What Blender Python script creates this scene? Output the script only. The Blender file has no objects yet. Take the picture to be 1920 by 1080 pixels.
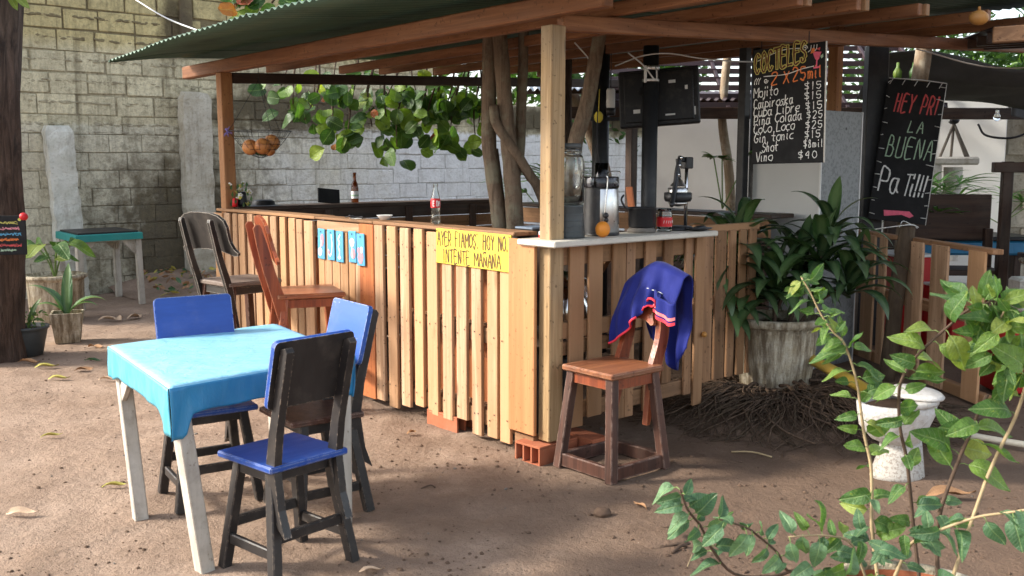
import bpy, bmesh, math, random
from mathutils import Vector, Matrix, noise, Euler
R = math.radians
rnd = random.Random(7)
sc = bpy.context.scene
COL = sc.collection

# ---------------------------------------------------------------- camera, sky, sun, exposure
cam_d = bpy.data.cameras.new('camera')
cam = bpy.data.objects.new('camera', cam_d)
COL.objects.link(cam)
cam.location = (0, 0, 1.6)
cam.rotation_euler = (R(90 - 7.174), 0, 0)
cam_d.sensor_width = 36
cam_d.lens = 35.0
cam_d.clip_start = 0.05
cam_d.clip_end = 600
cam_d.dof.use_dof = True
cam_d.dof.focus_distance = 5.6
cam_d.dof.aperture_fstop = 7.1
sc.camera = cam

SUN_EL, SUN_AZ = 33.0, 90.0          # sun to the left of the picture (towards -X)
world = bpy.data.worlds.new('World')
sc.world = world
world.use_nodes = True
wn = world.node_tree
wn.nodes.clear()
wo = wn.nodes.new('ShaderNodeOutputWorld')
wb = wn.nodes.new('ShaderNodeBackground')
ws = wn.nodes.new('ShaderNodeTexSky')
ws.sky_type = 'NISHITA'
ws.sun_disc = False
ws.sun_elevation = R(SUN_EL)
ws.sun_rotation = R(-90)
ws.air_density = 1.0
ws.dust_density = 2.0
ws.ozone_density = 0.6
wb.inputs['Strength'].default_value = 0.15
whs = wn.nodes.new('ShaderNodeHueSaturation')      # hazy, whitish sky
whs.inputs['Saturation'].default_value = 0.5
wn.links.new(ws.outputs[0], whs.inputs['Color'])
wn.links.new(whs.outputs[0], wb.inputs[0])
wn.links.new(wb.outputs[0], wo.inputs[0])

sun_d = bpy.data.lights.new('sun', 'SUN')
sun_d.energy = 2.2
sun_d.angle = R(8.0)
sun_d.color = (1.0, 0.93, 0.82)
sun = bpy.data.objects.new('sun', sun_d)
COL.objects.link(sun)
to_sun = Vector((-math.cos(R(SUN_EL)) * 0.998, -0.05, math.sin(R(SUN_EL))))
sun.rotation_euler = to_sun.to_track_quat('Z', 'Y').to_euler()

sc.view_settings.view_transform = 'Standard'
sc.view_settings.look = 'None'
sc.view_settings.gamma = 1.0
sc.view_settings.use_curve_mapping = False
sc.view_settings.exposure = 1.62
sc.render.engine = 'CYCLES'

# ---------------------------------------------------------------- frame of the bar: u runs along its right side, v along its front
ANG = math.atan2(.648, .762)
U = Vector((math.cos(ANG), math.sin(ANG), 0))
V = Vector((-math.sin(ANG), math.cos(ANG), 0))
CORNER = Vector((0.2, 5.19, 0))
def W(a, b, z=0.0):
    return CORNER + U * a + V * b + Vector((0, 0, z))

# ---------------------------------------------------------------- mesh builder
class MB:
    def __init__(s):
        s.v = []; s.f = []; s.m = []; s.sm = []
    def add(s, verts, faces, mat=0, smooth=False, M=None):
        o = len(s.v)
        if M is not None:
            verts = [M @ Vector(p) for p in verts]
        s.v += [tuple(p) for p in verts]
        for f in faces:
            s.f.append(tuple(i + o for i in f)); s.m.append(mat); s.sm.append(smooth)
    def box(s, c, d, rot=None, ch=0.004, mat=0, jit=0.0, r=None):
        hx, hy, hz = d[0] / 2, d[1] / 2, d[2] / 2
        ch = min(ch, hx * .45, hy * .45, hz * .45)
        H = (hx, hy, hz)
        vs = []; idx = {}
        for i in (-1, 1):
            for j in (-1, 1):
                for k in (-1, 1):
                    sg = (i, j, k)
                    for ax in range(3):
                        p = [sg[q] * (H[q] - (0 if q == ax else ch)) for q in range(3)]
                        idx[(i, j, k, ax)] = len(vs)
                        if jit:
                            rr = r or rnd
                            p = [p[q] + rr.uniform(-jit, jit) for q in range(3)]
                        vs.append(p)
        fs = []
        for ax in range(3):
            b, c2 = [q for q in range(3) if q != ax]
            for sg in (-1, 1):
                def key(x, y):
                    k = [0, 0, 0]; k[ax] = sg; k[b] = x; k[c2] = y
                    return (k[0], k[1], k[2], ax)
                q = [idx[key(-1, -1)], idx[key(1, -1)], idx[key(1, 1)], idx[key(-1, 1)]]
                flip = (sg < 0) ^ (ax == 1)
                fs.append(q[::-1] if flip else q)
        for a1, a2 in ((0, 1), (0, 2), (1, 2)):
            a3 = 3 - a1 - a2
            for s1 in (-1, 1):
                for s2 in (-1, 1):
                    def key(s3, ax):
                        k = [0, 0, 0]; k[a1] = s1; k[a2] = s2; k[a3] = s3
                        return idx[(k[0], k[1], k[2], ax)]
                    fs.append([key(-1, a1), key(1, a1), key(1, a2), key(-1, a2)])
        for i in (-1, 1):
            for j in (-1, 1):
                for k in (-1, 1):
                    fs.append([idx[(i, j, k, q)] for q in range(3)])
        M = Matrix.Translation(Vector(c))
        if rot is not None:
            M = M @ (rot.to_matrix().to_4x4() if not isinstance(rot, Matrix) else rot.to_4x4())
        s.add(vs, fs, mat, False, M)
        return s
    def beam(s, p0, p1, w, h, up=(0, 0, 1), ch=0.004, mat=0):
        p0 = Vector(p0); p1 = Vector(p1)
        z = (p1 - p0); L = z.length; z.normalize()
        upv = Vector(up)
        if abs(z.dot(upv)) > .98: upv = Vector((0, 1, 0))
        x = upv.cross(z).normalized(); y = z.cross(x)
        M = Matrix((x, y, z)).transposed()
        s.box((p0 + p1) / 2, (w, h, L), M, ch, mat)
        return s
    def tube(s, pts, rad, n=8, mat=0, cap=True, smooth=True, wob=0.0, seed=0):
        pts = [Vector(p) for p in pts]
        if not hasattr(rad, '__len__'): rad = [rad] * len(pts)
        rr = random.Random(seed)
        o = len(s.v); ref = None; vs = []
        for i, p in enumerate(pts):
            t = (pts[min(i + 1, len(pts) - 1)] - pts[max(i - 1, 0)])
            if t.length < 1e-9: t = Vector((0, 0, 1))
            t.normalize()
            if ref is None:
                ref = Vector((1, 0, 0)) if abs(t.x) < .9 else Vector((0, 1, 0))
            x = (ref - t * ref.dot(t)).normalized(); y = t.cross(x); ref = x
            for k in range(n):
                a = 2 * math.pi * k / n
                rd = rad[i] * (1 + (rr.uniform(-wob, wob) if wob else 0))
                vs.append(p + (x * math.cos(a) + y * math.sin(a)) * rd)
        fs = []
        for i in range(len(pts) - 1):
            for k in range(n):
                k2 = (k + 1) % n
                fs.append((i * n + k, i * n + k2, (i + 1) * n + k2, (i + 1) * n + k))
        if cap:
            fs.append(tuple(range(n))[::-1]); fs.append(tuple((len(pts) - 1) * n + k for k in range(n)))
        s.add(vs, fs, mat, smooth)
        return s
    def lathe(s, prof, n=24, c=(0, 0, 0), mat=0, smooth=True, sx=1, sy=1, M=None):
        vs = []; fs = []
        for r, z in prof:
            for k in range(n):
                a = 2 * math.pi * k / n
                vs.append((c[0] + r * math.cos(a) * sx, c[1] + r * math.sin(a) * sy, c[2] + z))
        for i in range(len(prof) - 1):
            for k in range(n):
                k2 = (k + 1) % n
                fs.append((i * n + k, i * n + k2, (i + 1) * n + k2, (i + 1) * n + k))
        s.add(vs, fs, mat, smooth, M)
        return s
    def prism(s, poly, th, M=None, mat=0, mat_back=None, mat_side=None):
        # poly in x,z ; thickness along y, front at -th/2
        n = len(poly)
        vs = [(x, -th / 2, z) for x, z in poly] + [(x, th / 2, z) for x, z in poly]
        s.add(vs, [tuple(range(n))], mat, False, M)
        s.v = s.v[:-len(vs)]; o = len(s.v)
        s.v += [tuple(M @ Vector(p)) if M is not None else p for p in vs]
        s.f.append(tuple(o + n + k for k in range(n))[::-1]); s.m.append(mat if mat_back is None else mat_back); s.sm.append(False)
        for k in range(n):
            k2 = (k + 1) % n
            s.f.append((o + k2, o + k, o + n + k, o + n + k2)); s.m.append(mat if mat_side is None else mat_side); s.sm.append(False)
        return s
    def grid(s, fn, nu, nv, mat=0, smooth=True, M=None):
        vs = [fn(i / nu, j / nv) for j in range(nv + 1) for i in range(nu + 1)]
        fs = [(j * (nu + 1) + i, j * (nu + 1) + i + 1, (j + 1) * (nu + 1) + i + 1, (j + 1) * (nu + 1) + i) for j in range(nv) for i in range(nu)]
        s.add(vs, fs, mat, smooth, M)
        return s
    def blob(s, c, r, sub=1, mat=0, jit=.12, sc3=(1, 1, 1), rr=None):
        rr = rr or rnd
        t = (1 + 5 ** .5) / 2
        vv = [Vector(p).normalized() for p in ((-1, t, 0), (1, t, 0), (-1, -t, 0), (1, -t, 0), (0, -1, t), (0, 1, t), (0, -1, -t), (0, 1, -t), (t, 0, -1), (t, 0, 1), (-t, 0, -1), (-t, 0, 1))]
        ff = [(0, 11, 5), (0, 5, 1), (0, 1, 7), (0, 7, 10), (0, 10, 11), (1, 5, 9), (5, 11, 4), (11, 10, 2), (10, 7, 6), (7, 1, 8), (3, 9, 4), (3, 4, 2), (3, 2, 6), (3, 6, 8), (3, 8, 9), (4, 9, 5), (2, 4, 11), (6, 2, 10), (8, 6, 7), (9, 8, 1)]
        for _ in range(sub):
            cache = {}; nf = []
            def mid(a, b):
                k = (min(a, b), max(a, b))
                if k not in cache:
                    vv.append(((vv[a] + vv[b]) / 2).normalized()); cache[k] = len(vv) - 1
                return cache[k]
            for a, b, c2 in ff:
                ab, bc, ca = mid(a, b), mid(b, c2), mid(c2, a)
                nf += [(a, ab, ca), (b, bc, ab), (c2, ca, bc), (ab, bc, ca)]
            ff = nf
        c = Vector(c)
        vs = [c + Vector((p.x * sc3[0], p.y * sc3[1], p.z * sc3[2])) * r * (1 + rr.uniform(-jit, jit)) for p in vv]
        s.add(vs, ff, mat, sub > 0)
        return s
    def mesh(s, name):
        me = bpy.data.meshes.new(name)
        me.from_pydata(s.v, [], s.f)
        me.polygons.foreach_set('material_index', s.m)
        me.polygons.foreach_set('use_smooth', s.sm)
        me.update()
        bm = bmesh.new(); bm.from_mesh(me)
        bmesh.ops.recalc_face_normals(bm, faces=bm.faces)
        bm.to_mesh(me); bm.free()
        return me

def link(name, me, mats=None, parent=None, M=None):
    o = bpy.data.objects.new(name, me)
    COL.objects.link(o)
    if mats is not None:
        if not isinstance(mats, (list, tuple)): mats = [mats]
        for m in mats: me.materials.append(m)
    if parent is not None: o.parent = parent
    if M is not None: o.matrix_basis = M
    return o
def part(name, mb, mats, parent, label=None, kind=None):
    o = link(name, mb.mesh(name), mats, parent)
    if label: o['label'] = label
    if kind: o['kind'] = kind
    return o
def tag(o, label, cat, group=None):
    o['label'] = label; o['category'] = cat
    if group: o['group'] = group
    return o
def thing(name, label, cat, loc=(0, 0, 0), rotz=0.0, group=None):
    o = bpy.data.objects.new(name, None)
    COL.objects.link(o)
    o.location = loc; o.rotation_euler = (0, 0, rotz); o.empty_display_size = .1
    return tag(o, label, cat, group)
def solid(name, mb, mats, label, cat, loc=(0, 0, 0), rotz=0.0, group=None):
    o = link(name, mb.mesh(name), mats)
    o.location = loc; o.rotation_euler = (0, 0, rotz)
    return tag(o, label, cat, group)
def setting(name, mb, mats, kind='structure'):
    o = link(name, mb.mesh(name), mats); o['kind'] = kind
    return o
def copy_tree(o, parent=None):
    c = o.copy(); COL.objects.link(c)
    if parent is not None: c.parent = parent
    for ch in list(o.children): copy_tree(ch, c)
    return c
def smooth_path(pts, k=4):
    pts = [Vector(p) for p in pts]
    if len(pts) < 3: return pts
    out = []
    P = [pts[0] * 2 - pts[1]] + pts + [pts[-1] * 2 - pts[-2]]
    for i in range(1, len(P) - 2):
        p0, p1, p2, p3 = P[i - 1:i + 3]
        for j in range(k):
            t = j / k
            out.append(.5 * ((2 * p1) + (p2 - p0) * t + (2 * p0 - 5 * p1 + 4 * p2 - p3) * t * t + (3 * p1 - p0 - 3 * p2 + p3) * t ** 3))
    out.append(pts[-1])
    return out
# ---------------------------------------------------------------- materials
class Mat:
    def __init__(s, name):
        s.m = bpy.data.materials.new(name); s.m.use_nodes = True
        s.nt = s.m.node_tree; s.nt.nodes.clear()
        s.out = s.nt.nodes.new('ShaderNodeOutputMaterial')
    def n(s, t, ins=None, out=0, **pr):
        nd = s.nt.nodes.new('ShaderNode' + t)
        for k, v in pr.items(): setattr(nd, k, v)
        for k, v in (ins or {}).items():
            sock = nd.inputs[k]
            if isinstance(v, bpy.types.NodeSocket): s.nt.links.new(v, sock)
            elif sock.type == 'RGBA' and len(v) == 3: sock.default_value = (*v, 1)
            else: sock.default_value = v
        return nd.outputs[out]
    def obj(s): return s.n('TexCoord', out='Object')
    def rand(s): return s.n('ObjectInfo', out='Random')
    def pos(s): return s.n('NewGeometry', out='Position')
    def map(s, v, scale=(1, 1, 1), loc=(0, 0, 0)): return s.n('Mapping', {'Vector': v, 'Scale': scale, 'Location': loc})
    def noise(s, v, scale, detail=4, rough=.55, dist=0.0): return s.n('TexNoise', {'Vector': v, 'Scale': scale, 'Detail': detail, 'Roughness': rough, 'Distortion': dist})
    def ramp(s, f, stops, out=0):
        nd = s.nt.nodes.new('ShaderNodeValToRGB')
        el = nd.color_ramp.elements
        while len(el) < len(stops): el.new(.5)
        for e, (p, c) in zip(el, stops):
            e.position = p
            e.color = (c, c, c, 1) if not hasattr(c, '__len__') else (*c, 1)
        s.nt.links.new(f, nd.inputs[0])
        return nd.outputs[out]
    def mix(s, f, a, b, mode='MIX'): return s.n('MixRGB', {'Fac': f, 'Color1': a, 'Color2': b}, blend_type=mode)
    def math(s, op, a, b=0.0, c=None, clamp=False):
        nd = s.nt.nodes.new('ShaderNodeMath'); nd.operation = op; nd.use_clamp = clamp
        for i, x in enumerate([a, b] + ([c] if c is not None else [])):
            if isinstance(x, bpy.types.NodeSocket): s.nt.links.new(x, nd.inputs[i])
            else: nd.inputs[i].default_value = x
        return nd.outputs[0]
    def add(s, a, b): return s.n('VectorMath', {0: a, 1: b}, operation='ADD')
    def shift(s, v):
        r = s.rand()
        return s.add(v, s.n('CombineXYZ', {0: s.math('MULTIPLY', r, 37.0), 1: s.math('MULTIPLY', r, 91.0), 2: s.math('MULTIPLY', r, 53.0)}))
    def bump(s, h, strength=.5, dist=.01, normal=None):
        i = {'Height': h, 'Strength': strength, 'Distance': dist}
        if normal is not None: i['Normal'] = normal
        return s.n('Bump', i)
    def bsdf(s, col, rough=.6, normal=None, **kw):
        i = {'Base Color': col, 'Roughness': rough}
        if normal is not None: i['Normal'] = normal
        i.update(kw)
        return s.n('BsdfPrincipled', i)
    def done(s, sh):
        s.nt.links.new(sh, s.out.inputs[0]); return s.m

def sc_axis(ax, along, across):
    v = [across] * 3; v['xyz'.index(ax)] = along
    return tuple(v)
def wood(name, base, dark, ax='z', rough=.65, knots=.6, var=.35, alt=None, grey=0.15, gscale=1.0, spec=.3, wear=None):
    M = Mat(name)
    v = M.shift(M.obj())
    v1 = M.map(v, sc_axis(ax, .9 * gscale, 16 * gscale))
    g = M.noise(v1, 1.0, 5, .6, 1.2)
    v2 = M.map(v, sc_axis(ax, 4, 130))
    fib = M.noise(v2, 1.0, 3, .6)
    c = M.mix(M.ramp(g, [(.35, 0.0), (.62, 1.0)]), base, dark)
    c = M.mix(M.math('MULTIPLY', M.ramp(fib, [(.35, 0.0), (.68, 1.0)]), .5), c, dark)
    kn = M.n('TexVoronoi', {'Vector': M.map(v, sc_axis(ax, 2.2, 8)), 'Scale': 1.0}, out='Distance')
    kf = M.ramp(kn, [(.05, 1.0), (.16, 0.0)])
    c = M.mix(M.math('MULTIPLY', kf, knots), c, tuple(x * .3 for x in dark))
    big = M.noise(v, 2.5, 3)
    c = M.mix(M.math('MULTIPLY', M.ramp(big, [(.45, 0.0), (.75, 1.0)]), grey), c, (.22, .2, .17))
    spots = M.noise(v, 38, 2)
    c = M.mix(M.math('MULTIPLY', M.ramp(spots, [(.64, 0.0), (.71, 1.0)]), .65), c, tuple(x * .35 for x in dark))
    if alt: c = M.mix(M.math('MULTIPLY', M.ramp(M.rand(), [(.35, 0.0), (.9, 1.0)]), .85), c, alt)
    r2 = M.math('FRACT', M.math('MULTIPLY', M.rand(), 17.3))
    c = M.mix(1.0, c, M.n('CombineColor', {0: M.math('MULTIPLY_ADD', r2, var, 1 - var / 2), 1: M.math('MULTIPLY_ADD', r2, var, 1 - var / 2), 2: M.math('MULTIPLY_ADD', r2, var * 1.15, 1 - var / 2)}), 'MULTIPLY')
    if wear:
        ed = edge_mask(M, .012)
        wf = M.math('MULTIPLY', ed, M.ramp(M.noise(v, 22, 4), [(.4, 0.0), (.55, 1.0)]))
        c = M.mix(wf, c, wear)
    nb = M.bump(M.math('ADD', M.math('MULTIPLY', fib, .6), g), .35, .004)
    return M.done(M.bsdf(c, M.math('MULTIPLY_ADD', fib, .2, rough - .1), nb, **{'Specular IOR Level': spec}))
def edge_mask(M, rad=.008):
    bn = M.n('Bevel', {'Radius': rad}, samples=4)
    d = M.n('VectorMath', {0: bn, 1: M.n('NewGeometry', out='Normal')}, out='Value', operation='DOT_PRODUCT')
    return M.ramp(d, [(.80, 1.0), (.97, 0.0)])
def paint(name, col, under, wear=.5, rough=.5, spots=.3, ax='z', dark=None, spec=.4, grime=.10):
    M = Mat(name)
    v = M.shift(M.obj())
    n1 = M.noise(M.map(v, sc_axis(ax, 3, 14)), 1, 5, .65)
    n2 = M.noise(v, 45, 4, .7)
    c = M.mix(M.ramp(n1, [(.3, 0.0), (.8, 1.0)]), col, dark or tuple(x * .6 for x in col))
    ed = edge_mask(M, .009)
    w = M.math('MULTIPLY', ed, M.ramp(n2, [(.62 - wear * .35, 0.0), (.70 - wear * .3, 1.0)]))
    sp = M.ramp(M.math('MULTIPLY_ADD', n1, .5, M.math('MULTIPLY', n2, .5)), [(.66 - spots * .12, 0.0), (.70 - spots * .10, 1.0)])
    f = M.math('MAXIMUM', w, M.math('MULTIPLY', sp, .8 * min(1, spots * 2)))
    c = M.mix(f, c, under)
    dust = M.ramp(M.noise(v, 6, 5, .7), [(.5, 0.0), (.8, 1.0)])
    c = M.mix(M.math('MULTIPLY', dust, grime), c, (.42, .34, .27) if grime < .2 else (.13, .10, .075))
    nb = M.bump(M.math('MULTIPLY_ADD', f, -.6, M.math('MULTIPLY', n1, .5)), .4, .003)
    return M.done(M.bsdf(c, M.math('MULTIPLY_ADD', n1, .3, rough - .15), nb, **{'Specular IOR Level': spec}))
def plain(name, col, rough=.5, metal=0.0, var=.25, scale=14, bump=.1, spec=.4, dirt=0.2, dirtcol=(.18, .15, .12), **kw):
    M = Mat(name)
    v = M.shift(M.obj())
    n1 = M.noise(v, scale, 5, .6)
    c = M.mix(M.math('MULTIPLY', M.ramp(n1, [(.3, 0.0), (.75, 1.0)]), var), col, tuple(x * .5 for x in col))
    d = M.ramp(M.noise(v, scale * .45, 4, .7), [(.5, 0.0), (.75, 1.0)])
    c = M.mix(M.math('MULTIPLY', d, dirt), c, dirtcol)
    nb = M.bump(M.noise(v, scale * 5, 3), bump, .004)
    i = {'Metallic': metal, 'Specular IOR Level': spec}; i.update(kw)
    return M.done(M.bsdf(c, M.math('MULTIPLY_ADD', n1, .25, max(.02, rough - .12)), nb, **i))
def flat(name, col, rough=.7):
    M = Mat(name)
    c = M.mix(M.ramp(M.noise(M.obj(), 60, 3), [(.35, 0.0), (.7, .35)]), col, tuple(x * .4 for x in col))
    return M.done(M.bsdf(c, rough))
def glass(name, col=(.92, .97, .95), rough=.04, ior=1.45):
    M = Mat(name)
    return M.done(M.bsdf(col, rough, **{'Transmission Weight': 1.0, 'IOR': ior}))
def bark(name, c1, c2, moss=None, scale=1.0, depth=.02):
    M = Mat(name)
    v = M.obj()
    vv = M.map(v, (14 * scale, 14 * scale, 2.4 * scale))
    n1 = M.noise(vv, 1, 6, .65, .8)
    n2 = M.noise(v, 55 * scale, 4, .7)
    c = M.mix(M.ramp(n1, [(.35, 0.0), (.65, 1.0)]), c1, c2)
    c = M.mix(M.math('MULTIPLY', M.ramp(n2, [(.4, 0.0), (.7, 1.0)]), .4), c, tuple(x * .5 for x in c1))
    if moss: c = M.mix(M.math('MULTIPLY', M.ramp(M.noise(v, 5, 4, .7), [(.48, 0.0), (.62, 1.0)]), .75), c, moss)
    h = M.math('ADD', n1, M.math('MULTIPLY', n2, .25))
    return M.done(M.bsdf(c, .85, M.bump(h, .9, depth), **{'Specular IOR Level': .2}))
def leafmat(name, stops, trans=.35, rough=.42, blotch=None, vein=.35, back=1.25):
    M = Mat(name)
    v = M.obj()
    r = M.rand()
    c = M.ramp(r, stops)
    sep = M.nt.nodes.new('ShaderNodeSeparateXYZ'); M.nt.links.new(v, sep.inputs[0])
    ax = M.math('ABSOLUTE', sep.outputs[0])
    mid = M.ramp(ax, [(.012, 1.0), (.03, 0.0)])
    wv = M.math('SINE', M.math('MULTIPLY', M.math('SUBTRACT', sep.outputs[1], M.math('MULTIPLY', ax, .7)), 60.0))
    side = M.ramp(wv, [(.86, 0.0), (.99, 1.0)])
    f = M.math('MAXIMUM', mid, M.math('MULTIPLY', side, .5))
    c = M.mix(M.math('MULTIPLY', f, vein), c, (.42, .55, .25))
    vs = M.shift(v)
    mo = M.noise(vs, 4, 4, .65)
    c = M.mix(M.math('MULTIPLY', M.ramp(mo, [(.35, 0.0), (.75, 1.0)]), .45), c, tuple(x * .5 for x in stops[0][1]))
    if blotch:
        c = M.mix(M.math('MULTIPLY', M.ramp(M.noise(vs, 6, 5, .7), [(.58, 0.0), (.68, 1.0)]), .7), c, blotch)
    nb = M.bump(M.math('ADD', M.math('MULTIPLY', f, -.6), mo), .5, .02)
    p = M.bsdf(c, rough, nb, **{'Specular IOR Level': .45})
    t = M.n('BsdfTranslucent', {'Color': M.mix(1.0, c, (1.3, 1.5, .6), 'MULTIPLY'), 'Normal': nb})
    return M.done(M.n('MixShader', {0: trans, 1: p, 2: t}))

m = {}
# pale pallet pine in the three grain directions of the bar
for ax in 'xyz':
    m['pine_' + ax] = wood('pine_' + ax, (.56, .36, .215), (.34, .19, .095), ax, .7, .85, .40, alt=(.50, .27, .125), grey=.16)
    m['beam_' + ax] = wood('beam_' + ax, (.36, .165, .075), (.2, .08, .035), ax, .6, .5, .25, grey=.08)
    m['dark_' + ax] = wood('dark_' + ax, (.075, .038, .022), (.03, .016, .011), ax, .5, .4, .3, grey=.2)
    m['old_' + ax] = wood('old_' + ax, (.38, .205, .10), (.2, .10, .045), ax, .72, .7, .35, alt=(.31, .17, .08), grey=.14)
m['post'] = wood('post_wood', (.46, .31, .16), (.25, .155, .07), 'z', .7, .9, .1, grey=.35)
m['post_red'] = wood('post_red', (.44, .22, .09), (.3, .135, .055), 'z', .66, .5, .2, grey=.1)
m['plank_orange'] = wood('plank_orange', (.52, .25, .105), (.40, .17, .065), 'z', .6, .35, .15, grey=.05, gscale=.6)
m['plank_red'] = wood('plank_red', (.48, .17, .055), (.33, .1, .035), 'z', .55, .4, .2, grey=.05)
m['varnish_z'] = wood('varnish_z', (.36, .085, .028), (.17, .038, .016), 'z', .32, .3, .2, grey=.04, spec=.5, wear=(.42, .2, .1))
m['varnish_x'] = wood('varnish_x', (.42, .13, .05), (.2, .055, .024), 'x', .34, .35, .2, grey=.05, spec=.5, wear=(.45, .24, .12))
m['seat_old'] = wood('seat_old', (.34, .125, .05), (.15, .05, .022), 'x', .36, .45, .1, grey=.12, spec=.5, wear=(.5, .32, .2))
m['stool_old'] = wood('stool_old', (.105, .044, .028), (.045, .02, .014), 'z', .45, .4, .2, grey=.12, wear=(.42, .3, .24))
m['black_wood'] = paint('black_wood', (.016, .014, .014), (.30, .23, .17), .35, .42, .05, 'z', (.03, .026, .024))
m['black_old'] = paint('black_old', (.013, .012, .012), (.5, .46, .4), .85, .45, .10, 'z', (.028, .024, .02))
m['blue_paint'] = paint('blue_paint', (.012, .065, .31), (.35, .38, .48), .6, .38, .30, 'x', (.007, .04, .2))
m['blue_worn'] = paint('blue_worn', (.02, .085, .34), (.40, .44, .55), .6, .4, .55, 'x', (.02, .07, .3))
m['seat_grey'] = wood('seat_grey', (.2, .155, .125), (.1, .07, .055), 'x', .55, .4, .2, grey=.4, wear=(.4, .35, .3))
m['white_paint'] = paint('white_paint', (.56, .52, .455), (.15, .115, .085), .8, .65, .62, 'z', (.30, .26, .205), grime=.6)
m['white_board'] = paint('white_board', (.62, .58, .5), (.3, .24, .18), .5, .55, .25, 'x', (.48, .44, .37))
m['black_board'] = plain('chalkboard', (.012, .012, .013), .75, 0, .5, 9, .05, .25, .18, (.07, .07, .07))
m['black_metal'] = plain('black_metal', (.02, .021, .024), .45, .3, .3, 20, .1, .5, .25, (.09, .08, .07))
m['galv'] = None
m['steel'] = plain('brushed_steel', (.62, .62, .62), .3, 1.0, .12, 30, .03)
m['chrome'] = plain('chrome', (.75, .75, .75), .15, 1.0, .1, 30, .02)
m['black_plastic'] = plain('black_plastic', (.018, .018, .02), .4, 0, .2, 30, .04)
m['grey_plastic'] = plain('grey_plastic', (.06, .068, .07), .5, 0, .3, 18, .06)
m['glass'] = glass('clear_glass', (.93, .97, .96), .02)
m['smoke'] = glass('smoked_plastic', (.32, .32, .36), .08)
m['brown_glass'] = glass('brown_glass', (.30, .07, .015), .04)
m['white_fridge'] = plain('white_enamel', (.52, .52, .5), .4, 0, .1, 3, .03, .4, .25, (.3, .27, .22))
m['white_plastic'] = plain('white_plastic', (.7, .7, .68), .4, 0, .1, 9, .03)
m['terracotta'] = plain('terracotta', (.40, .13, .065), .85, 0, .4, 16, .3, .2, .35, (.3, .2, .14))
m['red_plastic'] = plain('red_plastic', (.42, .012, .012), .4, 0, .15, 8, .03)
m['yellow_pipe'] = plain('yellow_pipe', (.5, .33, .05), .5, 0, .2, 8, .05, .4, .3)
m['cream_pipe'] = plain('cream_pipe', (.55, .5, .4), .6, 0, .2, 8, .05, .4, .35)
m['orange_fruit'] = plain('orange_fruit', (.72, .25, .025), .5, 0, .2, 25, .25, .4, .05)
m['gourd'] = plain('gourd_skin', (.48, .22, .05), .55, 0, .3, 12, .2)
m['clod'] = plain('dirt_clod', (.13, .085, .06), .95, 0, .5, 40, .5, .1, .3, (.2, .15, .1))
m['soil'] = plain('potting_soil', (.05, .032, .022), .95, 0, .6, 20, .9, .1, .3, (.1, .07, .05))
m['wire'] = plain('dark_wire', (.03, .03, .035), .5, .6, .2, 10, 0)
m['white_wire'] = plain('white_cable', (.6, .6, .58), .6, 0, .1, 10, 0)
m['chalk_white'] = flat('chalk_white', (.75, .75, .72))
m['chalk_orange'] = flat('chalk_orange', (.75, .2, .04))
m['chalk_yellow'] = flat('chalk_yellow', (.55, .5, .12))
m['chalk_red'] = flat('chalk_red', (.6, .08, .08))
m['chalk_pink'] = flat('chalk_pink', (.75, .12, .2))
m['chalk_green'] = flat('chalk_green', (.35, .5, .35))
m['chalk_dark'] = flat('chalk_maroon', (.10, .012, .004))
m['ink_brown'] = flat('brown_marker', (.10, .04, .006), .6)
m['sign_yellow'] = plain('yellow_sign', (.64, .50, .055), .6, 0, .12, 8, .03, .3, .12, (.45, .35, .08))
m['tag_blue'] = plain('tag_blue', (.1, .36, .58), .6, 0, .2, 20, .03, .3, .1, (.4, .5, .6))
m['tag_pink'] = flat('tag_pink', (.75, .28, .33))
m['tag_white'] = flat('tag_white', (.85, .82, .8))
m['label_red'] = plain('label_red', (.55, .015, .02), .45, 0, .1, 10, 0, .4, 0)
m['teal'] = plain('teal_cloth', (.02, .26, .24), .55, 0, .3, 7, .1, .4, .25, (.1, .2, .2))
m['twig'] = plain('pale_twig', (.40, .30, .17), .75, 0, .5, 30, .3, .2, .1)
m['twig_dark'] = plain('dark_twig', (.10, .065, .045), .8, 0, .5, 30, .3, .2, .1)
m['green_stem'] = plain('green_stem', (.16, .24, .07), .6, 0, .3, 20, .1, .3, .1)
m['dry_leaf'] = plain('dry_leaf', (.40, .22, .11), .7, 0, .6, 30, .4, .3, .3, (.25, .13, .06))
m['dry_pale'] = plain('dry_pale_leaf', (.60, .42, .28), .6, 0, .4, 30, .4, .3, .2, (.4, .22, .1))
m['dry_yellow'] = plain('yellowed_leaf', (.48, .42, .10), .6, 0, .4, 30, .3, .3, .2, (.2, .28, .06))
m['stone'] = plain('field_stone', (.18, .16, .14), .9, 0, .6, 30, .8, .2, .3)
m['bark_big'] = bark('bark_big', (.15, .105, .082), (.03, .021, .017), None, 1.3, .05)
m['bark_grey'] = bark('bark_grey', (.23, .165, .115), (.10, .068, .046), (.22, .2, .14), 1.5, .012)
m['bark_pale'] = bark('bark_pale', (.34, .26, .18), (.2, .14, .09), (.4, .36, .28), 1.5, .01)
m['root'] = bark('root_brown', (.16, .105, .07), (.05, .033, .024), None, 3, .01)
m['log'] = bark('log_brown', (.12, .085, .055), (.055, .038, .026), None, 1.4, .015)
m['leaf_fg'] = leafmat('leaf_shrub', [(0, (.055, .135, .03)), (.45, (.10, .21, .04)), (.8, (.17, .28, .045)), (1, (.30, .34, .07))], .36, .45, (.30, .36, .06), .4)
m['leaf_low'] = leafmat('leaf_bluish', [(0, (.045, .115, .05)), (.5, (.085, .185, .085)), (1, (.17, .29, .14))], .3, .4, None, .35)
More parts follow.
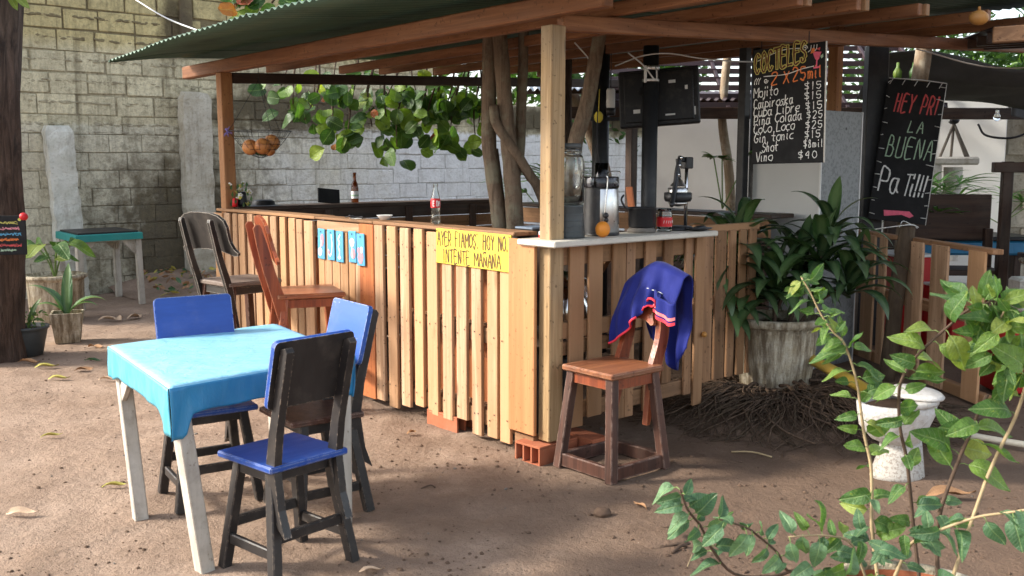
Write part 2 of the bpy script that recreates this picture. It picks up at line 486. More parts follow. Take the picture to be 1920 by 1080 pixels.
m['leaf_almond'] = leafmat('leaf_almond', [(0, (.035, .085, .02)), (.45, (.07, .15, .03)), (.75, (.16, .27, .035)), (.93, (.3, .42, .05)), (1, (.34, .36, .05))], .4, .38, None, .3)
m['leaf_red'] = leafmat('leaf_turning', [(0, (.36, .05, .02)), (.6, (.45, .16, .03)), (1, (.22, .04, .03))], .3, .4, None, .2)
m['leaf_drac'] = leafmat('leaf_dark_strap', [(0, (.012, .035, .014)), (.6, (.025, .065, .022)), (1, (.07, .14, .04))], .18, .3, None, .15)
m['leaf_palm'] = leafmat('leaf_palm', [(0, (.04, .13, .03)), (.6, (.08, .24, .05)), (1, (.2, .4, .1))], .3, .4, None, .1)
m['leaf_crown'] = leafmat('leaf_crown', [(0, (.03, .07, .015)), (.5, (.07, .15, .03)), (1, (.15, .26, .05))], .35, .5, None, 0)

def dirt_mat():
    M = Mat('packed_dirt')
    p = M.pos()
    big = M.noise(p, .45, 4, .6)
    med = M.noise(p, 2.2, 6, .65)
    fine = M.noise(p, 28, 6, .7)
    grit = M.noise(p, 130, 3, .7)
    c = M.mix(M.ramp(med, [(.3, 0.0), (.72, 1.0)]), (.37, .272, .205), (.235, .16, .112))
    sep = M.nt.nodes.new('ShaderNodeSeparateXYZ'); M.nt.links.new(p, sep.inputs[0])
    # soil darkens to the right: moist loam, plus shade painted into the colour
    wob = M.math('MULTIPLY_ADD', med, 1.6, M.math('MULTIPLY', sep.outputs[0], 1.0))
    damp_shade = M.ramp(M.math('MULTIPLY_ADD', wob, .35, .30), [(.25, 0.0), (.85, 1.0)])
    c = M.mix(M.math('MULTIPLY', damp_shade, .85), c, (.115, .073, .05))
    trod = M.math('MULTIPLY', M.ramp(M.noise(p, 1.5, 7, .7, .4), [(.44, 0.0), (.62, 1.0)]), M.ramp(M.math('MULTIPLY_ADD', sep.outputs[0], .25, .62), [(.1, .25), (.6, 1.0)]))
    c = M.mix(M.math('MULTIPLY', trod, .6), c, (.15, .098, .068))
    c = M.mix(M.math('MULTIPLY', M.ramp(fine, [(.45, 0.0), (.75, 1.0)]), .4), c, (.14, .09, .06))
    c = M.mix(M.math('MULTIPLY', M.ramp(grit, [(.57, 0.0), (.68, 1.0)]), .6), c, (.08, .052, .036))
    c = M.mix(M.math('MULTIPLY', M.ramp(M.noise(p, 90, 2), [(.70, 0.0), (.76, 1.0)]), .5), c, (.5, .42, .33))
    c = M.mix(M.math('MULTIPLY', M.ramp(big, [(.4, 0.0), (.7, 1.0)]), .25), c, (.42, .30, .22))
    h = M.math('ADD', M.math('MULTIPLY', med, 1.5), M.math('ADD', M.math('MULTIPLY', fine, .35), M.math('MULTIPLY', grit, .16)))
    return M.done(M.bsdf(c, .95, M.bump(h, .9, .045), **{'Specular IOR Level': .15}))
m['dirt'] = dirt_mat()

def block_mat(name='cement_block', mortar=False):
    M = Mat(name)
    p = M.pos()
    v = M.n('CombineXYZ', {0: M.n('VectorMath', {0: p, 1: tuple(U)}, out='Value', operation='DOT_PRODUCT'), 1: 0.0, 2: M.n('SeparateXYZ', {0: p}, out=2)})
    sep = M.nt.nodes.new('ShaderNodeSeparateXYZ'); M.nt.links.new(v, sep.inputs[0])
    a = M.math('SUBTRACT', sep.outputs[0], CORNER.dot(U)); z = sep.outputs[2]
    r = M.rand()
    big = M.noise(p, .9, 5, .65); med = M.noise(p, 4.5, 6, .7); fine = M.noise(p, 26, 6, .75); pit = M.noise(p, 75, 3, .7)
    # old yellowish render on the upper courses, grey green below
    up = M.ramp(M.math('ADD', M.math('MULTIPLY_ADD', z, .2, 0.0), M.math('MULTIPLY', M.math('SUBTRACT', med, .5), .05)), [(.575, 0.0), (.615, 1.0)])
    c = M.mix(up, (.76, .69, .48), (.72, .60, .30))
    c = M.mix(M.math('MULTIPLY', M.ramp(r, [(0, 0.0), (1, 1.0)]), .35), c, (.34, .3, .2))
    # whitewash: a band up to two metres, patchy at its left end
    edge = M.math('MULTIPLY', M.math('SUBTRACT', med, .5), .22)
    zz = M.math('ADD', z, edge)
    band = M.math('MULTIPLY', M.ramp(M.math('MULTIPLY', zz, .25), [(.508, 1.0), (.52, 0.0)]), 1.0)
    aa = M.math('ADD', a, M.math('MULTIPLY', M.math('SUBTRACT', big, .5), 5.0))
    white = M.math('MULTIPLY', band, M.ramp(M.math('MULTIPLY', aa, .1), [(.22, 0.0), (.46, 1.0)]))
    c = M.mix(M.math('MULTIPLY', band, .45), c, (.70, .68, .58))
    c = M.mix(white, c, (.84, .84, .825))
    # mildew and soot stains with a shape of their own
    def bump1(x, c0, w):
        d = M.math('ABSOLUTE', M.math('SUBTRACT', x, c0))
        return M.ramp(M.math('DIVIDE', d, w), [(.2, 1.0), (1.0, 0.0)])
    st1 = M.math('MULTIPLY', bump1(a, 1.7, 1.7), bump1(z, .6, 1.75))
    st2 = M.math('MULTIPLY', bump1(a, 3.4, 2.4), bump1(z, 2.3, .5))
    st3 = M.math('MULTIPLY', bump1(a, 1.6, .3), bump1(z, 3.3, .55))
    st4 = M.math('MULTIPLY', bump1(a, 8.5, 4.0), bump1(z, 2.3, .33))
    st = M.math('MAXIMUM', M.math('MAXIMUM', st1, st2), M.math('MAXIMUM', st3, st4))
    f = M.ramp(M.math('ADD', M.math('MULTIPLY', st, .95), M.math('MULTIPLY', M.math('SUBTRACT', med, .5), 1.3)), [(.18, 0.0), (.7, 1.0)])
    c = M.mix(M.math('MULTIPLY', f, .9), c, (.055, .042, .026))
    c = M.mix(M.math('MULTIPLY', M.ramp(M.noise(p, 9, 6, .75), [(.47, 0.0), (.72, 1.0)]), M.math('SUBTRACT', .6, M.math('MULTIPLY', white, .35))), c, (.22, .18, .11))
    c = M.mix(M.math('MULTIPLY', M.ramp(fine, [(.48, 0.0), (.75, 1.0)]), M.math('SUBTRACT', .6, M.math('MULTIPLY', white, .3))), c, (.16, .13, .085))
    c = M.mix(M.math('MULTIPLY', M.ramp(pit, [(.62, 0.0), (.7, 1.0)]), M.math('SUBTRACT', .6, M.math('MULTIPLY', white, .45))), c, (.06, .048, .035))
    drip = M.noise(M.map(p, (7, 7, .7)), 1, 6, .7, .3)
    c = M.mix(M.math('MULTIPLY', M.ramp(drip, [(.5, 0.0), (.68, 1.0)]), M.math('SUBTRACT', .55, M.math('MULTIPLY', white, .38))), c, (.13, .105, .06))
    if mortar: c = M.mix(M.math('MULTIPLY', up, .85) if False else M.math('MULTIPLY_ADD', up, .35, .42), c, (.12, .095, .065))
    h = M.math('ADD', M.math('ADD', med, M.math('MULTIPLY', fine, .7)), M.math('MULTIPLY', pit, .25))
    return M.done(M.bsdf(c, .92, M.bump(h, .95, .035), **{'Specular IOR Level': .15}))
m['block'] = block_mat()
m['mortar'] = block_mat('mortar', True)
m['concrete'] = None
def concrete_mat(name, c1, c2, stain, s=1.0, streak=0.0):
    M = Mat(name); v = M.shift(M.obj())
    med = M.noise(v, 5 * s, 6, .7); fine = M.noise(v, 40 * s, 5, .7)
    c = M.mix(M.ramp(med, [(.35, 0.0), (.7, 1.0)]), c1, c2)
    c = M.mix(M.math('MULTIPLY', M.ramp(fine, [(.55, 0.0), (.75, 1.0)]), .6), c, stain)
    st = M.noise(M.map(v, (9 * s, 9 * s, 1.2 * s)), 1, 5, .7)
    c = M.mix(M.math('MULTIPLY', M.ramp(st, [(.5 - streak * .1, 0.0), (.75 - streak * .15, 1.0)]), .65 + .2 * streak), c, stain)
    return M.done(M.bsdf(c, .9, M.bump(M.math('ADD', med, M.math('MULTIPLY', fine, .4)), .8, .02), **{'Specular IOR Level': .2}))
m['concrete'] = concrete_mat('concrete', (.54, .51, .43), (.38, .34, .26), (.15, .12, .085))
m['concrete_pale'] = concrete_mat('concrete_pale', (.66, .66, .60), (.5, .5, .43), (.24, .21, .16))
m['pot_cement'] = concrete_mat('pot_cement', (.60, .55, .44), (.42, .34, .22), (.13, .09, .05), 2.2, 1.0)
m['pebble_dash'] = None
def speckle(name, base, dots, rough=.8, s=70):
    M = Mat(name); v = M.obj()
    n = M.noise(v, s, 3, .7)
    c = M.mix(M.ramp(n, [(.5, 0.0), (.58, 1.0)]), base, dots)
    return M.done(M.bsdf(c, rough, M.bump(n, .5, .006)))
m['pebble_dash'] = speckle('pebble_dash', (.46, .43, .38), (.3, .26, .22))
m['galv'] = speckle('galvanised', (.21, .22, .22), (.14, .148, .15), .5, 38)
m['porcelain'] = concrete_mat('porcelain_dirty', (.62, .6, .57), (.5, .46, .4), (.3, .24, .19), 1.2)
m['melon'] = None
def melon_mat():
    M = Mat('ribbed_fruit_skin'); v = M.obj()
    n = M.noise(v, 14, 4)
    c = M.mix(M.ramp(n, [(.35, 0.0), (.7, 1.0)]), (.62, .27, .085), (.36, .12, .03))
    return M.done(M.bsdf(c, .45, M.bump(n, .3, .01)))
m['melon'] = melon_mat()
def roof_mat(name, c1, c2):
    M = Mat(name); p = M.pos()
    n = M.noise(p, 2.5, 5, .65)
    c = M.mix(M.ramp(n, [(.4, 0.0), (.7, 1.0)]), c1, c2)
    return M.done(M.bsdf(c, .5, M.bump(M.noise(p, 40, 3), .1, .005), Metallic=.2))
m['roof_green'] = roof_mat('green_roof_sheet', (.055, .115, .078), (.03, .068, .046))
m['roof_dark'] = roof_mat('dark_roof_sheet', (.05, .03, .035), (.03, .02, .022))
m['roof_light'] = roof_mat('pale_roof_sheet', (.5, .55, .6), (.35, .38, .42))
m['tarp'] = plain('black_shade_net', (.11, .118, .125), .8, 0, .4, 6, .5, .2, .1)
def cloth_mat(nm, c1, c2, worn):
    M = Mat(nm); v = M.obj()
    n = M.noise(v, 3.5, 5, .6); f = M.noise(M.map(v, (8, 40, 8)), 1, 5, .7)
    c = M.mix(M.ramp(n, [(.3, 0.0), (.75, 1.0)]), c1, c2)
    c = M.mix(M.math('MULTIPLY', M.ramp(f, [(.42, 0.0), (.72, 1.0)]), worn), c, (.45, .66, .72))  # pale streaks: wear, heavier where light whitens the cloth
    c = M.mix(M.math('MULTIPLY', M.ramp(M.noise(v, 26, 4), [(.68, 0.0), (.76, 1.0)]), .3), c, (.05, .12, .16))
    wr = M.noise(M.map(v, (3, 3, 1)), 4, 4, .6, 1.0)
    return M.done(M.bsdf(c, M.math('MULTIPLY_ADD', n, .2, .28), M.bump(wr, .3, .02), **{'Specular IOR Level': .5}))
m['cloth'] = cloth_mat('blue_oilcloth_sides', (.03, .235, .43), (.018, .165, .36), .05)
m['cloth_lit'] = cloth_mat('sunlit_oilcloth_side', (.075, .37, .48), (.05, .30, .43), .15)  # same cloth, paler: sunlight on the left drops put into the colour
m['cloth_top'] = cloth_mat('sheen_oilcloth_top', (.24, .52, .66), (.15, .42, .6), .45)  # same cloth, palest: reflected sky on the top painted into the colour
def jersey_mat():
    M = Mat('navy_jersey'); v = M.obj()
    w = M.n('TexWave', {'Vector': v, 'Scale': 160.0, 'Distortion': .5})
    c = M.mix(M.ramp(M.noise(v, 9, 4), [(.3, 0.0), (.7, 1.0)]), (.007, .012, .125), (.012, .02, .17))
    return M.done(M.bsdf(c, .75, M.bump(w, .15, .001), **{'Sheen Weight': .08, 'Specular IOR Level': .2}))
m['jersey'] = jersey_mat()
m['trim_red'] = plain('trim_red', (.75, .05, .075), .7, 0, .15, 40, .05, .2, 0)
m['trim_pink'] = plain('trim_pink', (.8, .2, .2), .7, 0, .15, 40, .05, .2, 0)
m['wall_white'] = plain('white_wall_paint', (.82, .82, .8), .8, 0, .12, 3, .15, .2, .2, (.6, .57, .5))
m['clay_jar'] = plain('clay_jar', (.17, .115, .09), .7, 0, .4, 6, .2, .3, .3)
# ---------------------------------------------------------------- hand lettering: single strokes on a grid (baseline 2, x-height 6, capital 9)
GLY = {
'A': '02 39 62;15 45', 'B': '02 09 39 48 47 36 06;36 55 54 42 02', 'C': '58 39 18 05 13 32 53', 'D': '02 09 39 57 54 32 02',
'E': '59 09 02 52;06 46', 'F': '59 09 02;06 46', 'G': '58 39 18 05 13 32 53 55 35', 'H': '09 02;59 52;06 56', 'I': '29 22', 'L': '09 08 02 12 52',
'M': '02 09 35 69 62', 'N': '02 09 52 59', 'O': '39 18 05 13 32 53 65 58 39', 'P': '02 09 39 58 56 45 05', 'R': '02 09 39 58 57 45 05;25 52',
'S': '58 39 18 07 16 45 54 43 32 12 03', 'T': '09 69;39 32', 'U': '09 03 12 42 53 59', 'V': '09 32 69', 'X': '09 52;59 02', 'Y': '09 36 69;36 32',
'0': '39 18 05 13 32 53 65 58 39', '1': '18 29 22', '2': '08 19 49 57 02 52', '4': '42 49 05 55', '5': '59 09 06 46 54 43 32 03', '8': '36 17 29 48 36 14 12 42 54 36',
'$': '58 38 08 07 16 45 54 43 13 03;3a 31', '!': '29 24;22 23', '.': '12 13', "'": '19 17',
'a': '46 16 04 12 32 46;46 43 52', 'b': '09 02 32 54 36 06', 'c': '46 26 05 03 22 42', 'd': '46 16 04 12 32 44;49 43 52', 'e': '04 44 46 26 05 03 22 42',
'f': '49 38 22 21;06 46', 'g': '46 16 04 13 33 46;46 41 20 01', 'h': '09 02;05 26 35 32', 'i': '16 13 22;18 19', 'j': '36 31 10 01;38 39', 'k': '09 02;36 04 42',
'l': '19 13 22', 'm': '02 06;05 16 25 22;25 36 45 42', 'n': '02 06;05 26 35 32', 'o': '26 05 03 22 42 54 46 26', 'p': '06 00;06 36 54 32 03', 'r': '02 06;04 26 36',
's': '46 16 15 34 33 12 02', 't': '29 23 32;06 46', 'u': '06 03 22 43;46 42', 'v': '06 22 46', 'x': '06 42;46 02', 'y': '06 24;46 10',
'ñ': '02 06;05 26 35 32;08 19 28 39', 'Ñ': '02 07 52 57;09 1a 39 4a',
}
def gv(ch): return 10 if ch == 'a' else int(ch)
def ribbon(mb, pts, w, y, mat=0):
    pts = [Vector((p[0], 0, p[1])) for p in pts]
    if len(pts) < 2: return
    vs = []; n = len(pts)
    for i, p in enumerate(pts):
        t = pts[min(i + 1, n - 1)] - pts[max(i - 1, 0)]
        t = t.normalized() if t.length > 1e-9 else Vector((1, 0, 0))
        nn = Vector((-t.z, 0, t.x))
        e = t * (w * .45) * (-1 if i == 0 else (1 if i == n - 1 else 0))
        ww = w * (.5 + .12 * math.sin(i * 1.7 + p.x * 300))
        for s_ in (1, -1):
            q = p + nn * ww * s_ + e
            vs.append((q.x, y, q.z))
    fs = [(2 * i, 2 * i + 1, 2 * i + 3, 2 * i + 2) for i in range(n - 1)]
    mb.add(vs, fs, mat)
def lettering(mb, text, x, z, h, w, y, wid=.62, gap=.22, slant=0.0, rise=0.0, mat=0, jit=.03, seed=1, end=None, layers=None):
    """writes text from (x, z) on the plane y, cap height h; end: squeeze so that it ends at this x"""
    rr = random.Random(seed)
    adv = []
    for c in text:
        if c == ' ': adv.append(.5)
        elif c in "Iil!.'1j": adv.append(.34)
        elif c in 'mM': adv.append(.75)
        elif c.islower(): adv.append(.56)
        else: adv.append(wid)
    tot = sum(adv) + gap * (len(text) - 1)
    s = h if end is None else (end - x) / tot
    cx = 0.0
    for c, ad in zip(text, adv):
        if c in GLY:
            nmax = .5 if c.islower() else .6
            sx = ad / max(.3, nmax)
            for st in GLY[c].split(';'):
                P = [(gv(q[0]) / 10, (gv(q[1]) - 2) / 7) for q in st.split()]
                P = [(px + rr.uniform(-jit, jit), pz + rr.uniform(-jit, jit)) for px, pz in P]
                P = [(x + (cx + px * sx) * s + slant * pz * h, z + pz * h + rise * ((cx + px) * s)) for px, pz in P]
                sm = [(q.x, q.z) for q in smooth_path([(a, 0, b) for a, b in P], 4)] if len(P) > 2 else P
                for (ww, yy, mm) in (layers or [(w, y, mat)]):
                    ribbon(mb, sm, ww, yy, mm)
        cx += ad + gap
    return x + cx * s
def squiggle(mb, x0, x1, z, amp, w, y, mat, seed):
    rr = random.Random(seed); n = int((x1 - x0) / (amp * .55)) + 2
    P = [(x0 + (x1 - x0) * i / n, 0, z + rr.uniform(-amp, amp)) for i in range(n + 1)]
    ribbon(mb, [(q.x, q.z) for q in smooth_path(P, 3)], w, y, mat)

# ---------------------------------------------------------------- leaves
def leaf_mesh(name, prof, width, fold=.18, curl=.25, nseg=6, twist=0.0, serr=0.0):
    mb = MB(); vs = []; fs = []
    for i in range(nseg + 1):
        t = i / nseg
        hw = width * prof(t)
        zc = -curl * t * t + .06 * math.sin(t * 6)
        for j in (-1, -.5, 0, .5, 1):
            x = hw * j
            vs.append((x, t, zc + fold * abs(x) + twist * x * (t - .5) + .03 * math.sin(9 * t + 4 * j) * abs(j)))
    for i in range(nseg):
        for j in range(4):
            fs.append((i * 5 + j, i * 5 + j + 1, i * 5 + j + 6, i * 5 + j + 5))
    mb.add(vs, fs, 0, True)
    return mb.mesh(name)
ovate = lambda t: max(.02, math.sin(math.pi * min(1, t ** .8)) ** .85) if t < 1 else .0
heart = lambda t: (.04 if t <= 0 else max(.0, 1.62 * t ** .42 * (1 - t) ** .8)) if t < 1 else .0
roundp = lambda t: max(.03, math.sin(math.pi * t ** 1.25) ** .55) if 0 < t < 1 else .03
LV = {
'ovate': [leaf_mesh('leaf_ovate', ovate, .27, .3, .3, 8), leaf_mesh('leaf_ovate', ovate, .31, .15, .5, 8, .5), leaf_mesh('leaf_ovate', ovate, .24, .5, -.12, 8, -.4)],
'heart': [leaf_mesh('leaf_heart', heart, .38, .3, .35, 8), leaf_mesh('leaf_heart', heart, .42, .15, .2, 8, .6), leaf_mesh('leaf_heart', heart, .34, .5, .45, 8, -.5)],
'round': [leaf_mesh('leaf_round', roundp, .42, .15, .2), leaf_mesh('leaf_round', roundp, .46, .3, .05, 6, .3), leaf_mesh('leaf_round', roundp, .38, .1, .45, 6, -.4)],
'dry': [leaf_mesh('leaf_dry', ovate, .12, .9, -.10), leaf_mesh('leaf_dry', ovate, .14, .7, -.12, 6, 1.2), leaf_mesh('leaf_dry', ovate, .2, .5, -.10, 6, -1.6)],
}
def leaf_set(kind, mat):
    out = []
    for me in LV[kind]:
        c = me.copy(); c.materials.clear(); c.materials.append(mat); out.append(c)
    return out
def place_leaf(parent, me, p, d, up, s, name='leaf', roll=0.0):
    y = Vector(d).normalized(); upv = Vector(up)
    x = y.cross(upv)
    if x.length < 1e-4: x = Vector((1, 0, 0))
    x.normalize(); z = x.cross(y)
    M = Matrix((x, y, z)).transposed().to_4x4()
    M = Matrix.Translation(Vector(p)) @ M @ Matrix.Rotation(roll, 4, 'Y') @ Matrix.Scale(s, 4)
    o = bpy.data.objects.new(name, me); COL.objects.link(o)
    o.parent = parent; o.matrix_basis = M
    return o
def strap_mesh(name, mat, L, w, e0, droop, nseg=9, vf=.22):
    """arching strap leaf growing along +y"""
    mb = MB(); vs = []; fs = []
    y = z = 0.0; e = e0
    for i in range(nseg + 1):
        t = i / nseg
        hw = w * (min(1, .35 + 2.6 * t) if t < .45 else max(0.0, 1 - ((t - .45) / .55) ** 2.0)) * .5
        for j in (-1, 0, 1):
            vs.append((hw * j, y, z + vf * abs(hw * j)))
        y += math.cos(e) * L / nseg; z += math.sin(e) * L / nseg
        e -= droop / nseg * (.5 + t)
    for i in range(nseg):
        for j in range(2):
            fs.append((i * 3 + j, i * 3 + j + 1, i * 3 + j + 4, i * 3 + j + 3))
    mb.add(vs, fs, 0, True)
    me = mb.mesh(name); me.materials.append(mat)
    return me
def strap_at(parent, me, p, az, tilt=0.0, s=1.0, name='leaf'):
    M = Matrix.Translation(Vector(p)) @ Matrix.Rotation(az, 4, 'Z') @ Matrix.Rotation(tilt, 4, 'X') @ Matrix.Scale(s, 4)
    o = bpy.data.objects.new(name, me); COL.objects.link(o); o.parent = parent; o.matrix_basis = M
    return o
# ================================================================ GROUND
def ground_z(x, y):
    f = 1.0 / (1 + (max(0, abs(x) - 6) + max(0, y - 14) + max(0, -y)) * .5)
    return (noise.noise(Vector((x * .9, y * .9, 0))) * .012 + noise.noise(Vector((x * 3.1, y * 3.1, 3))) * .012 + noise.noise(Vector((x * 7, y * 7, 7))) * .008 + max(0, noise.noise(Vector((x * 13, y * 13, 1)))) * .008) * f
def build_ground():
    xs = []; x = -60.0
    def axis(lo, hi, f0, f1, fine, coarse_n):
        out = [lo + (f0 - lo) * (1 - (1 - i / coarse_n) ** 3) if False else lo + (f0 - lo) * (i / coarse_n) ** .6 for i in range(coarse_n)]
        n = int((f1 - f0) / fine)
        out += [f0 + (f1 - f0) * i / n for i in range(n + 1)]
        out += [f1 + (hi - f1) * ((i + 1) / coarse_n) ** 1.7 for i in range(coarse_n)]
        return out
    X = axis(-60, 60, -5.2, 4.2, .04, 9); Y = axis(-20, 140, 2.3, 9.5, .04, 9)
    vs = [(a, b, ground_z(a, b)) for b in Y for a in X]
    nx = len(X)
    fs = [(j * nx + i, j * nx + i + 1, (j + 1) * nx + i + 1, (j + 1) * nx + i) for j in range(len(Y) - 1) for i in range(nx - 1)]
    mb = MB(); mb.add(vs, fs, 0, True)
    setting('ground', mb, m['dirt'])
build_ground()
# clods, grit and chips lying on the dirt
mb = MB(); rr = random.Random(3)
for i in range(5200):
    y = 3.2 + rr.random() ** 1.6 * 7.5
    x = rr.uniform(-.56, .56) * y * 1.05
    if noise.noise(Vector((x * 1.3, y * 1.3, 9))) < rr.uniform(-.35, .25): continue
    r_ = rr.choice((.0025, .003, .003, .004, .004, .005, .006, .009)) * rr.uniform(.7, 1.3)
    mb.blob((x, y, ground_z(x, y) + r_ * .25), r_, 0, 0 if rr.random() < .93 else 1, .3, (1, 1, .6), rr)
for i in range(1100):
    y = 3.3 + rr.random() ** 1.3 * 4.2; x = rr.uniform(-.12, .56) * y
    if noise.noise(Vector((x * 1.7, y * 1.7, 4))) < rr.uniform(-.2, .35): continue
    r_ = rr.uniform(.005, .013)
    mb.blob((x, y, ground_z(x, y) + r_ * .2), r_, 0, 0, .35, (1, 1, .6), rr)
setting('soil_clods', mb, [m['clod'], m['stone']], 'stuff')

# ================================================================ BLOCK WALL behind the yard
def build_wall():
    rr = random.Random(11)
    B0 = 8.8
    wall = thing('block_wall', 'long cement block wall, weathered and partly whitewashed, at the back of the yard', 'wall', W(0, B0, 0), ANG)
    core = MB(); core.box((1.1, .025, 1.9), (8.8, .16, 3.9), ch=.01); core.box((16.2, .025, 1.24), (21.39, .16, 2.58), ch=.01)
    part('mortar_bed', core, m['mortar'], wall)
    stuff = MB(); made = 0
    meshes = []
    z = -.02; row = 0
    while z < 3.95:
        h = .218 if z < 2.05 else .25
        a = -3.3 + (.23 if row % 2 else 0); 
        while a < 24:
            w = rr.choice((.46, .46, .46, .44, .40, .49))
            top = 3.9 if a < 5.4 else 2.5
            if z + h > top + .03: break
            low = z < 2.0
            ww = w - (rr.uniform(.003, .008) if low else rr.uniform(.012, .03)); hh = h - (rr.uniform(.005, .014) if low else rr.uniform(.012, .03))
            c = (a + w / 2 + rr.uniform(-.004, .004), 0 + rr.uniform(-.003, .003), z + h / 2 + rr.uniform(-.005, .005))
            if z + h > 2.95 and 1.78 < c[0] < 2.3 and z < 3.35:
                a += w; continue
            vis = (-.9 < a < 2.9) or (2.9 <= a < 11.6 and z + h > 1.25 and z < 2.9)
            if vis and made < 296:
                b = MB(); b.box((0, 0, 0), (ww, .14, hh), Euler((0, rr.uniform(-.014, .014), rr.uniform(-.008, .008))), .006, 0, .005, rr)
                o = part('block', b, m['block'], wall); o.location = c; made += 1
            else:
                stuff.box(c, (ww, .14, hh), None, .012, 0, .004, rr)
            a += w
        z += h; row += 1
    part('block_courses', stuff, m['block'], wall, kind='stuff')
    # patch of red bricks high up
    for i in range(5):
        for j in range(3):
            b = MB(); b.box((0, 0, 0), (.098, .14, .085), None, .006, 0, .003, rr)
            o = part('brick', b, m['terracotta'], wall); o.location = (1.86 + i * .108 + rr.uniform(-.004, .004), 0, 3.02 + j * .098)
    c2 = MB(); c2.box((1.72, -.02, 3.42), (.17, .2, .85), None, .015, 0, .006, rr)
    part('rough_joint', c2, m['mortar'], wall)
    # ragged cement squeezed out of the joints
    sq = MB()
    for zz in (2.06, 2.31, 2.56, 2.81, 3.06, 3.31):
        for k in range(170):
            a = rr.uniform(-.9, 5.2)
            sq.blob((a, -.066, zz + rr.uniform(-.014, .014)), rr.uniform(.012, .03), 0, 0, .3, (1.8, .5, .6), rr)
    for zz in (.87, 1.09, 1.31, 1.53, 1.75, 1.96):
        for k in range(120):
            a = rr.uniform(-.9, 3.2)
            sq.blob((a, -.066, zz + rr.uniform(-.012, .012)), rr.uniform(.01, .024), 0, 0, .3, (2.2, .45, .5), rr)
    part('mortar_squeeze', sq, m['mortar'], wall, kind='stuff')
build_wall()
def pillar(a0, a1, top, tilt, label, mat):
    rr = random.Random(int(a0 * 100) + 50)
    mb = MB(); wd = a1 - a0; n = 26
    vs = []; prof = []
    for i in range(n + 1):
        z = -.05 + (top + .05) * i / n
        k = 1.0
        if i == n: k = .8
        for (sx, sy) in ((-1, -1), (-.4, -1.02), (.4, -1.02), (1, -1), (1, 1), (-1, 1)):
            vs.append((sx * wd / 2 * k + rr.uniform(-.012, .012) + tilt * (z / top - .5), sy * .085 * k + rr.uniform(-.008, .008), z + (rr.uniform(-.03, .0) if i == n else 0)))
    fs = [(i * 6 + k, i * 6 + (k + 1) % 6, (i + 1) * 6 + (k + 1) % 6, (i + 1) * 6 + k) for i in range(n) for k in range(6)] + [tuple(n * 6 + k for k in range(6))]
    mb.add(vs, fs)
    return solid('concrete_pillar', mb, mat, label, 'pillar', W((a0 + a1) / 2, 8.62, 0), ANG, 'concrete pillars along the block wall')
pillar(-.03, .27, 2.04, -.1, 'short pale concrete pillar leaning by the wall behind the small teal table', m['concrete_pale'])
pillar(1.57, 1.94, 2.5, .0, 'taller stained concrete pillar on the block wall, behind the black bar chair', m['concrete'])

# heap of soil and leaf litter along the wall foot
mb = MB(); rr = random.Random(5)
def heap(u_, v_):
    a = .6 + u_ * 4.4; b = 8.75 - v_ * 1.25
    h = math.sin(math.pi * min(1, max(0, 1 - v_))) if False else (1 - v_) ** 1.3
    return W(a, b, h * (.26 + .1 * noise.noise(Vector((a * 2, b * 2, 1)))) * math.sin(math.pi * min(1, u_ * 1.05 + .02)) ** .5 + .03 * noise.noise(Vector((a * 7, b * 7, 4))) - .01)
mb.grid(heap, 50, 16)
setting('soil_bank', mb, m['dirt'])
mb = MB()
for i in range(420):
    a = .9 + rr.random() * 3.6; b = 8.65 - rr.random() ** 1.5 * 1.0
    k = (b - 7.5) / 1.25
    p = W(a, b, max(0, k) ** 1.3 * .24 + rr.uniform(.0, .07))
    s_ = rr.uniform(.05, .13); E3 = Euler((rr.uniform(-.9, .9), rr.uniform(-.9, .9), rr.uniform(0, 6.3))).to_matrix().to_4x4()
    MM = Matrix.Translation(p) @ E3 @ Matrix.Scale(s_, 4)
    mb.add([(-.22, -.2, .04), (0, -.5, 0), (.22, -.2, .04), (.2, .2, .06), (0, .5, .1), (-.2, .2, .06), (0, 0, -.03)], [(0, 1, 6), (1, 2, 6), (2, 3, 6), (3, 4, 6), (4, 5, 6), (5, 0, 6)], rr.choice((0, 0, 0, 1, 2)), False, MM)
setting('leaf_litter', mb, [m['dry_leaf'], m['dry_yellow'], m['leaf_low']], 'stuff')
# ================================================================ BAR: shelter, pallets, counters   (local x = a, y = b)
rr = random.Random(21)
def rz(a): return 2.455 + .055 * a
shelter = thing('bar_shelter', 'open timber bar shelter with green corrugated roof over the pallet bar', 'shelter', CORNER, ANG)
def P1(name, fn, mat, parent, label=None, kind=None):
    b = MB(); fn(b); return part(name, b, mat, parent, label, kind)
P1('post', lambda b: b.box((.052, .045, 1.205), (.1, .088, 2.19), Euler((.0, .004, 0)), .005), m['post'], shelter, 'pale yellow corner post nearest the shelf')
P1('post', lambda b: b.box((.052, 3.98, 1.16), (.1, .095, 2.33), Euler((0, -.006, 0)), .005), m['post_red'], shelter, 'reddish post at the far left end of the bar')
P1('post', lambda b: b.box((4.06, .9, 2.37), (.09, .09, .86), None, .005), m['post_red'], shelter, 'short brown post above the white cabinet')
P1('post', lambda b: b.box((4.9, 3.98, 1.2), (.1, .1, 2.4), None, .005), m['dark_z'], shelter)
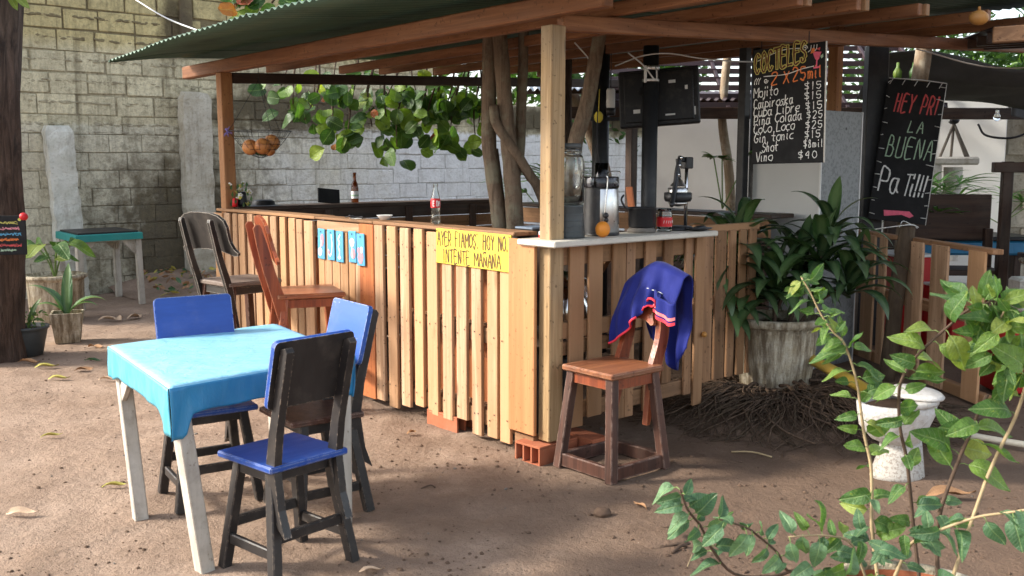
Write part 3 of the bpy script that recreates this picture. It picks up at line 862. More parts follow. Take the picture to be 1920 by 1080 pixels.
# beams
P1('beam', lambda b: b.beam((.045, -.36, 2.398), (.045, 4.74, 2.372), .075, .105, ch=.008), m['beam_y'], shelter, 'long front eave beam with weathered bare end')
P1('beam', lambda b: b.beam((.105, .045, 2.318), (6.2, .045, 2.318 + .05 * 6.1), .06, .088, ch=.007), m['beam_x'], shelter)
P1('beam', lambda b: b.beam((.104, 3.98, 2.286), (4.95, 3.98, 2.286 + .04 * 4.9), .07, .085, ch=.007), m['dark_x'], shelter, 'dark back beam')
for i, (a0, a1) in enumerate([(.46, .68), (1.12, 1.42), (1.68, 1.86), (2.34, 2.5), (3.2, 3.2), (4.0, 3.9)]):
    z0 = 2.41 + .05 * a0
    e = -.72 + rr.uniform(-.05, .03)
    P1('rafter', lambda b: b.beam((a0, e, z0 - .012), (a1, 4.45, 2.40 + .042 * a1), .05, .072, ch=.005), m['beam_y'], shelter)
    if i < 4:
        P1('rafter_tip', lambda b: b.beam((a0 + .052, e - .02, z0 - .012), (a0 + .06, e + .55, z0 - .012), .045, .07, ch=.004), m['old_y'], shelter)
# corrugated sheets
def sheet(b0, b1, a0, a1, lift, seed):
    wl = .076; nb = int((b1 - b0) / wl * 8); na = 14
    r_ = random.Random(seed); dz = r_.uniform(-.006, .006)
    def fn(s_, t_):
        b = b0 + (b1 - b0) * s_; aq = a0 + (.9 * max(0, b - 3.95) / .8 if b > 3.95 else 0)
        a = aq + (a1 - aq) * t_
        z = rz(a) + .055 + lift + .0085 * math.sin(b / wl * 2 * math.pi)
        if a < 0: z -= (a / -.87) ** 1.5 * (.012 + .115 * max(0, (b - 1.2) / 3.4) ** 1.5) + (-a) * .012 + dz * (-a)
        z += .012 * noise.noise(Vector((a * 1.2, b * 1.2, 2)))
        return (a, b, z)
    mb = MB(); mb.grid(fn, nb, na)
    o = part('roof_sheet', mb, m['roof_green'], shelter)
    md = o.modifiers.new('thick', 'SOLIDIFY'); md.thickness = .0025
    return o
bb = -.80
for i in range(7):
    sheet(bb, min(bb + .836, 4.78), -.88 + rr.uniform(-.012, .012), 4.3, .004 * (i % 2), i)
    bb += .79

# ---- pallet panels of the bar
def nail(mb, x, y, z, n):
    mb.lathe([(0, 0), (.0052, 0)], 6, M=Matrix.Translation((x, y, z)) @ n, smooth=False)
NF = Matrix.Rotation(R(-90), 4, 'Y'); NR = Matrix.Rotation(R(90), 4, 'X')
front = thing('slatted_bar', 'long sunlit bar front of pale upright pallet slats facing the yard', 'bar', CORNER, ANG)
slatsL = [(4.13, 3.955), (3.942, 3.82), (3.79, 3.692), (3.672, 3.557), (3.528, 3.416), (3.397, 3.279), (3.261, 3.146), (3.119, 3.007), (2.973, 2.872), (2.839, 2.725), (2.717, 2.614), (2.606, 2.467)]
slatsR = [(1.672, 1.559), (1.528, 1.413), (1.377, 1.266), (1.231, 1.124), (1.093, .973), (.937, .827), (.801, .689), (.654, .551), (.512, .407), (.4, .297)]
nl = MB()
for b1, b0 in slatsL + slatsR:
    zt = 1.195 + rr.uniform(-.008, .006); zb = .03 + rr.uniform(-.012, .02) + (.045 if .6 < b0 < 1.3 else 0); b1 -= .0075; b0 += .0075; w = b1 - b0
    lean = rr.uniform(-.004, .004)
    P1('slat', lambda b: b.box((-.009 + rr.uniform(-.002, .002), (b1 + b0) / 2, (zt + zb) / 2), (.022, w, zt - zb), Euler((lean, rr.uniform(-.002, .002), 0)), .003), m['pine_z'], front)
    for zz in (1.10, .62, .16):
        for q in (-.28, .25):
            if rr.random() < .75: nail(nl, -.0225, (b1 + b0) / 2 + q * w + rr.uniform(-.01, .01), zz + rr.uniform(-.02, .02), NF)
part('nail_heads', nl, m['black_metal'], front, kind='stuff')
for (y0, y1) in ((.30, 1.675), (2.47, 4.1)):
    for zz in (1.12, .62, .14):
        P1('rail', lambda b: b.box((.028, (y0 + y1) / 2, zz), (.045, y1 - y0, .09), None, .004), m['old_y'], front)
        P1('rail', lambda b: b.box((.125, (y0 + y1) / 2, zz), (.02, y1 - y0, .09), None, .003), m['old_y'], front)
    k = y0 + .06
    while k < y1 - .12:   # sparse rear boards seen through the gaps
        P1('rear_board', lambda b: b.box((.148, k + .05, .62), (.018, .1, 1.1), None, .003), m['plank_red'], front)
        k += .145
P1('end_plank', lambda b: b.box((-.031, .185, .665), (.022, .215, 1.06), None, .004), m['plank_orange'], front, 'wide orange plank by the corner post')
P1('foot_block', lambda b: b.box((.02, .19, .07), (.07, .16, .1), None, .004), m['old_y'], front)
P1('cap_board', lambda b: b.box((.075, .99, 1.213), (.17, 1.42, .022), None, .004), m['old_y'], front)
P1('cap_board', lambda b: b.box((.075, 3.28, 1.213), (.17, 1.64, .022), None, .004), m['old_y'], front)
gate = thing('bar_gate', 'low board gate in the bar front with the painted tags on it', 'gate', CORNER, ANG)
for b1, b0 in [(2.424, 2.343), (2.338, 2.241), (2.232, 2.133), (2.126, 2.028), (2.015, 1.937), (1.93, 1.868)]:
    P1('board', lambda b: b.box((.006, (b1 + b0) / 2, .6), (.018, b1 - b0, 1.06), None, .003), m['pine_z'], gate)
P1('top_rail', lambda b: b.box((.003, 2.145, 1.165), (.025, .56, .062), None, .004), m['pine_y'], gate)
P1('gate_cap', lambda b: b.box((.06, 2.07, 1.214), (.15, .75, .018), None, .004), m['old_y'], gate)
P1('edge_plank', lambda b: b.box((-.007, 1.768, .62), (.022, .172, 1.16), None, .004), m['plank_red'], gate, 'reddish orange edge plank')
P1('gate_rail', lambda b: b.box((.04, 2.07, .5), (.04, .72, .08), None, .004), m['old_y'], gate)
# right side below the shelf
side = thing('pallet_bar', 'shaded pallet panel with knotty slats under the white shelf', 'bar', CORNER, ANG)
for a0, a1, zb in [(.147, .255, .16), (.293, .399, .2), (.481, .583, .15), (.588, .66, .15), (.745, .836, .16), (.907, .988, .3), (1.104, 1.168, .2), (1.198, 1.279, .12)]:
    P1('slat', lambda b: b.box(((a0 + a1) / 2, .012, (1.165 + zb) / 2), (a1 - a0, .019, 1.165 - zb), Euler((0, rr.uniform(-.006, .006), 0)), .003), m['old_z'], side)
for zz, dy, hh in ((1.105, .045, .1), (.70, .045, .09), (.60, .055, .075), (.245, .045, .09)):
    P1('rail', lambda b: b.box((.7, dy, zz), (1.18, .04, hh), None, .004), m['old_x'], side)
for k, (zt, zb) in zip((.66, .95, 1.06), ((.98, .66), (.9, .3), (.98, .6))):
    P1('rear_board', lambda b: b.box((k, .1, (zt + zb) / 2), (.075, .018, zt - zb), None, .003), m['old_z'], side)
shelf = thing('serving_shelf', 'long off-white board shelf carrying the juice gear on the right side of the bar', 'shelf', CORNER, ANG)
P1('board', lambda b: b.box((.60, .045, 1.182), (1.33, .30, .032), None, .006), m['white_board'], shelf)
P1('bracket', lambda b: b.beam((.55, .02, 1.165), (.55, .18, .98), .04, .03), m['old_y'], shelf)
rear = thing('wood_pallet', 'dim pallet panel between the shelf and the white cabinet', 'pallet', W(1.33, .09, 0), ANG)
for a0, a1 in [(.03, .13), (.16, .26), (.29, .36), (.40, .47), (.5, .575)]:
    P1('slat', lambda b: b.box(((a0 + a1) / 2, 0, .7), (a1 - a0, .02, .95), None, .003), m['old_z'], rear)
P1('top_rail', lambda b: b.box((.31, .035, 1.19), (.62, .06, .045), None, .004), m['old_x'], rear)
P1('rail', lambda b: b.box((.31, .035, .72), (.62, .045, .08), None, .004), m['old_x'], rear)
# back and right counters of the bar
back = thing('back_counter', 'dark brown plank counter along the back of the bar', 'counter', CORNER, ANG)
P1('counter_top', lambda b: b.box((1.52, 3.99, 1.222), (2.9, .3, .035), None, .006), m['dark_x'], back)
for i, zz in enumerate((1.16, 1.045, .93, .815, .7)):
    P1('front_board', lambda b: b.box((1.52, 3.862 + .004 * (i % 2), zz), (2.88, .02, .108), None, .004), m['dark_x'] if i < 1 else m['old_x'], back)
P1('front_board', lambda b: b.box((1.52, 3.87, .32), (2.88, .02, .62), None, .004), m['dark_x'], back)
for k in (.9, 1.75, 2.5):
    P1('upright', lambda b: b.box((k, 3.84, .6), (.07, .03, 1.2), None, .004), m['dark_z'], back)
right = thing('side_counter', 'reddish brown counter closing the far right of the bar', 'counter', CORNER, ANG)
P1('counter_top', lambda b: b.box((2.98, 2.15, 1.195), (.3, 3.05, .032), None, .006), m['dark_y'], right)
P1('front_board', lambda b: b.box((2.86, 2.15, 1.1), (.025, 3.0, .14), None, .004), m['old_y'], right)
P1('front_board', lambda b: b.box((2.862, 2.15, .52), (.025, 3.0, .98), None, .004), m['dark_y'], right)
# storage glimpsed inside
def silver_bag(b):
    b.blob((0, 0, .35), .2, 2, 0, .16, (.8, .6, 1.5))
b = MB(); silver_bag(b); solid('foil_roll', b, m['chrome'], 'crumpled shiny foil bundle behind the slats under the shelf', 'foil', W(.46, .32, .35), ANG)
b = MB(); b.lathe([(0, 0), (.16, 0), (.19, .5), (.18, .52), (.165, .5), (0, .46)], 20)
solid('grey_bin', b, m['grey_plastic'], 'grey bin standing behind the slats near the corner post', 'bin', W(.26, .34, 0), ANG)

# hollow clay bricks that carry the pallets
def clay_brick(loc, rot, label):
    L, Wd, Hh = .30, .19, .11
    t = thing('hollow_brick', label, 'brick', loc, rot, 'clay bricks under the bar')
    b = MB(); w_ = .012
    for zz in (w_ / 2, Hh - w_ / 2): b.box((0, 0, zz), (Wd, L, w_), None, .002)
    n = 3
    for k in range(n + 1):
        x = -Wd / 2 + w_ / 2 + k * (Wd - w_) / n
        b.box((x, 0, Hh / 2), (w_, L, Hh - 2 * w_ - .002), None, .001)
    part('shell', b, m['terracotta'], t)
    return t
clay_brick(W(.07, .10, -.012), ANG - R(90) + R(4), 'hollow clay brick under the corner post with its holes showing')
clay_brick(W(.078, .95, -.018), ANG + R(1), 'half buried clay brick under the middle of the slatted front')
b = MB(); b.box((0, 0, .045), (.12, .28, .11), None, .004); solid('hollow_brick', b, m['terracotta'], 'clay brick in shade under the pallet panel behind the bar stool', 'brick', W(.3, .05, 0), ANG, 'clay bricks under the bar')

# ---- signs on the bar
sg = thing('yellow_sign', 'yellow hand lettered board reading AYER FIAMOS nailed to the slats', 'sign', W(-.026, .625, 1.11), ANG - R(90))
# local x runs to the right as seen from the yard
b = MB(); b.box((0, 0, 0), (.685, .012, .205), Euler((0, R(.4), 0)), .002); part('panel', b, m['sign_yellow'], sg)
b = MB()
lettering(b, 'AYER FIAMOS. HOY NO.', -.325, .008, .08, .008, -.0075, seed=3, end=.325, jit=.04)
lettering(b, 'INTENTE MAÑANA', -.27, -.090, .075, .008, -.0075, seed=4, end=.255, jit=.04)
part('lettering', b, m['ink_brown'], sg)
b = MB()
for x in (-.33, 0.05, .33): b.lathe([(0, -.0078), (.005, -.0078)], 8, M=Matrix.Translation((x, 0, .09)) @ Matrix.Rotation(R(90), 4, 'X') @ Matrix.Translation((0, 0, .0156)))
part('nail', b, m['black_metal'], sg)
TAGS = [('pink and white swirl', 2.36, 1.035, .02), ('white hook shape', 2.228, 1.035, .0), ('white bone shape', 2.11, 1.03, .0), ('white and red cup shape', 1.945, 1.04, -.01), ('mostly pink shape', 1.812, 1.03, -.035)]
for i, (d, bq, zq, tl) in enumerate(TAGS):
    xo = -.008 if i < 4 else -.026
    t = thing('painted_tag', 'small blue wooden tag painted with a ' + d + ', on the bar gate', 'tag', W(xo - .004, bq, zq), ANG - R(90), 'painted tags on the bar gate')
    b = MB(); b.box((0, 0, 0), (.094, .008, .212), Euler((0, tl + rr.uniform(-.02, .02), 0)), .003); part('panel', b, m['tag_blue'], t)
    wv = MB(); y = -.006
    def blobpoly(cx, cz, rx, rzz, mi, yy, n=14):
        vs = [(cx + rx * math.cos(2 * math.pi * k / n) * rr.uniform(.85, 1.1), yy, cz + rzz * math.sin(2 * math.pi * k / n) * rr.uniform(.85, 1.1)) for k in range(n)]
        wv.add(vs, [tuple(range(n))], mi)
    if i == 0:
        blobpoly(.018, .03, .022, .045, 0, y); blobpoly(-.012, -.055, .03, .03, 1, y - .0008); ribbon(wv, [(-.03, -.06), (.0, -.02), (.012, .02)], .01, y - .0016, 1)
    elif i == 1:
        ribbon(wv, [(q.x, q.z) for q in smooth_path([(.012, 0, .07), (.02, 0, .02), (.016, 0, -.04), (-.004, 0, -.075), (-.026, 0, -.06), (-.03, 0, -.035)])], .011, y, 1); blobpoly(-.022, -.05, .01, .014, 0, y - .0008)
    elif i == 2:
        ribbon(wv, [(q.x, q.z) for q in smooth_path([(.01, 0, .08), (-.012, 0, .05), (.004, 0, .03), (-.012, 0, .0), (.002, 0, -.03), (.0, 0, -.06)])], .013, y, 1); blobpoly(0, -.075, .022, .012, 1, y - .0008)
    elif i == 3:
        blobpoly(0, .03, .03, .032, 1, y); blobpoly(.012, -.045, .028, .035, 0, y - .0008); ribbon(wv, [(.0, .0), (.004, -.075)], .006, y - .0016, 1)
    else:
        blobpoly(.0, -.05, .034, .045, 0, y); blobpoly(-.02, -.005, .018, .02, 0, y - .0008); blobpoly(.018, .0, .016, .022, 1, y - .0012)
    part('painting', wv, [m['tag_pink'], m['tag_white']], t)
    b = MB(); b.lathe([(0, -.0062), (.006, -.0062)], 8, M=Matrix.Translation((0, 0, .085)) @ Matrix.Rotation(R(90), 4, 'X') @ Matrix.Translation((0, 0, .0124))); part('nail', b, m['black_metal'], t)
# ================================================================ BLUE TABLE AND CHAIRS
def quad_table():
    T4 = [Vector(p) for p in ((-1.857, 4.51), (-1.283, 3.645), (-.689, 4.29), (-1.237, 5.15))]    # left, near, right, far corner
    F4 = [Vector(p) for p in ((-1.69, 4.345), (-1.212, 3.755), (-.745, 4.305), (-1.2, 4.98))]
    c = sum(T4, Vector((0, 0))) / 4
    t = thing('blue_table', 'square white legged table covered with a sky blue oilcloth', 'table', (c.x, c.y, 0))
    L = lambda p, z: Vector((p.x - c.x, p.y - c.y, z))
    ht = .765
    for i in range(4):
        top = T4[i].lerp(c, .10); ft = F4[i]
        b = MB(); p0, p1 = L(ft.lerp(c, .02), -.01), L(top, ht - .03)
        d = (T4[(i + 1) % 4] - T4[i])
        b.beam(p0, p1, .06, .06, up=(d.x, d.y, 0), ch=.004)
        part('leg', b, m['white_paint'], t)
    for i in range(4):
        a, q = T4[i].lerp(c, .075), T4[(i + 1) % 4].lerp(c, .075)
        b = MB(); b.beam(L(a.lerp(q, .05), ht - .07), L(a.lerp(q, .95), ht - .07), .022, .09, ch=.003); part('apron', b, m['white_paint'], t)
        for s_, e_ in (((a, q),) if i == 0 else ((q, a),) if i == 2 else ()):
            b = MB(); b.beam(L(s_.lerp(e_, .04), ht - .24), L(s_.lerp(e_, .24), ht - .09), .022, .07, ch=.003); part('brace', b, m['white_paint'], t)
    b = MB(); vs = [L(p.lerp(c, .015), z) for z in (ht - .035, ht - .014) for p in T4]
    b.add(vs, [(0, 1, 2, 3), (4, 5, 6, 7)] + [(k, (k + 1) % 4, 4 + (k + 1) % 4, 4 + k) for k in range(4)]); part('tabletop', b, m['white_paint'], t)
    # oilcloth: top and four hanging sides, deeper at the corners
    cl = MB()
    N = 40
    def top(u_, v_):
        p = (T4[0].lerp(T4[1], u_)).lerp(T4[3].lerp(T4[2], u_), v_)
        e = min(u_, 1 - u_, v_, 1 - v_)
        wr = .0022 * noise.noise(Vector((p.x * 5, p.y * 5, 0))) + .003 * abs(noise.noise(Vector((p.x * 11, p.y * 2.5, 5)))) + .0025 * abs(noise.noise(Vector((p.x * 2 + p.y * 7, p.y * 3, 8))))
        return L(p, ht + .004 - .008 * max(0, 1 - e / .02) ** 2 + wr * min(1, e / .03))
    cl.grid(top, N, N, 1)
    ss = lambda x: 0.0 if x <= 0 else (1.0 if x >= 1 else x * x * (3 - 2 * x))
    def drop(i, s_):
        b_ = (.118, .112, .11, .11)[i] + .006 * math.sin(s_ * 9 + i * 2) + .004 * math.sin(s_ * 23 + i)
        t0 = (.02, .085, .075, .03)[i]; t1 = (.075, .075, .03, .02)[i]
        k0 = (.10, .045, .05, .05)[i]; k1 = (.20, .045, .05, .05)[i]
        w0 = .055 if i != 0 else .04; w1 = .05 if i != 0 else .02
        return b_ + t0 * (1 - ss((s_ - w0) / k0)) + t1 * ss((s_ - 1 + w1 + k1) / k1)
    for i in range(4):
        A, Bq = T4[i], T4[(i + 1) % 4]
        nrm = Vector((Bq.y - A.y, -(Bq.x - A.x))).normalized()
        if nrm.dot(A - c) < 0: nrm = -nrm
        def sidef(u_, v_):
            p = A.lerp(Bq, u_)
            dz = drop(i, u_) * v_
            corner = max(0, 1 - min(u_, 1 - u_) / .12)
            fold = .010 * noise.noise(Vector((u_ * 7, v_ * 1.2, i * 3.7))) + .005 * math.sin(u_ * 26 + v_ * 2 + i * 2) + .010 * corner * math.sin(u_ * 60 + v_ * 3)
            q = p + nrm * (.004 + fold * v_)
            q = q.lerp(c, .014 * v_)
            return L(q, ht - .004 - dz)
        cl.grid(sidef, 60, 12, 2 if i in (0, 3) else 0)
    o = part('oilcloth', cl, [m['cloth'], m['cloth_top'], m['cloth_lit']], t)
    md = o.modifiers.new('thick', 'SOLIDIFY'); md.thickness = .002
    return t
quad_table()

def blue_chair(label, loc, th, worn=False, dark_seat=False):
    t = thing('blue_chair', label, 'chair', (loc[0], loc[1], 0), th, 'blue and black chairs at the blue table')
    K = m['black_wood']; BL = m['blue_worn'] if worn else m['blue_paint']
    for sx in (-1, 1):
        b = MB(); b.beam((sx * .188, .168, 0), (sx * .13, .118, .445), .042, .042, up=(0, 1, 0)); part('leg', b, K, t)
        b = MB(); b.beam((sx * .188, -.172, 0), (sx * .135, -.10, .445), .042, .045, up=(0, 1, 0)); part('leg', b, K, t)
        # sawn back post with a bend at seat height
        poly = [(-.205, .20), (-.170, .30), (-.150, .45), (-.172, .60), (-.222, .80), (-.252, .915), (-.240, .932), (-.215, .925), (-.178, .80), (-.125, .60), (-.098, .46), (-.115, .34), (-.165, .23)]
        M = Matrix.Translation((sx * .146, 0, 0)) @ Matrix.Rotation(R(90), 4, 'Z')
        b = MB(); b.prism(poly, .034, M); part('back_post', b, K, t)
    b = MB(); b.box((0, .02, .459), (.37, .36, .026), None, .006)
    part('seat', b, m['stool_old'] if dark_seat else BL, t)
    for y in (-.1, .125):
        b = MB(); b.box((0, y, .42), (.24, .022, .05), None, .003); part('apron', b, K, t)
    for sx in (-1, 1):
        b = MB(); b.box((sx * .137, .01, .42), (.022, .2, .05), None, .003); part('apron', b, K, t)
    for (p0, p1) in (((-.172, .155, .125), (-.172, -.152, .125)), ((.172, .155, .125), (.172, -.152, .125)), ((-.165, .148, .185), (.165, .148, .185)), ((-.165, -.142, .185), (.165, -.142, .185))):
        b = MB(); b.beam(p0, p1, .022, .042); part('stretcher', b, K, t)
    # back panel: painted front, black behind
    mb = MB(); pz = []; hw, z0, z1, r_ = .185, .0, .272, .022
    for cx, cz, a0 in ((hw - r_, z0 + r_, -90), (hw - r_, z1 - r_, 0), (-hw + r_, z1 - r_, 90), (-hw + r_, z0 + r_, 180)):
        for k in range(4):
            a = R(a0 + k * 30); pz.append((cx + r_ * math.cos(a), cz + r_ * math.sin(a)))
    M = Matrix.Translation((0, -.137, .69)) @ Matrix.Rotation(R(14.2), 4, 'X')
    mb.prism(pz, .022, M, 1, 0, 0)        # local -y is the rear
    part('backrest', mb, [BL, K], t)
    return t
blue_chair('blue chair with black back turned to the viewer, near side of the table', (-.895, 3.83), R(48.6))
blue_chair('bright blue chair behind the far left edge of the blue table', (-1.455, 4.65), R(212))
blue_chair('scratched blue chair at the right end of the table, beside the pallet slats', (-.91, 4.50), R(125.6), True, True)

# ================================================================ BAR CHAIRS (forward = local +x)
def bar_chair(name, label, loc, rot, seat_z, hx, hy, back_top, mats, style, post_y, foot=.06, lean=.12, group='tall wooden bar chairs'):
    t = thing(name, label, 'bar chair', loc, rot, group)
    sm, lm, bm_ = mats
    b = MB(); b.box((0, 0, seat_z - .016), (hx * 2 + .03, hy * 2 + .03, .032), None, .009); part('seat', b, sm, t)
    for sx in (-1, 1):
        for sy in (-1, 1):
            b = MB(); b.beam((sx * (hx + foot * .6), sy * (hy + foot * .6), 0), (sx * (hx - .03), sy * (hy - .03), seat_z - .03), .05, .05, up=(0, 1, 0)); part('leg', b, lm, t)
    for sy in (-1, 1):
        b = MB(); b.box((0, sy * (hy - .025), seat_z - .065), (hx * 2 - .08, .024, .055), None, .003); part('apron', b, bm_, t)
    for sx in (-1, 1):
        b = MB(); b.box((sx * (hx - .025), 0, seat_z - .065), (.024, hy * 2 - .08, .055), None, .003); part('apron', b, bm_, t)
    zr = .045 if style == 'low' else .3
    kk = 1 - zr / seat_z
    ex, ey = hx - .03 + (foot * .6 + .03) * kk, hy - .03 + (foot * .6 + .03) * kk
    for p0, p1 in (((-ex, -ey, zr), (ex, -ey, zr)), ((-ex, ey, zr), (ex, ey, zr)), ((-ex, -ey, zr + .002), (-ex, ey, zr + .002)), ((ex, -ey, zr + .002), (ex, ey, zr + .002))):
        b = MB(); b.beam(p0, p1, .03, .07); part('stretcher', b, lm, t)
    zt = back_top - .08
    x0 = -hx - .005
    for sy in (-1, 1):
        H_ = zt - seat_z
        cl = [(x0 + .055, seat_z - .32), (x0 + .015, seat_z - .12), (x0 - .01, seat_z), (x0 - .055, seat_z + H_ * .35), (x0 - lean * .75, seat_z + H_ * .7), (x0 - lean, zt)]
        hw_ = [.012, .034, .040, .036, .034, .026] if style != 'black' else [.012, .022, .026, .022, .02, .018]
        sm_c = smooth_path([(p[0], 0, p[1]) for p in cl], 4)
        n = len(sm_c)
        def hwat(i):
            f = i / (n - 1) * (len(hw_) - 1); j = min(int(f), len(hw_) - 2); return hw_[j] + (hw_[j + 1] - hw_[j]) * (f - j)
        poly = [(q.x - hwat(i), q.z) for i, q in enumerate(sm_c)] + [(sm_c[-1].x - .012, zt + .022), (sm_c[-1].x + .014, zt + .022)] + [(q.x + hwat(i), q.z) for i, q in reversed(list(enumerate(sm_c)))]
        b = MB(); b.prism(poly, .034, Matrix.Translation((0, sy * post_y, 0))); part('back_post', b, bm_, t)
    # shaped back panel between/behind the posts
    ph = back_top - (seat_z + .2)
    half = [(0, 1.0), (.10, .985), (.18, .93), (.235, .82), (.25, .66), (.243, .48), (.245, .3), (.27, .14), (.30, .07), (.295, .0), (.255, -.02), (.20, .03), (.12, .085), (0, .10)]
    k = (post_y + .07) / .25 * (.48 if style == 'low' else (1.16 if style == 'black' else 1))
    poly = [(x * k, z * ph) for x, z in half] + [(-x * k, z * ph) for x, z in half[-2:0:-1]]
    ang = math.atan2(lean * .95, zt - seat_z)
    M = Matrix.Translation((x0 - .028 + .018, 0, seat_z + .2)) @ Matrix.Rotation(-ang * .95, 4, 'Y') @ Matrix.Rotation(R(90), 4, 'Z')
    b = MB(); b.prism(poly, .022, M); part('backrest', b, bm_ if style != 'black' else m['black_old'], t)
    return t
bar_chair('bar_chair', 'glossy orange brown bar chair facing the gate of the bar', W(-.345, 1.99, 0), ANG - R(19), .775, .2, .215, 1.275, (m['varnish_x'], m['varnish_z'], m['varnish_z']), 'orange', .2)
bar_chair('bar_chair', 'black scuffed bar chair with grey seat at the far left of the bar', W(-.40, 2.86, 0), ANG + R(6), .775, .2, .2, 1.275, (m['seat_grey'], m['stool_old'], m['black_old']), 'black', .195)
STOOL = W(.195, -.275, 0)
bar_chair('bar_chair', 'low worn brown stool chair under the shelf with a navy jersey over its back', STOOL, ANG + math.pi, .555, .18, .17, 1.0, (m['seat_old'], m['stool_old'], m['varnish_z']), 'low', .12, .035, .09)

# jersey draped over the back of that stool (local frame: x = along b towards the camera, y away from the seat)
def jersey():
    t = thing('navy_jersey', 'navy blue sports jersey with red trim hung over the brown stool back', 'jersey', W(.465, -.31, 0), ANG)
    # local x = a (away from seat), local y = b
    mb = MB(); N, K = 60, 48
    topz = 1.085
    def prof(s_):   # s_ 0..1 along b from far (+.17) to near (-.27)
        y = .16 - .40 * s_
        ridge = topz - .10 * max(0, (.45 - s_) / .45) ** 1.3 - .055 * max(0, (s_ - .55) / .45) ** 1.2
        front = .20 + .16 * (1 - s_) ** .8 + .015 * math.sin(s_ * 9)
        front -= .05 * math.exp(-((s_ - .62) / .1) ** 2)
        backl = .34 + .24 * math.exp(-((s_ - .62) / .3) ** 2)
        return y, ridge, front, backl
    def fn(s_, v_):
        y, ridge, fr, bk = prof(s_)
        f = v_ * 2 - 1          # -1 front hem .. 0 ridge .. 1 back hem
        if f < 0:
            d = -f; z = ridge - fr * d ** 1.15
            x = -.03 - .105 * d ** .85 - .012 * math.sin(s_ * 14 + 1) * d + .012 * math.sin(s_ * 31) * d - .05 * d * noise.noise(Vector((s_ * 7 + d, d * 2.5, 1)))
            y2 = y + (.05 * (1 - s_) - .02 * s_) * d
        else:
            d = f; z = ridge - bk * d ** 1.1
            x = .03 + .02 * d ** .6 + .022 * math.sin(s_ * 12 + d) * d + .014 * math.sin(s_ * 27 + 2) * d + .05 * d * noise.noise(Vector((s_ * 7, d * 2.5, 5)))
            y2 = y * (1 - .22 * d) - .03 * d
        if abs(f) < .12: x *= (abs(f) / .12) ** .5
        return (x, y2, z)
    mb.grid(fn, N, K)
    o = part('body', mb, m['jersey'], t); md = o.modifiers.new('thick', 'SOLIDIFY'); md.thickness = .004
    # collar / sleeve cuff with red stripes at the near side of the front flap, and red hem piping
    tr = MB()
    tr.tube([Vector(fn(i / 30, .0)) + Vector((-.003, 0, .0)) for i in range(0, 14)], .0065, 6)
    tr.tube([Vector(fn(i / 30, .0)) + Vector((-.003, 0, .0)) for i in range(16, 31)], .005, 6)
    part('hem_piping', tr, m['trim_red'], t)
    # the sleeve: folded band with three stripes
    sl = MB()
    def sleeve(u_, v_):
        base = Vector(fn(.66 + .34 * u_, .12)); 
        return base + Vector((-.028 - .014 * math.sin(u_ * 3), .0 - .03 * u_, .035 - .115 * v_ + .012 * math.sin(u_ * 5)))
    sl.grid(sleeve, 12, 8)
    o2 = part('sleeve', sl, m['jersey'], t); md = o2.modifiers.new('thick', 'SOLIDIFY'); md.thickness = .006
    for k, mat in ((.70, m['trim_pink']), (.92, m['trim_red'])):
        st = MB(); st.grid(lambda u_, v_: Vector(sleeve(u_, k + (v_ - .5) * .14)) + Vector((-.0055, 0, 0)), 12, 1); part('stripe', st, mat, t)
    cu = MB(); q0 = Vector(sleeve(-.06, .62)); cu.lathe([(.022, -.008), (.03, 0), (.022, .008), (.016, 0), (.022, -.008)], 14, M=Matrix.Translation(q0) @ Matrix.Rotation(R(75), 4, 'Y'), sx=1, sy=1.3); part('cuff', cu, m['trim_red'], t)
    lg = MB(); 
    q1 = Vector(fn(.55, .2)) + Vector((-.006, 0, 0)); q2 = Vector(fn(.75, .21)) + Vector((-.006, 0, 0))
    lg.tube([q1.lerp(q2, i / 8) + Vector((0, 0, .003 * math.sin(i * 2.2))) for i in range(9)], .0022, 5); part('small_lettering', lg, m['chalk_white'], t)
jersey()

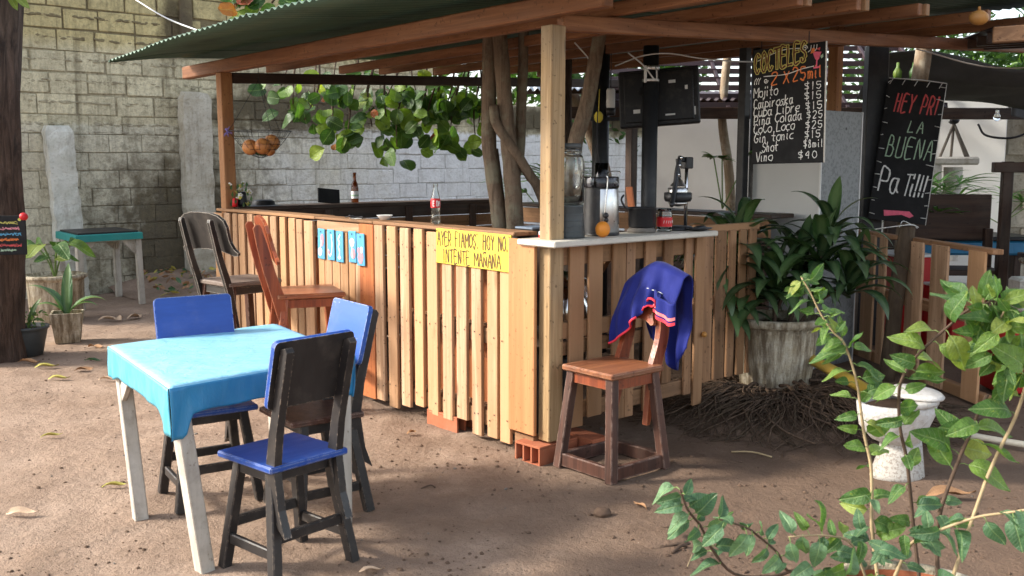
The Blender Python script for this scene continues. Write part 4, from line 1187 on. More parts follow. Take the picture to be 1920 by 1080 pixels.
# ================================================================ SMALL TEAL TABLE by the wall
def teal_table():
    P = [Vector(p) for p in ((-4.687, 10.714), (-4.211, 11.25), (-4.729, 11.888), (-5.2, 11.4))]
    c = sum(P, Vector((0, 0))) / 4
    t = thing('small_table', 'small white table with teal cloth under a black board, against the wall', 'table', (c.x, c.y, 0))
    L = lambda p, z: Vector((p.x - c.x, p.y - c.y, z)); ht = .80
    for i in range(4):
        d = P[(i + 1) % 4] - P[i]
        b = MB(); b.beam(L(P[i].lerp(c, .02), 0), L(P[i].lerp(c, .06), ht), .065, .065, up=(d.x, d.y, 0), ch=.005); part('leg', b, m['white_paint'], t)
        # arched apron with triangular corners
        A, Bq = P[i].lerp(c, .06), P[(i + 1) % 4].lerp(c, .06); ln = (Bq - A).length; ang = math.atan2(d.y, d.x)
        h_ = ln / 2 - .02
        poly = [(-h_, 0), (h_, 0), (h_, -.22), (h_ - .02, -.22), (h_ - .17, -.07), (-h_ + .17, -.07), (-h_ + .02, -.22), (-h_, -.22)]
        mid = L((A + Bq) / 2, ht)
        b = MB(); b.prism(poly, .022, Matrix.Translation(mid) @ Matrix.Rotation(ang, 4, 'Z')); part('apron', b, m['white_paint'], t)
    b = MB(); vs = []
    for z, k in ((ht - .05, .0), (ht - .055, -.075), (ht + .012, -.07), (ht + .02, -.055)):
        vs += [L(p.lerp(c, k), z + rnd.uniform(-.004, .004)) for p in P]
    fs = [(k + 4 * j, (k + 1) % 4 + 4 * j, (k + 1) % 4 + 4 * j + 4, k + 4 * j + 4) for j in range(3) for k in range(4)] + [(0, 1, 2, 3), (12, 13, 14, 15)]
    b.add(vs, fs); part('teal_cloth', b, m['teal'], t)
    bd = MB(); Q = [p.lerp(c, .04) for p in P]
    vs = [(q.x - c.x, q.y - c.y, z) for z in (ht + .024, ht + .04) for q in Q]
    bd.add(vs, [(0, 1, 2, 3), (4, 5, 6, 7)] + [(k, (k + 1) % 4, 4 + (k + 1) % 4, 4 + k) for k in range(4)])
    solid('black_board', bd, m['black_metal'], 'flat black board lying on the small teal table', 'board', (c.x, c.y, 0))
    return c
TC = teal_table()
# ================================================================ THINGS ON THE COUNTERS
RX90 = Matrix.Rotation(R(90), 4, 'X'); RY90 = Matrix.Rotation(R(90), 4, 'Y')
SH = 1.199
def L1(name, fn, mat, parent, label=None):
    b = MB(); fn(b); return part(name, b, mat, parent, label)
t = thing('drink_dispenser', 'big clear glass jar standing on a dark bucket by the corner post', 'jar', W(.2, .08, SH), ANG)
L1('bucket', lambda b: (b.lathe([(0, 0), (.092, 0), (.094, .01), (.086, .1), (.084, .165), (.088, .172), (.078, .175), (0, .172)], 28), [b.lathe([(.0915 - i * .0022, .03 + i * .03), (.0945 - i * .0022, .034 + i * .03), (.0912 - i * .0022, .038 + i * .03)], 28) for i in range(4)]), m['grey_plastic'], t)
jar = L1('jar', lambda b: b.lathe([(.0, .178), (.08, .178), (.088, .19), (.089, .40), (.082, .43), (.07, .445), (.066, .445), (.078, .425), (.084, .40), (.083, .195), (.0, .186)], 32), m['glass'], t)
L1('neck_ring', lambda b: b.lathe([(.07, .446), (.074, .452), (.074, .47), (.07, .476), (.06, .476), (.06, .446)], 28), m['glass'], jar)
L1('lid', lambda b: b.lathe([(0, .505), (.066, .503), (.072, .495), (.072, .479), (.066, .477), (0, .477)], 28), m['grey_plastic'], jar)
t = thing('juicer', 'stainless electric juicer with smoked clear collar and black base', 'juicer', W(.475, .10, SH), ANG + R(8))
body = L1('body', lambda b: b.lathe([(.0, .012), (.10, .012), (.106, .02), (.098, .255), (.094, .262), (0, .262)], 36, sy=.95), m['steel'], t)
L1('base', lambda b: b.lathe([(0, 0), (.104, 0), (.108, .004), (.108, .012), (0, .012)], 36, sy=.95), m['black_plastic'], t)
def sidep(b):
    for a0, a1 in ((150, 215), (-40, 30)):
        n = 8
        vs = []
        for z, r0 in ((.014, .1085), (.262, .1005)):
            for k in range(n + 1):
                a = R(a0 + (a1 - a0) * k / n); vs.append((r0 * math.cos(a), r0 * .95 * math.sin(a), z))
        b.add(vs, [(k, k + 1, n + 2 + k, n + 1 + k) for k in range(n)], 0, True)
L1('side_panel', sidep, m['black_plastic'], body)
collar = L1('collar', lambda b: b.lathe([(.098, .264), (.1, .268), (.1, .318), (.094, .325), (.09, .322), (.094, .315), (.094, .27)], 36), m['smoke'], t)
L1('inner_basket', lambda b: b.lathe([(0, .265), (.075, .266), (.072, .30), (0, .305)], 24), m['black_plastic'], collar)
L1('feed_chute', lambda b: (b.lathe([(.037, .30), (.037, .40), (.033, .40), (.033, .30)], 20), b.lathe([(0, .30), (.031, .30), (.031, .395), (0, .397)], 18)), m['smoke'], t)
L1('locking_wire', lambda b: (b.tube(smooth_path([(-.085, -.085, .06), (-.082, -.09, .16), (-.07, -.095, .30), (-.068, -.09, .332), (.0, -.06, .352), (.1, -.05, .352), (.118, -.04, .342), (.09, -.03, .325)]), .0035, 6)), m['chrome'], t)
L1('latch', lambda b: (b.blob((-.086, -.097, .115), .017, 1, 0, .02), b.blob((-.086, -.1, .09), .014, 1, 0, .02)), m['black_plastic'], t)
b = MB(); b.blob((0, 0, .042), .044, 2, 0, .012, (.93, .93, 1.0))
solid('orange', b, m['orange_fruit'], 'bright orange fruit on the shelf in front of the steel juicer', 'fruit', W(.358, -.03, SH), ANG)
t = thing('saucepan', 'dented black saucepan on the shelf right of the juicer', 'pan', W(.80, .09, SH), ANG)
L1('pot', lambda b: b.lathe([(0, .03), (.07, .03), (.074, .035), (.078, .14), (.081, .143), (.078, .146), (.074, .14), (.07, .04), (0, .04)], 30), m['black_metal'], t)
L1('handle', lambda b: b.tube(smooth_path([(-.075, .02, .13), (-.11, .03, .15), (-.13, .04, .19), (-.10, .05, .215)]), .006, 7), m['black_plastic'], t)
L1('trivet', lambda b: (b.lathe([(0, .0), (.08, .0), (.085, .012), (.07, .028), (0, .028)], 26)), m['stone'], t)
b = MB(); b.beam((0, 0, .1), (-.02, .01, .26), .012, .05, ch=.005); solid('wooden_spoon', b, m['plank_red'], 'reddish wooden spatula sticking up behind the saucepan', 'spatula', W(.84, .2, SH), ANG)
t = thing('glass_jar', 'small clear jar with red label between saucepan and citrus press', 'jar', W(.955, .05, SH), ANG)
L1('jar', lambda b: b.lathe([(0, .002), (.043, .002), (.045, .008), (.045, .10), (.040, .115), (.040, .135), (.037, .135), (.037, .115), (.041, .1), (.041, .012), (0, .010)], 26), m['glass'], t)
L1('red_label', lambda b: b.lathe([(.0458, .03), (.0458, .085)], 26), m['label_red'], t)
def jl(b):
    for i in range(6):
        a = R(215 + i * 18); b.tube([(.0468 * math.cos(a), .0468 * math.sin(a), .05), (.0468 * math.cos(a + .08), .0468 * math.sin(a + .08), .066)], .0018, 4)
L1('label_marks', jl, m['chalk_white'], t)
t = thing('citrus_press', 'black lever citrus press with chrome column standing at the shelf end', 'press', W(1.13, .10, SH), ANG)
L1('base', lambda b: (b.lathe([(0, 0), (.095, 0), (.098, .01), (.08, .022), (.03, .026), (0, .026)], 28, sx=1.1)), m['black_metal'], t)
L1('column', lambda b: b.tube([(.075, 0, .02), (.075, 0, .385)], .011, 12), m['chrome'], t)
L1('drip_tray', lambda b: b.lathe([(.03, .165), (.075, .17), (.083, .185), (.083, .222), (.078, .224), (.074, .19), (.03, .18)], 28), m['black_metal'], t)
L1('cup', lambda b: (b.lathe([(.06, .224), (.062, .25), (.056, .252), (.05, .23)], 26), b.lathe([(.05, .262), (.03, .285), (.012, .31), (0, .312)], 22), b.lathe([(.012, .14), (.05, .15), (.06, .165), (.02, .17)], 22)), m['steel'], t)
L1('head_block', lambda b: b.box((.075, 0, .40), (.06, .06, .07), None, .006), m['black_metal'], t)
def lev(b):
    b.beam((.06, 0, .415), (.0, .0, .43), .022, .03); b.tube(smooth_path([(.0, -.012, .43), (-.035, -.02, .36), (-.06, -.03, .28), (-.1, -.05, .2), (-.15, -.08, .15)]), [.014] * 16 + [.012], 8)
    b.beam((-.0, .01, .425), (.01, 0, .31), .014, .022); b.beam((-.03, -.01, .35), (.012, 0, .30), .016, .02)
lever = L1('lever', lev, m['black_metal'], t)
for p in ((-.004, -.022, .43), (-.02, -.026, .385), (-.035, -.03, .33)): L1('pivot', lambda b: b.lathe([(0, .0), (.011, 0), (.011, .008), (0, .01)], 12, M=Matrix.Translation(p) @ RX90), m['chrome'], lever)
b = MB(); b.lathe([(0, .004), (.05, .003), (.085, .012), (.088, .018), (.05, .011), (0, .011)], 26, sy=.8); b.blob((.01, 0, .018), .03, 1, 0, .3, (1.5, 1, .4))
solid('black_dish', b, m['black_plastic'], 'black dish on the shelf in front of the citrus press', 'dish', W(1.17, -.035, SH), ANG)
b = MB(); b.tube(smooth_path([(0, 0, .004), (.06, .03, .06), (.11, .06, .02)]), .004, 6); solid('cable', b, m['white_wire'], 'short white cable curling behind the red labelled jar', 'cable', W(1.0, .1, SH), ANG)

# cola bottle on the front counter
CT = 1.225
t = thing('glass_bottle', 'empty clear contour bottle with red label on the slatted bar front', 'bottle', W(.085, 1.13, CT), 0)
bp = [(0, .003), (.029, .003), (.031, .012), (.029, .05), (.027, .075), (.0295, .10), (.030, .135), (.0275, .16), (.019, .195), (.0135, .22), (.0135, .236), (.016, .238), (.016, .247), (.013, .249)]
L1('bottle', lambda b: b.lathe(bp + [(r_ - .003, z) for r_, z in bp[::-1] if r_ > .01] + [(0, .007)], 26), m['glass'], t)
rl_ = L1('red_label', lambda b: b.lathe([(.0302, .102), (.0310, .136), (.0284, .158)], 26), m['label_red'], t)
def lab(b):
    w = MB()
    lettering(w, 'KE DM', -.028, .113, .03, .0042, 0, seed=5, end=.03, jit=.01)
    for f in w.f: pass
    vs = []
    for x, y, z in w.v:
        a = x / .0315; vs.append((.0318 * math.sin(a), -.0318 * math.cos(a), z))
    b.add(vs, w.f)
L1('label_lettering', lab, m['tag_white'], rl_)
t.rotation_euler = (0, 0, R(4))
b = MB(); b.lathe([(0, .002), (.03, .002), (.052, .03), (.054, .033), (.05, .032), (.03, .008), (0, .007)], 26); solid('small_bowl', b, m['white_plastic'], 'small grey white bowl on the bar front right of the gate', 'bowl', W(.1, 1.72, 1.2255), ANG)
t = thing('plastic_tub', 'blue grey plastic tub just inside the bar by the tree trunks', 'tub', W(.23, .38, 1.13), ANG)
L1('tub', lambda b: b.box((0, 0, .05), (.16, .14, .10), None, .012), m['grey_plastic'], t)
L1('lid', lambda b: b.box((0, 0, .107), (.17, .15, .012), None, .005), plain('blue_grey_lid', (.12, .16, .22), .5), t)
t = thing('paint_can', 'small white tin with a red band beside the corner post', 'tin', W(.12, .15, 1.17), ANG)
L1('can', lambda b: b.lathe([(0, 0), (.05, 0), (.05, .06), (.047, .062), (0, .06)], 24), m['white_plastic'], t)
L1('band', lambda b: b.lathe([(.0506, .02), (.0506, .045)], 24), m['label_red'], t)
b = MB(); b.box((0, 0, 1.155), (.28, .45, .02), None, .004); solid('inner_ledge', b, m['old_y'], 'narrow inner board ledge behind the corner of the bar', 'ledge', W(.22, .3, 0), ANG)
L = thing('cables', 'tangle of dark cables and paper on the gate top', 'cables', W(.06, 2.05, 1.2235), ANG)
L1('cable', lambda b: (b.tube(smooth_path([(0, .1, .004), (.03, .05, .015), (-.02, 0, .004), (.03, -.06, .012), (0, -.12, .004)]), .004, 6), b.tube(smooth_path([(.04, .06, .004), (-.02, .02, .02), (.03, -.03, .006)]), .004, 6)), m['wire'], L)
L1('paper', lambda b: b.box((.01, -.03, .001), (.06, .1, .001), None, .0002), m['white_plastic'], L)
# on the back counter
BT = 1.2405
t = thing('beer_bottle', 'brown beer bottle with pale label standing on the dark back counter', 'bottle', W(1.245, 3.96, BT), 0)
bb_ = [(0, .003), (.031, .003), (.033, .01), (.033, .14), (.027, .17), (.015, .2), (.0135, .255), (.016, .26), (.015, .272), (0, .273)]
L1('bottle', lambda b: b.lathe(bb_, 22), m['brown_glass'], t)
L1('label', lambda b: b.lathe([(.0336, .04), (.0336, .105)], 22), m['tag_white'], t)
L1('label_mark', lambda b: b.lathe([(.034, .06), (.034, .075)], 22), m['chalk_green'], t)
b = MB(); b.box((0, 0, .066), (.20, .014, .135), Euler((R(-22), R(6), 0)), .004); 
solid('small_slate', b, [m['black_board']], 'small dark slate with pale edge leaning on the back counter', 'slate', W(1.0, 4.0, BT), ANG - R(14))
b = MB(); b.lathe([(0, .05), (.06, .05), (.085, .035), (.09, .008), (.13, .004), (.15, .0), (.15, -.0), (.10, .0)], 26, sx=1.1); solid('hat', b, m['black_metal'], 'flat black hat lying on the back counter left of the slate', 'cap', W(.36, 3.98, BT), ANG)
t = thing('flower_vase', 'small dark vase of white and yellow flowers by the left bar post', 'flowers', W(.14, 3.92, BT), ANG)
L1('vase', lambda b: b.lathe([(0, 0), (.035, 0), (.04, .03), (.035, .09), (.03, .12), (0, .12)], 18), m['black_metal'], t)
L1('red_pot', lambda b: b.lathe([(0, 0), (.022, 0), (.026, .07), (.0, .07)], 14, (-.075, -.02, 0)), m['label_red'], t)
rr = random.Random(8)
for i in range(26):
    p = Vector((rr.uniform(-.1, .06), rr.uniform(-.05, .05), rr.uniform(.02, .2)))
    fl = MB()
    for k in range(5):
        a = 2 * math.pi * k / 5; fl.blob((.012 * math.cos(a), 0, .012 * math.sin(a)), .009, 0, 0, .1, (1, .5, 1), rr)
    fl.blob((0, -.005, 0), .006, 0, 1, .1, (1, 1, 1), rr)
    o = part('flower', fl, [m['tag_white'] if i % 3 else m['dry_yellow'], m['chalk_yellow']], t); o.location = p; o.rotation_euler = (rr.uniform(-.8, .8), 0, rr.uniform(-1.2, 1.2))
g = MB()
for i in range(30):
    p = Vector((rr.uniform(-.11, .07), rr.uniform(-.05, .05), rr.uniform(-.02, .18)))
    g.add([p + Vector(q) for q in ((-.012, 0, 0), (0, -.006, .03), (.012, 0, 0), (0, .0, -.02))], [(0, 1, 2, 3)])
part('greenery', g, m['leaf_low'], t, kind='stuff')

# ================================================================ HANGING WIRE BASKET with fruit
BK = W(.235, 3.75, 1.64)
t = thing('wire_basket', 'black wire basket hung from the shelter beam by the left post', 'basket', BK, ANG)
def bask(b):
    def rz_(f): return .018 + .232 * f ** .62, f * .215
    for f in (.0, .12, .3, .5, .72, 1.0):
        r_, z = rz_(f); b.tube([(r_ * math.cos(2 * math.pi * k / 28), r_ * math.sin(2 * math.pi * k / 28), z) for k in range(29)], .0016 if f < 1 else .003, 4, cap=False)
    for k in range(18):
        a = 2 * math.pi * k / 18
        b.tube([(rz_(f)[0] * math.cos(a), rz_(f)[0] * math.sin(a), rz_(f)[1]) for f in (0, .1, .25, .5, .75, 1)], .0015, 4, cap=False)
L1('basket', bask, m['wire'], t)
def chn(b):
    for k in range(3):
        a = 2 * math.pi * k / 3 + .4; b.tube([(.25 * math.cos(a), .25 * math.sin(a), .215), (0, 0, .62)], .0022, 4)
    b.tube([(0, 0, .62), (0, 0, .74)], .003, 5)
L1('chain', chn, m['wire'], t)
def fruit(p, s_, lab_, grp):
    b = MB(); n = 24; q = 12; vs = []
    for j in range(q + 1):
        th = math.pi * j / q
        for k in range(n):
            a = 2 * math.pi * k / n
            r_ = math.sin(th) * (1 + .05 * abs(math.cos(a * 5)) - .02) * s_
            vs.append((r_ * math.cos(a), r_ * math.sin(a), -math.cos(th) * s_ * 1.02))
    b.add(vs, [(j * n + k, j * n + (k + 1) % n, (j + 1) * n + (k + 1) % n, (j + 1) * n + k) for j in range(q) for k in range(n)], 0, True)
    o = solid('ribbed_fruit', b, m['melon'], lab_, 'fruit', BK + p, 0, grp); o.rotation_euler = (rnd.uniform(-.5, .5), rnd.uniform(-.3, .3), rnd.uniform(0, 3)); return o
FG = 'orange ribbed fruits in the hanging wire basket'
px = Vector((.93, .37, 0))
fruit(px * -.075 + Vector((0, -.03, .085)), .063, 'left ribbed orange fruit in the hanging wire basket', FG)
fruit(px * .012 + Vector((.02, -.07, .092)), .065, 'middle ribbed orange fruit at the front of the wire basket', FG)
fruit(px * .09 + Vector((0, .0, .122)), .066, 'right ribbed orange fruit sitting highest in the wire basket', FG)
fruit(px * .095 + Vector((-.01, -.055, .06)), .045, 'small low ribbed fruit under the highest one in the wire basket', FG)
b = MB(); b.blob((0, 0, 0), .05, 2, 0, .05, (1.3, .9, .6)); solid('green_fruit', b, m['leaf_low'], 'dark green fruit at the bottom of the wire basket', 'fruit', BK + px * .01 + Vector((0, 0, .045)), 0)
b = MB(); rr = random.Random(4)
for i in range(26):
    d = Vector((rr.gauss(0, 1), rr.gauss(0, 1), rr.gauss(0, 1))).normalized(); b.beam((0, 0, 0), d * rr.uniform(.03, .055), .004, .004, ch=.0005)
solid('lilac_flower', b, plain('lilac_petals', (.25, .2, .5), .7), 'spiky lilac paper flower on the left bar post beside the basket', 'flower', W(.02, 3.9, 1.85), 0)

# ================================================================ TELEVISION on a black pole
t = thing('television', 'black flat television seen from behind, fixed high on the black pole', 'television', (1.07, 7.36, 2.07), R(-14))
M_ = Matrix.Rotation(R(-10), 4, 'X') @ Matrix.Rotation(R(-4), 4, 'Y')
b = MB(); b.box((0, 0, 0), (.58, .045, .42), M_.to_3x3(), .012); part('screen_case', b, m['black_plastic'], t)
b = MB(); b.box(M_ @ Vector((0, -.03, -.0)), (.50, .025, .36), M_.to_3x3(), .008); bc = part('back_cover', b, m['black_plastic'], t)
for x, z, w_, h_ in ((.1, .10, .05, .022), (.2, .05, .02, .03), (-.16, -.1, .05, .028), (.08, -.14, .07, .012), (.255, -.12, .012, .06)):
    b = MB(); b.box(M_ @ Vector((x, -.044 if abs(x) < .24 else -.025, z)), (w_, .002, h_), M_.to_3x3(), .0005); part('sticker', b, m['white_plastic'], bc)
b = MB(); b.beam((-.12, -.12, .05), (-.05, -.05, .0), .05, .05); part('bracket', b, m['black_metal'], t)
t = thing('tv_pole', 'round black steel pole carrying the television inside the bar', 'pole', (.985, 7.2, 0))
L1('pole', lambda b: b.tube([(0, 0, 0), (0, 0, 2.42)], .056, 20), m['black_metal'], t)
L1('clamp', lambda b: (b.lathe([(.059, 2.25), (.062, 2.255), (.062, 2.275), (.059, 2.28)], 20), b.lathe([(.059, 2.17), (.061, 2.175), (.061, 2.185), (.059, 2.19)], 20)), m['steel'], t)
L1('white_clip', lambda b: b.box((-.045, -.05, 2.22), (.02, .02, .12), None, .004), m['white_plastic'], t)
def cable(name, pts, r_, mat, label, cat='cable'):
    pts = [Vector(p) for p in pts]; o = pts[0].copy()
    b = MB(); b.tube(smooth_path([p - o for p in pts], 6), r_, 6); return solid(name, b, mat, label, cat, o)
cable('cable', [(.80, 7.0, 2.35), (.9, 6.95, 2.26), (.98, 6.93, 2.16), (.99, 6.95, 2.22), (.985, 7.0, 2.26)], .006, m['white_wire'], 'white cable looped around the head of the television pole')
cable('cable', [(.72, 7.1, 2.27), (.9, 7.0, 2.33), (1.08, 6.95, 2.34), (1.3, 6.9, 2.30), (1.62, 6.9, 2.28), (2.0, 7.2, 2.33)], .005, m['white_wire'], 'thin white cable sagging from the television pole to the chalk menu')
cable('cable', [(.43, 7.0, 2.42), (.52, 7.0, 2.32), (.56, 7.0, 2.24)], .005, m['white_wire'], 'loose white cable end beside the leaning trunk under the roof')
cable('cable', [(.62, 7.3, 2.0), (.62, 7.3, 1.7), (.66, 7.25, 1.45), (.68, 7.2, 1.2)], .004, m['wire'], 'thin black wire hanging straight down behind the juicer')
# white lantern and small hanging fruit
t = thing('lantern', 'white cylinder lantern hanging above the juicer under the roof', 'lantern', (.80, 8.2, 1.98))
L1('shade', lambda b: b.lathe([(0, .06), (.034, .06), (.036, .075), (.036, .20), (.03, .215), (0, .22)], 20), m['white_plastic'], t)
L1('socket', lambda b: b.lathe([(0, 0), (.037, 0), (.039, .06), (0, .062)], 20), m['black_plastic'], t)
L1('cord', lambda b: b.tube([(0, 0, .22), (0, 0, .5)], .004, 5), m['wire'], t)
b = MB(); b.beam((-.2, 0, 0), (.12, 0, .0), .03, .03); solid('lantern_bar', b, m['black_metal'], 'short black bar under the white hanging lantern', 'bar', (.78, 8.26, 1.955))
b = MB(); b.blob((0, 0, 0), .036, 2, 0, .04, (.9, .9, 1.2)); b.tube([(0, 0, .03), (.005, 0, .2)], .003, 5); solid('yellow_fruit', b, m['sign_yellow'], 'small yellow fruit hanging beside the leaning trunk', 'fruit', (.63, 7.35, 1.93))
b = MB(); b.blob((0, 0, 0), .05, 2, 0, .03, (1.25, 1, .95)); b.lathe([(0, .045), (.012, .045), (.008, .07), (0, .07)], 8); solid('gourd', b, m['gourd'], 'orange gourd hanging at the right corner of the bar roof', 'gourd', (2.97, 6.5, 2.515))
b = MB(); b.blob((0, 0, 0), .018, 2, 0, .03); solid('yellow_ball', b, m['gourd'], 'tiny yellow ball on a string by the shaded pallet', 'ball', W(1.26, -.02, .56))

# ================================================================ CHALK BOARDS
def on_board(name, label, cat, loc, rot, w, h, th, tilt=0.0):
    t = thing(name, label, cat, loc, rot)
    t.rotation_euler = (0, tilt, rot)
    b = MB(); b.box((0, 0, 0), (w, th, h), None, .003); part('panel', b, m['black_board'], t)
    return t
mw, mh = .655, .90
t = on_board('menu_board', 'black chalk cocktail menu COCTELES hanging from a rafter before the white cabinet', 'menu board', W(1.955, -.085, 1.962), ANG - R(90), mw, mh, .014, R(-1.2))
t.scale = (.81, .81, .815)
y0 = -.0085
b = MB()
lettering(b, 'COCTELES', -.305, .262, .15, .03, y0, seed=11, end=.165, gap=.2, rise=.13, jit=.015, layers=[(.027, y0, 0), (.0125, y0 - .0008, 1)])
L1('hook', lambda q: (q.tube([(-.25, 0, .45), (-.25, 0, .54)], .004, 5), q.tube([(.18, 0, .45), (.18, 0, .54)], .004, 5)), m['wire'], t)
part('title', b, [m['chalk_yellow'], m['chalk_dark']], t)
b = MB()
lettering(b, '2', -.15, .165, .095, .0105, y0, seed=12, slant=.08); lettering(b, 'X', -.035, .170, .085, .0105, y0, seed=13, slant=.05); lettering(b, '25', .05, .178, .10, .0105, y0, seed=14, end=.165, gap=.3)
lettering(b, 'mil', .18, .19, .085, .0105, y0, seed=15, end=.30, gap=.25)
part('price_line', b, m['chalk_orange'], t)
rows = [('Mojito', -.317, .075, -.06, '$15', .145, .27, .098), ('Caipiroska', -.315, -.012, .08, '$15', .145, .272, .025), ('Cuba Libre', -.315, -.078, .143, '$15', .155, .28, -.05),
        ('Piña Colada', -.31, -.143, .160, '$25', .168, .285, -.12), ('CoCo Loco', -.31, -.21, .10, '$25', .16, .285, -.195), ('Gin tonic', -.305, -.282, .095, '$15', .155, .27, -.265),
        ('Shot', -.225, -.355, -.05, '$8mil', .145, .322, -.335), ('Vino', -.288, -.432, -.10, '$40', .10, .24, -.42)]
for k, (tx, x0, z0, x1, pr, px0, px1, pz) in enumerate(rows):
    b = MB()
    lettering(b, tx, x0, z0, .072, .0072, y0, seed=20 + k, slant=.08, rise=.06, end=x1 - .03, gap=.14, jit=.03)
    part('drink_name', b, m['chalk_white'], t, kind='stuff'); b = MB()
    lettering(b, pr, px0 + .012, pz + .006, .054, .0066, y0, seed=40 + k, slant=.02, end=min(.322, px1 + .03), gap=.34, jit=.03)
    part('price', b, m['chalk_white'], t, kind='stuff')
b = MB()
sp = lambda cx, cz, r_, s_, n=18: [(cx + (r_ * (1 - i / n * .8)) * math.cos(s_ * i * .5), cz + (r_ * (1 - i / n * .8)) * math.sin(s_ * i * .5)) for i in range(n)]
ribbon(b, [(q.x, q.z) for q in smooth_path([(-.28, 0, .36), (-.15, 0, .40), (-.02, 0, .425), (.1, 0, .42)])], .006, y0)
ribbon(b, [(q.x, q.z) for q in smooth_path([(-.22, 0, .235), (-.02, 0, .235), (.12, 0, .262), (.23, 0, .275)])], .006, y0)
ribbon(b, sp(.15, .415, .024, 1), .006, y0); ribbon(b, sp(-.2, .20, .02, -1), .006, y0)
for k in range(3):
    ribbon(b, [(q.x, q.z) for q in smooth_path([(.18 + k * .025, 0, .385), (.20 + k * .025, 0, .40), (.205 + k * .025, 0, .43)])], .006, y0)
    ribbon(b, [(q.x, q.z) for q in smooth_path([(-.25 - k * .02, 0, .225), (-.265 - k * .02, 0, .205), (-.27 - k * .02, 0, .18)])], .006, y0)
part('flourish', b, m['chalk_white'], t)
b = MB()
def poly(pts, mi, yy): b.add([(x, yy, z) for x, z in pts], [tuple(range(len(pts)))], mi)
poly([(.215, .385), (.295, .375), (.275, .325), (.258, .312), (.24, .327)], 0, y0); poly([(.25, .315), (.262, .315), (.26, .27), (.248, .27)], 0, y0 - .0004); poly([(.225, .268), (.285, .272), (.28, .258), (.23, .255)], 0, y0 - .0008)
poly([(.20, .37), (.215, .41), (.24, .405), (.235, .375)], 1, y0 - .0012); poly([(.285, .345), (.31, .36), (.312, .335), (.295, .325)], 2, y0 - .0012); poly([(.25, .40), (.285, .41), (.28, .385)], 3, y0 - .0014)
part('cocktail_drawing', b, [m['chalk_pink'], m['chalk_orange'], m['chalk_green'], m['chalk_red']], t)
L1('edge_strip', lambda q: q.box((mw / 2 + .003, 0, 0), (.006, .016, mh), None, .001), m['white_board'], t)

# second board
t = on_board('message_board', 'tall tilted black board chalked HEY PRI LA BUENA PA TI by the slim trunk', 'chalkboard', (3.37, 8.5, 1.69), R(-8), .47, 1.19, .014, R(7.5))
t.rotation_euler = (R(-3), R(6.2), R(-8)); t.location.x -= .03
b = MB(); lettering(b, 'HEY PRI', -.155, .33, .145, .012, -.0085, seed=61, slant=.12, end=.19, gap=.28); part('lettering', b, m['chalk_red'], t, 'red and pink HEY PRI lettering')
b = MB(); lettering(b, 'LA', -.02, .165, .095, .009, -.0085, seed=62, slant=.15, end=.1, gap=.3); lettering(b, 'BUENA', -.17, -.05, .165, .010, -.0085, seed=63, slant=.1, end=.2, gap=.25)
part('lettering', b, m['chalk_green'], t, 'pale green LA BUENA lettering')
b = MB(); lettering(b, 'Pa', -.19, -.345, .19, .013, -.0085, seed=64, slant=.08, end=-.03, gap=.18); lettering(b, 'Ti!!!', .015, -.365, .18, .013, -.0085, seed=65, slant=.12, end=.19, gap=.2); part('lettering', b, m['chalk_white'], t, 'white Pa Ti lettering')
b = MB(); b.add([(x, -.0085, z) for x, z in [(-.12, -.505), (.09, -.495), (.13, -.53), (.1, -.55), (.03, -.53), (-.11, -.555)]], [tuple(range(6))]); part('chalk_smear', b, m['chalk_pink'], t)
rr = random.Random(71)
def stitches(q):
    for k in range(11):
        z = .56 - k * .11
        q.tube([(.235, -.01, z), (.235 - rr.uniform(.03, .07), -.011, z + rr.uniform(-.01, .01))], .003, 4); q.tube([(-.235, -.01, z), (-.235 + rr.uniform(.02, .05), -.011, z + rr.uniform(-.02, .02))], .003, 4)
    for k in range(5):
        x = -.2 + k * .1; q.tube([(x, -.01, .595), (x - .02, -.011, .55)], .003, 4)
    q.tube([(.237, -.006, .596), (.237, -.006, -.596)], .0035, 4); q.tube([(-.23, -.006, .597), (-.1, -.006, .602), (.05, -.006, .606), (.237, -.006, .597)], .0035, 4)
L1('cord_lacing', stitches, m['chalk_white'], t)
# ================================================================ TREES INSIDE AND AROUND THE BAR
def tree_thing(name, label, loc):
    return thing(name, label, 'tree', loc)
t = tree_thing('forked_tree', 'several brown trunks growing up through the middle of the bar', (0.0, 7.2, 0))
def trunk(parent, name, pts, r0, r1, mat, wob=.05, n=12, seed=1):
    P = smooth_path(pts, 5); k = len(P)
    b = MB(); b.tube(P, [r0 + (r1 - r0) * i / (k - 1) for i in range(k)], n, wob=wob, seed=seed)
    return part(name, b, mat, parent)
trunk(t, 'trunk', [(-.02, .0, -.05), (-.06, 0, .7), (-.09, 0, 1.16), (-.135, .0, 1.5), (-.165, 0, 1.81), (-.15, 0, 2.75)], .058, .052, m['bark_grey'], seed=2)
trunk(t, 'trunk', [(.03, -.05, -.05), (.03, -.05, .7), (.02, -.05, 1.16), (.0, -.06, 1.5), (-.03, -.06, 1.8), (-.08, -.06, 2.4), (-.1, -.06, 2.8)], .072, .05, m['bark_grey'], seed=3)
trunk(t, 'trunk', [(.03, .06, .9), (-.01, .06, 1.3), (.045, .06, 1.6), (.06, .06, 1.8), (.08, .06, 2.35), (.08, .06, 2.8)], .04, .036, m['bark_grey'], seed=4)
trunk(t, 'branch', [(-.13, -.09, 2.0), (-.115, -.1, 1.88), (-.03, -.11, 1.75), (.04, -.1, 1.65), (.12, -.06, 1.52), (.19, -.02, 1.42), (.24, .02, 1.25), (.26, .05, .9), (.26, .05, 0)], .034, .04, m['bark_grey'], seed=5)
trunk(t, 'trunk', [(-.06, .1, 1.0), (-.08, .1, 1.35), (-.12, .1, 1.7)], .03, .02, m['bark_grey'], seed=6)
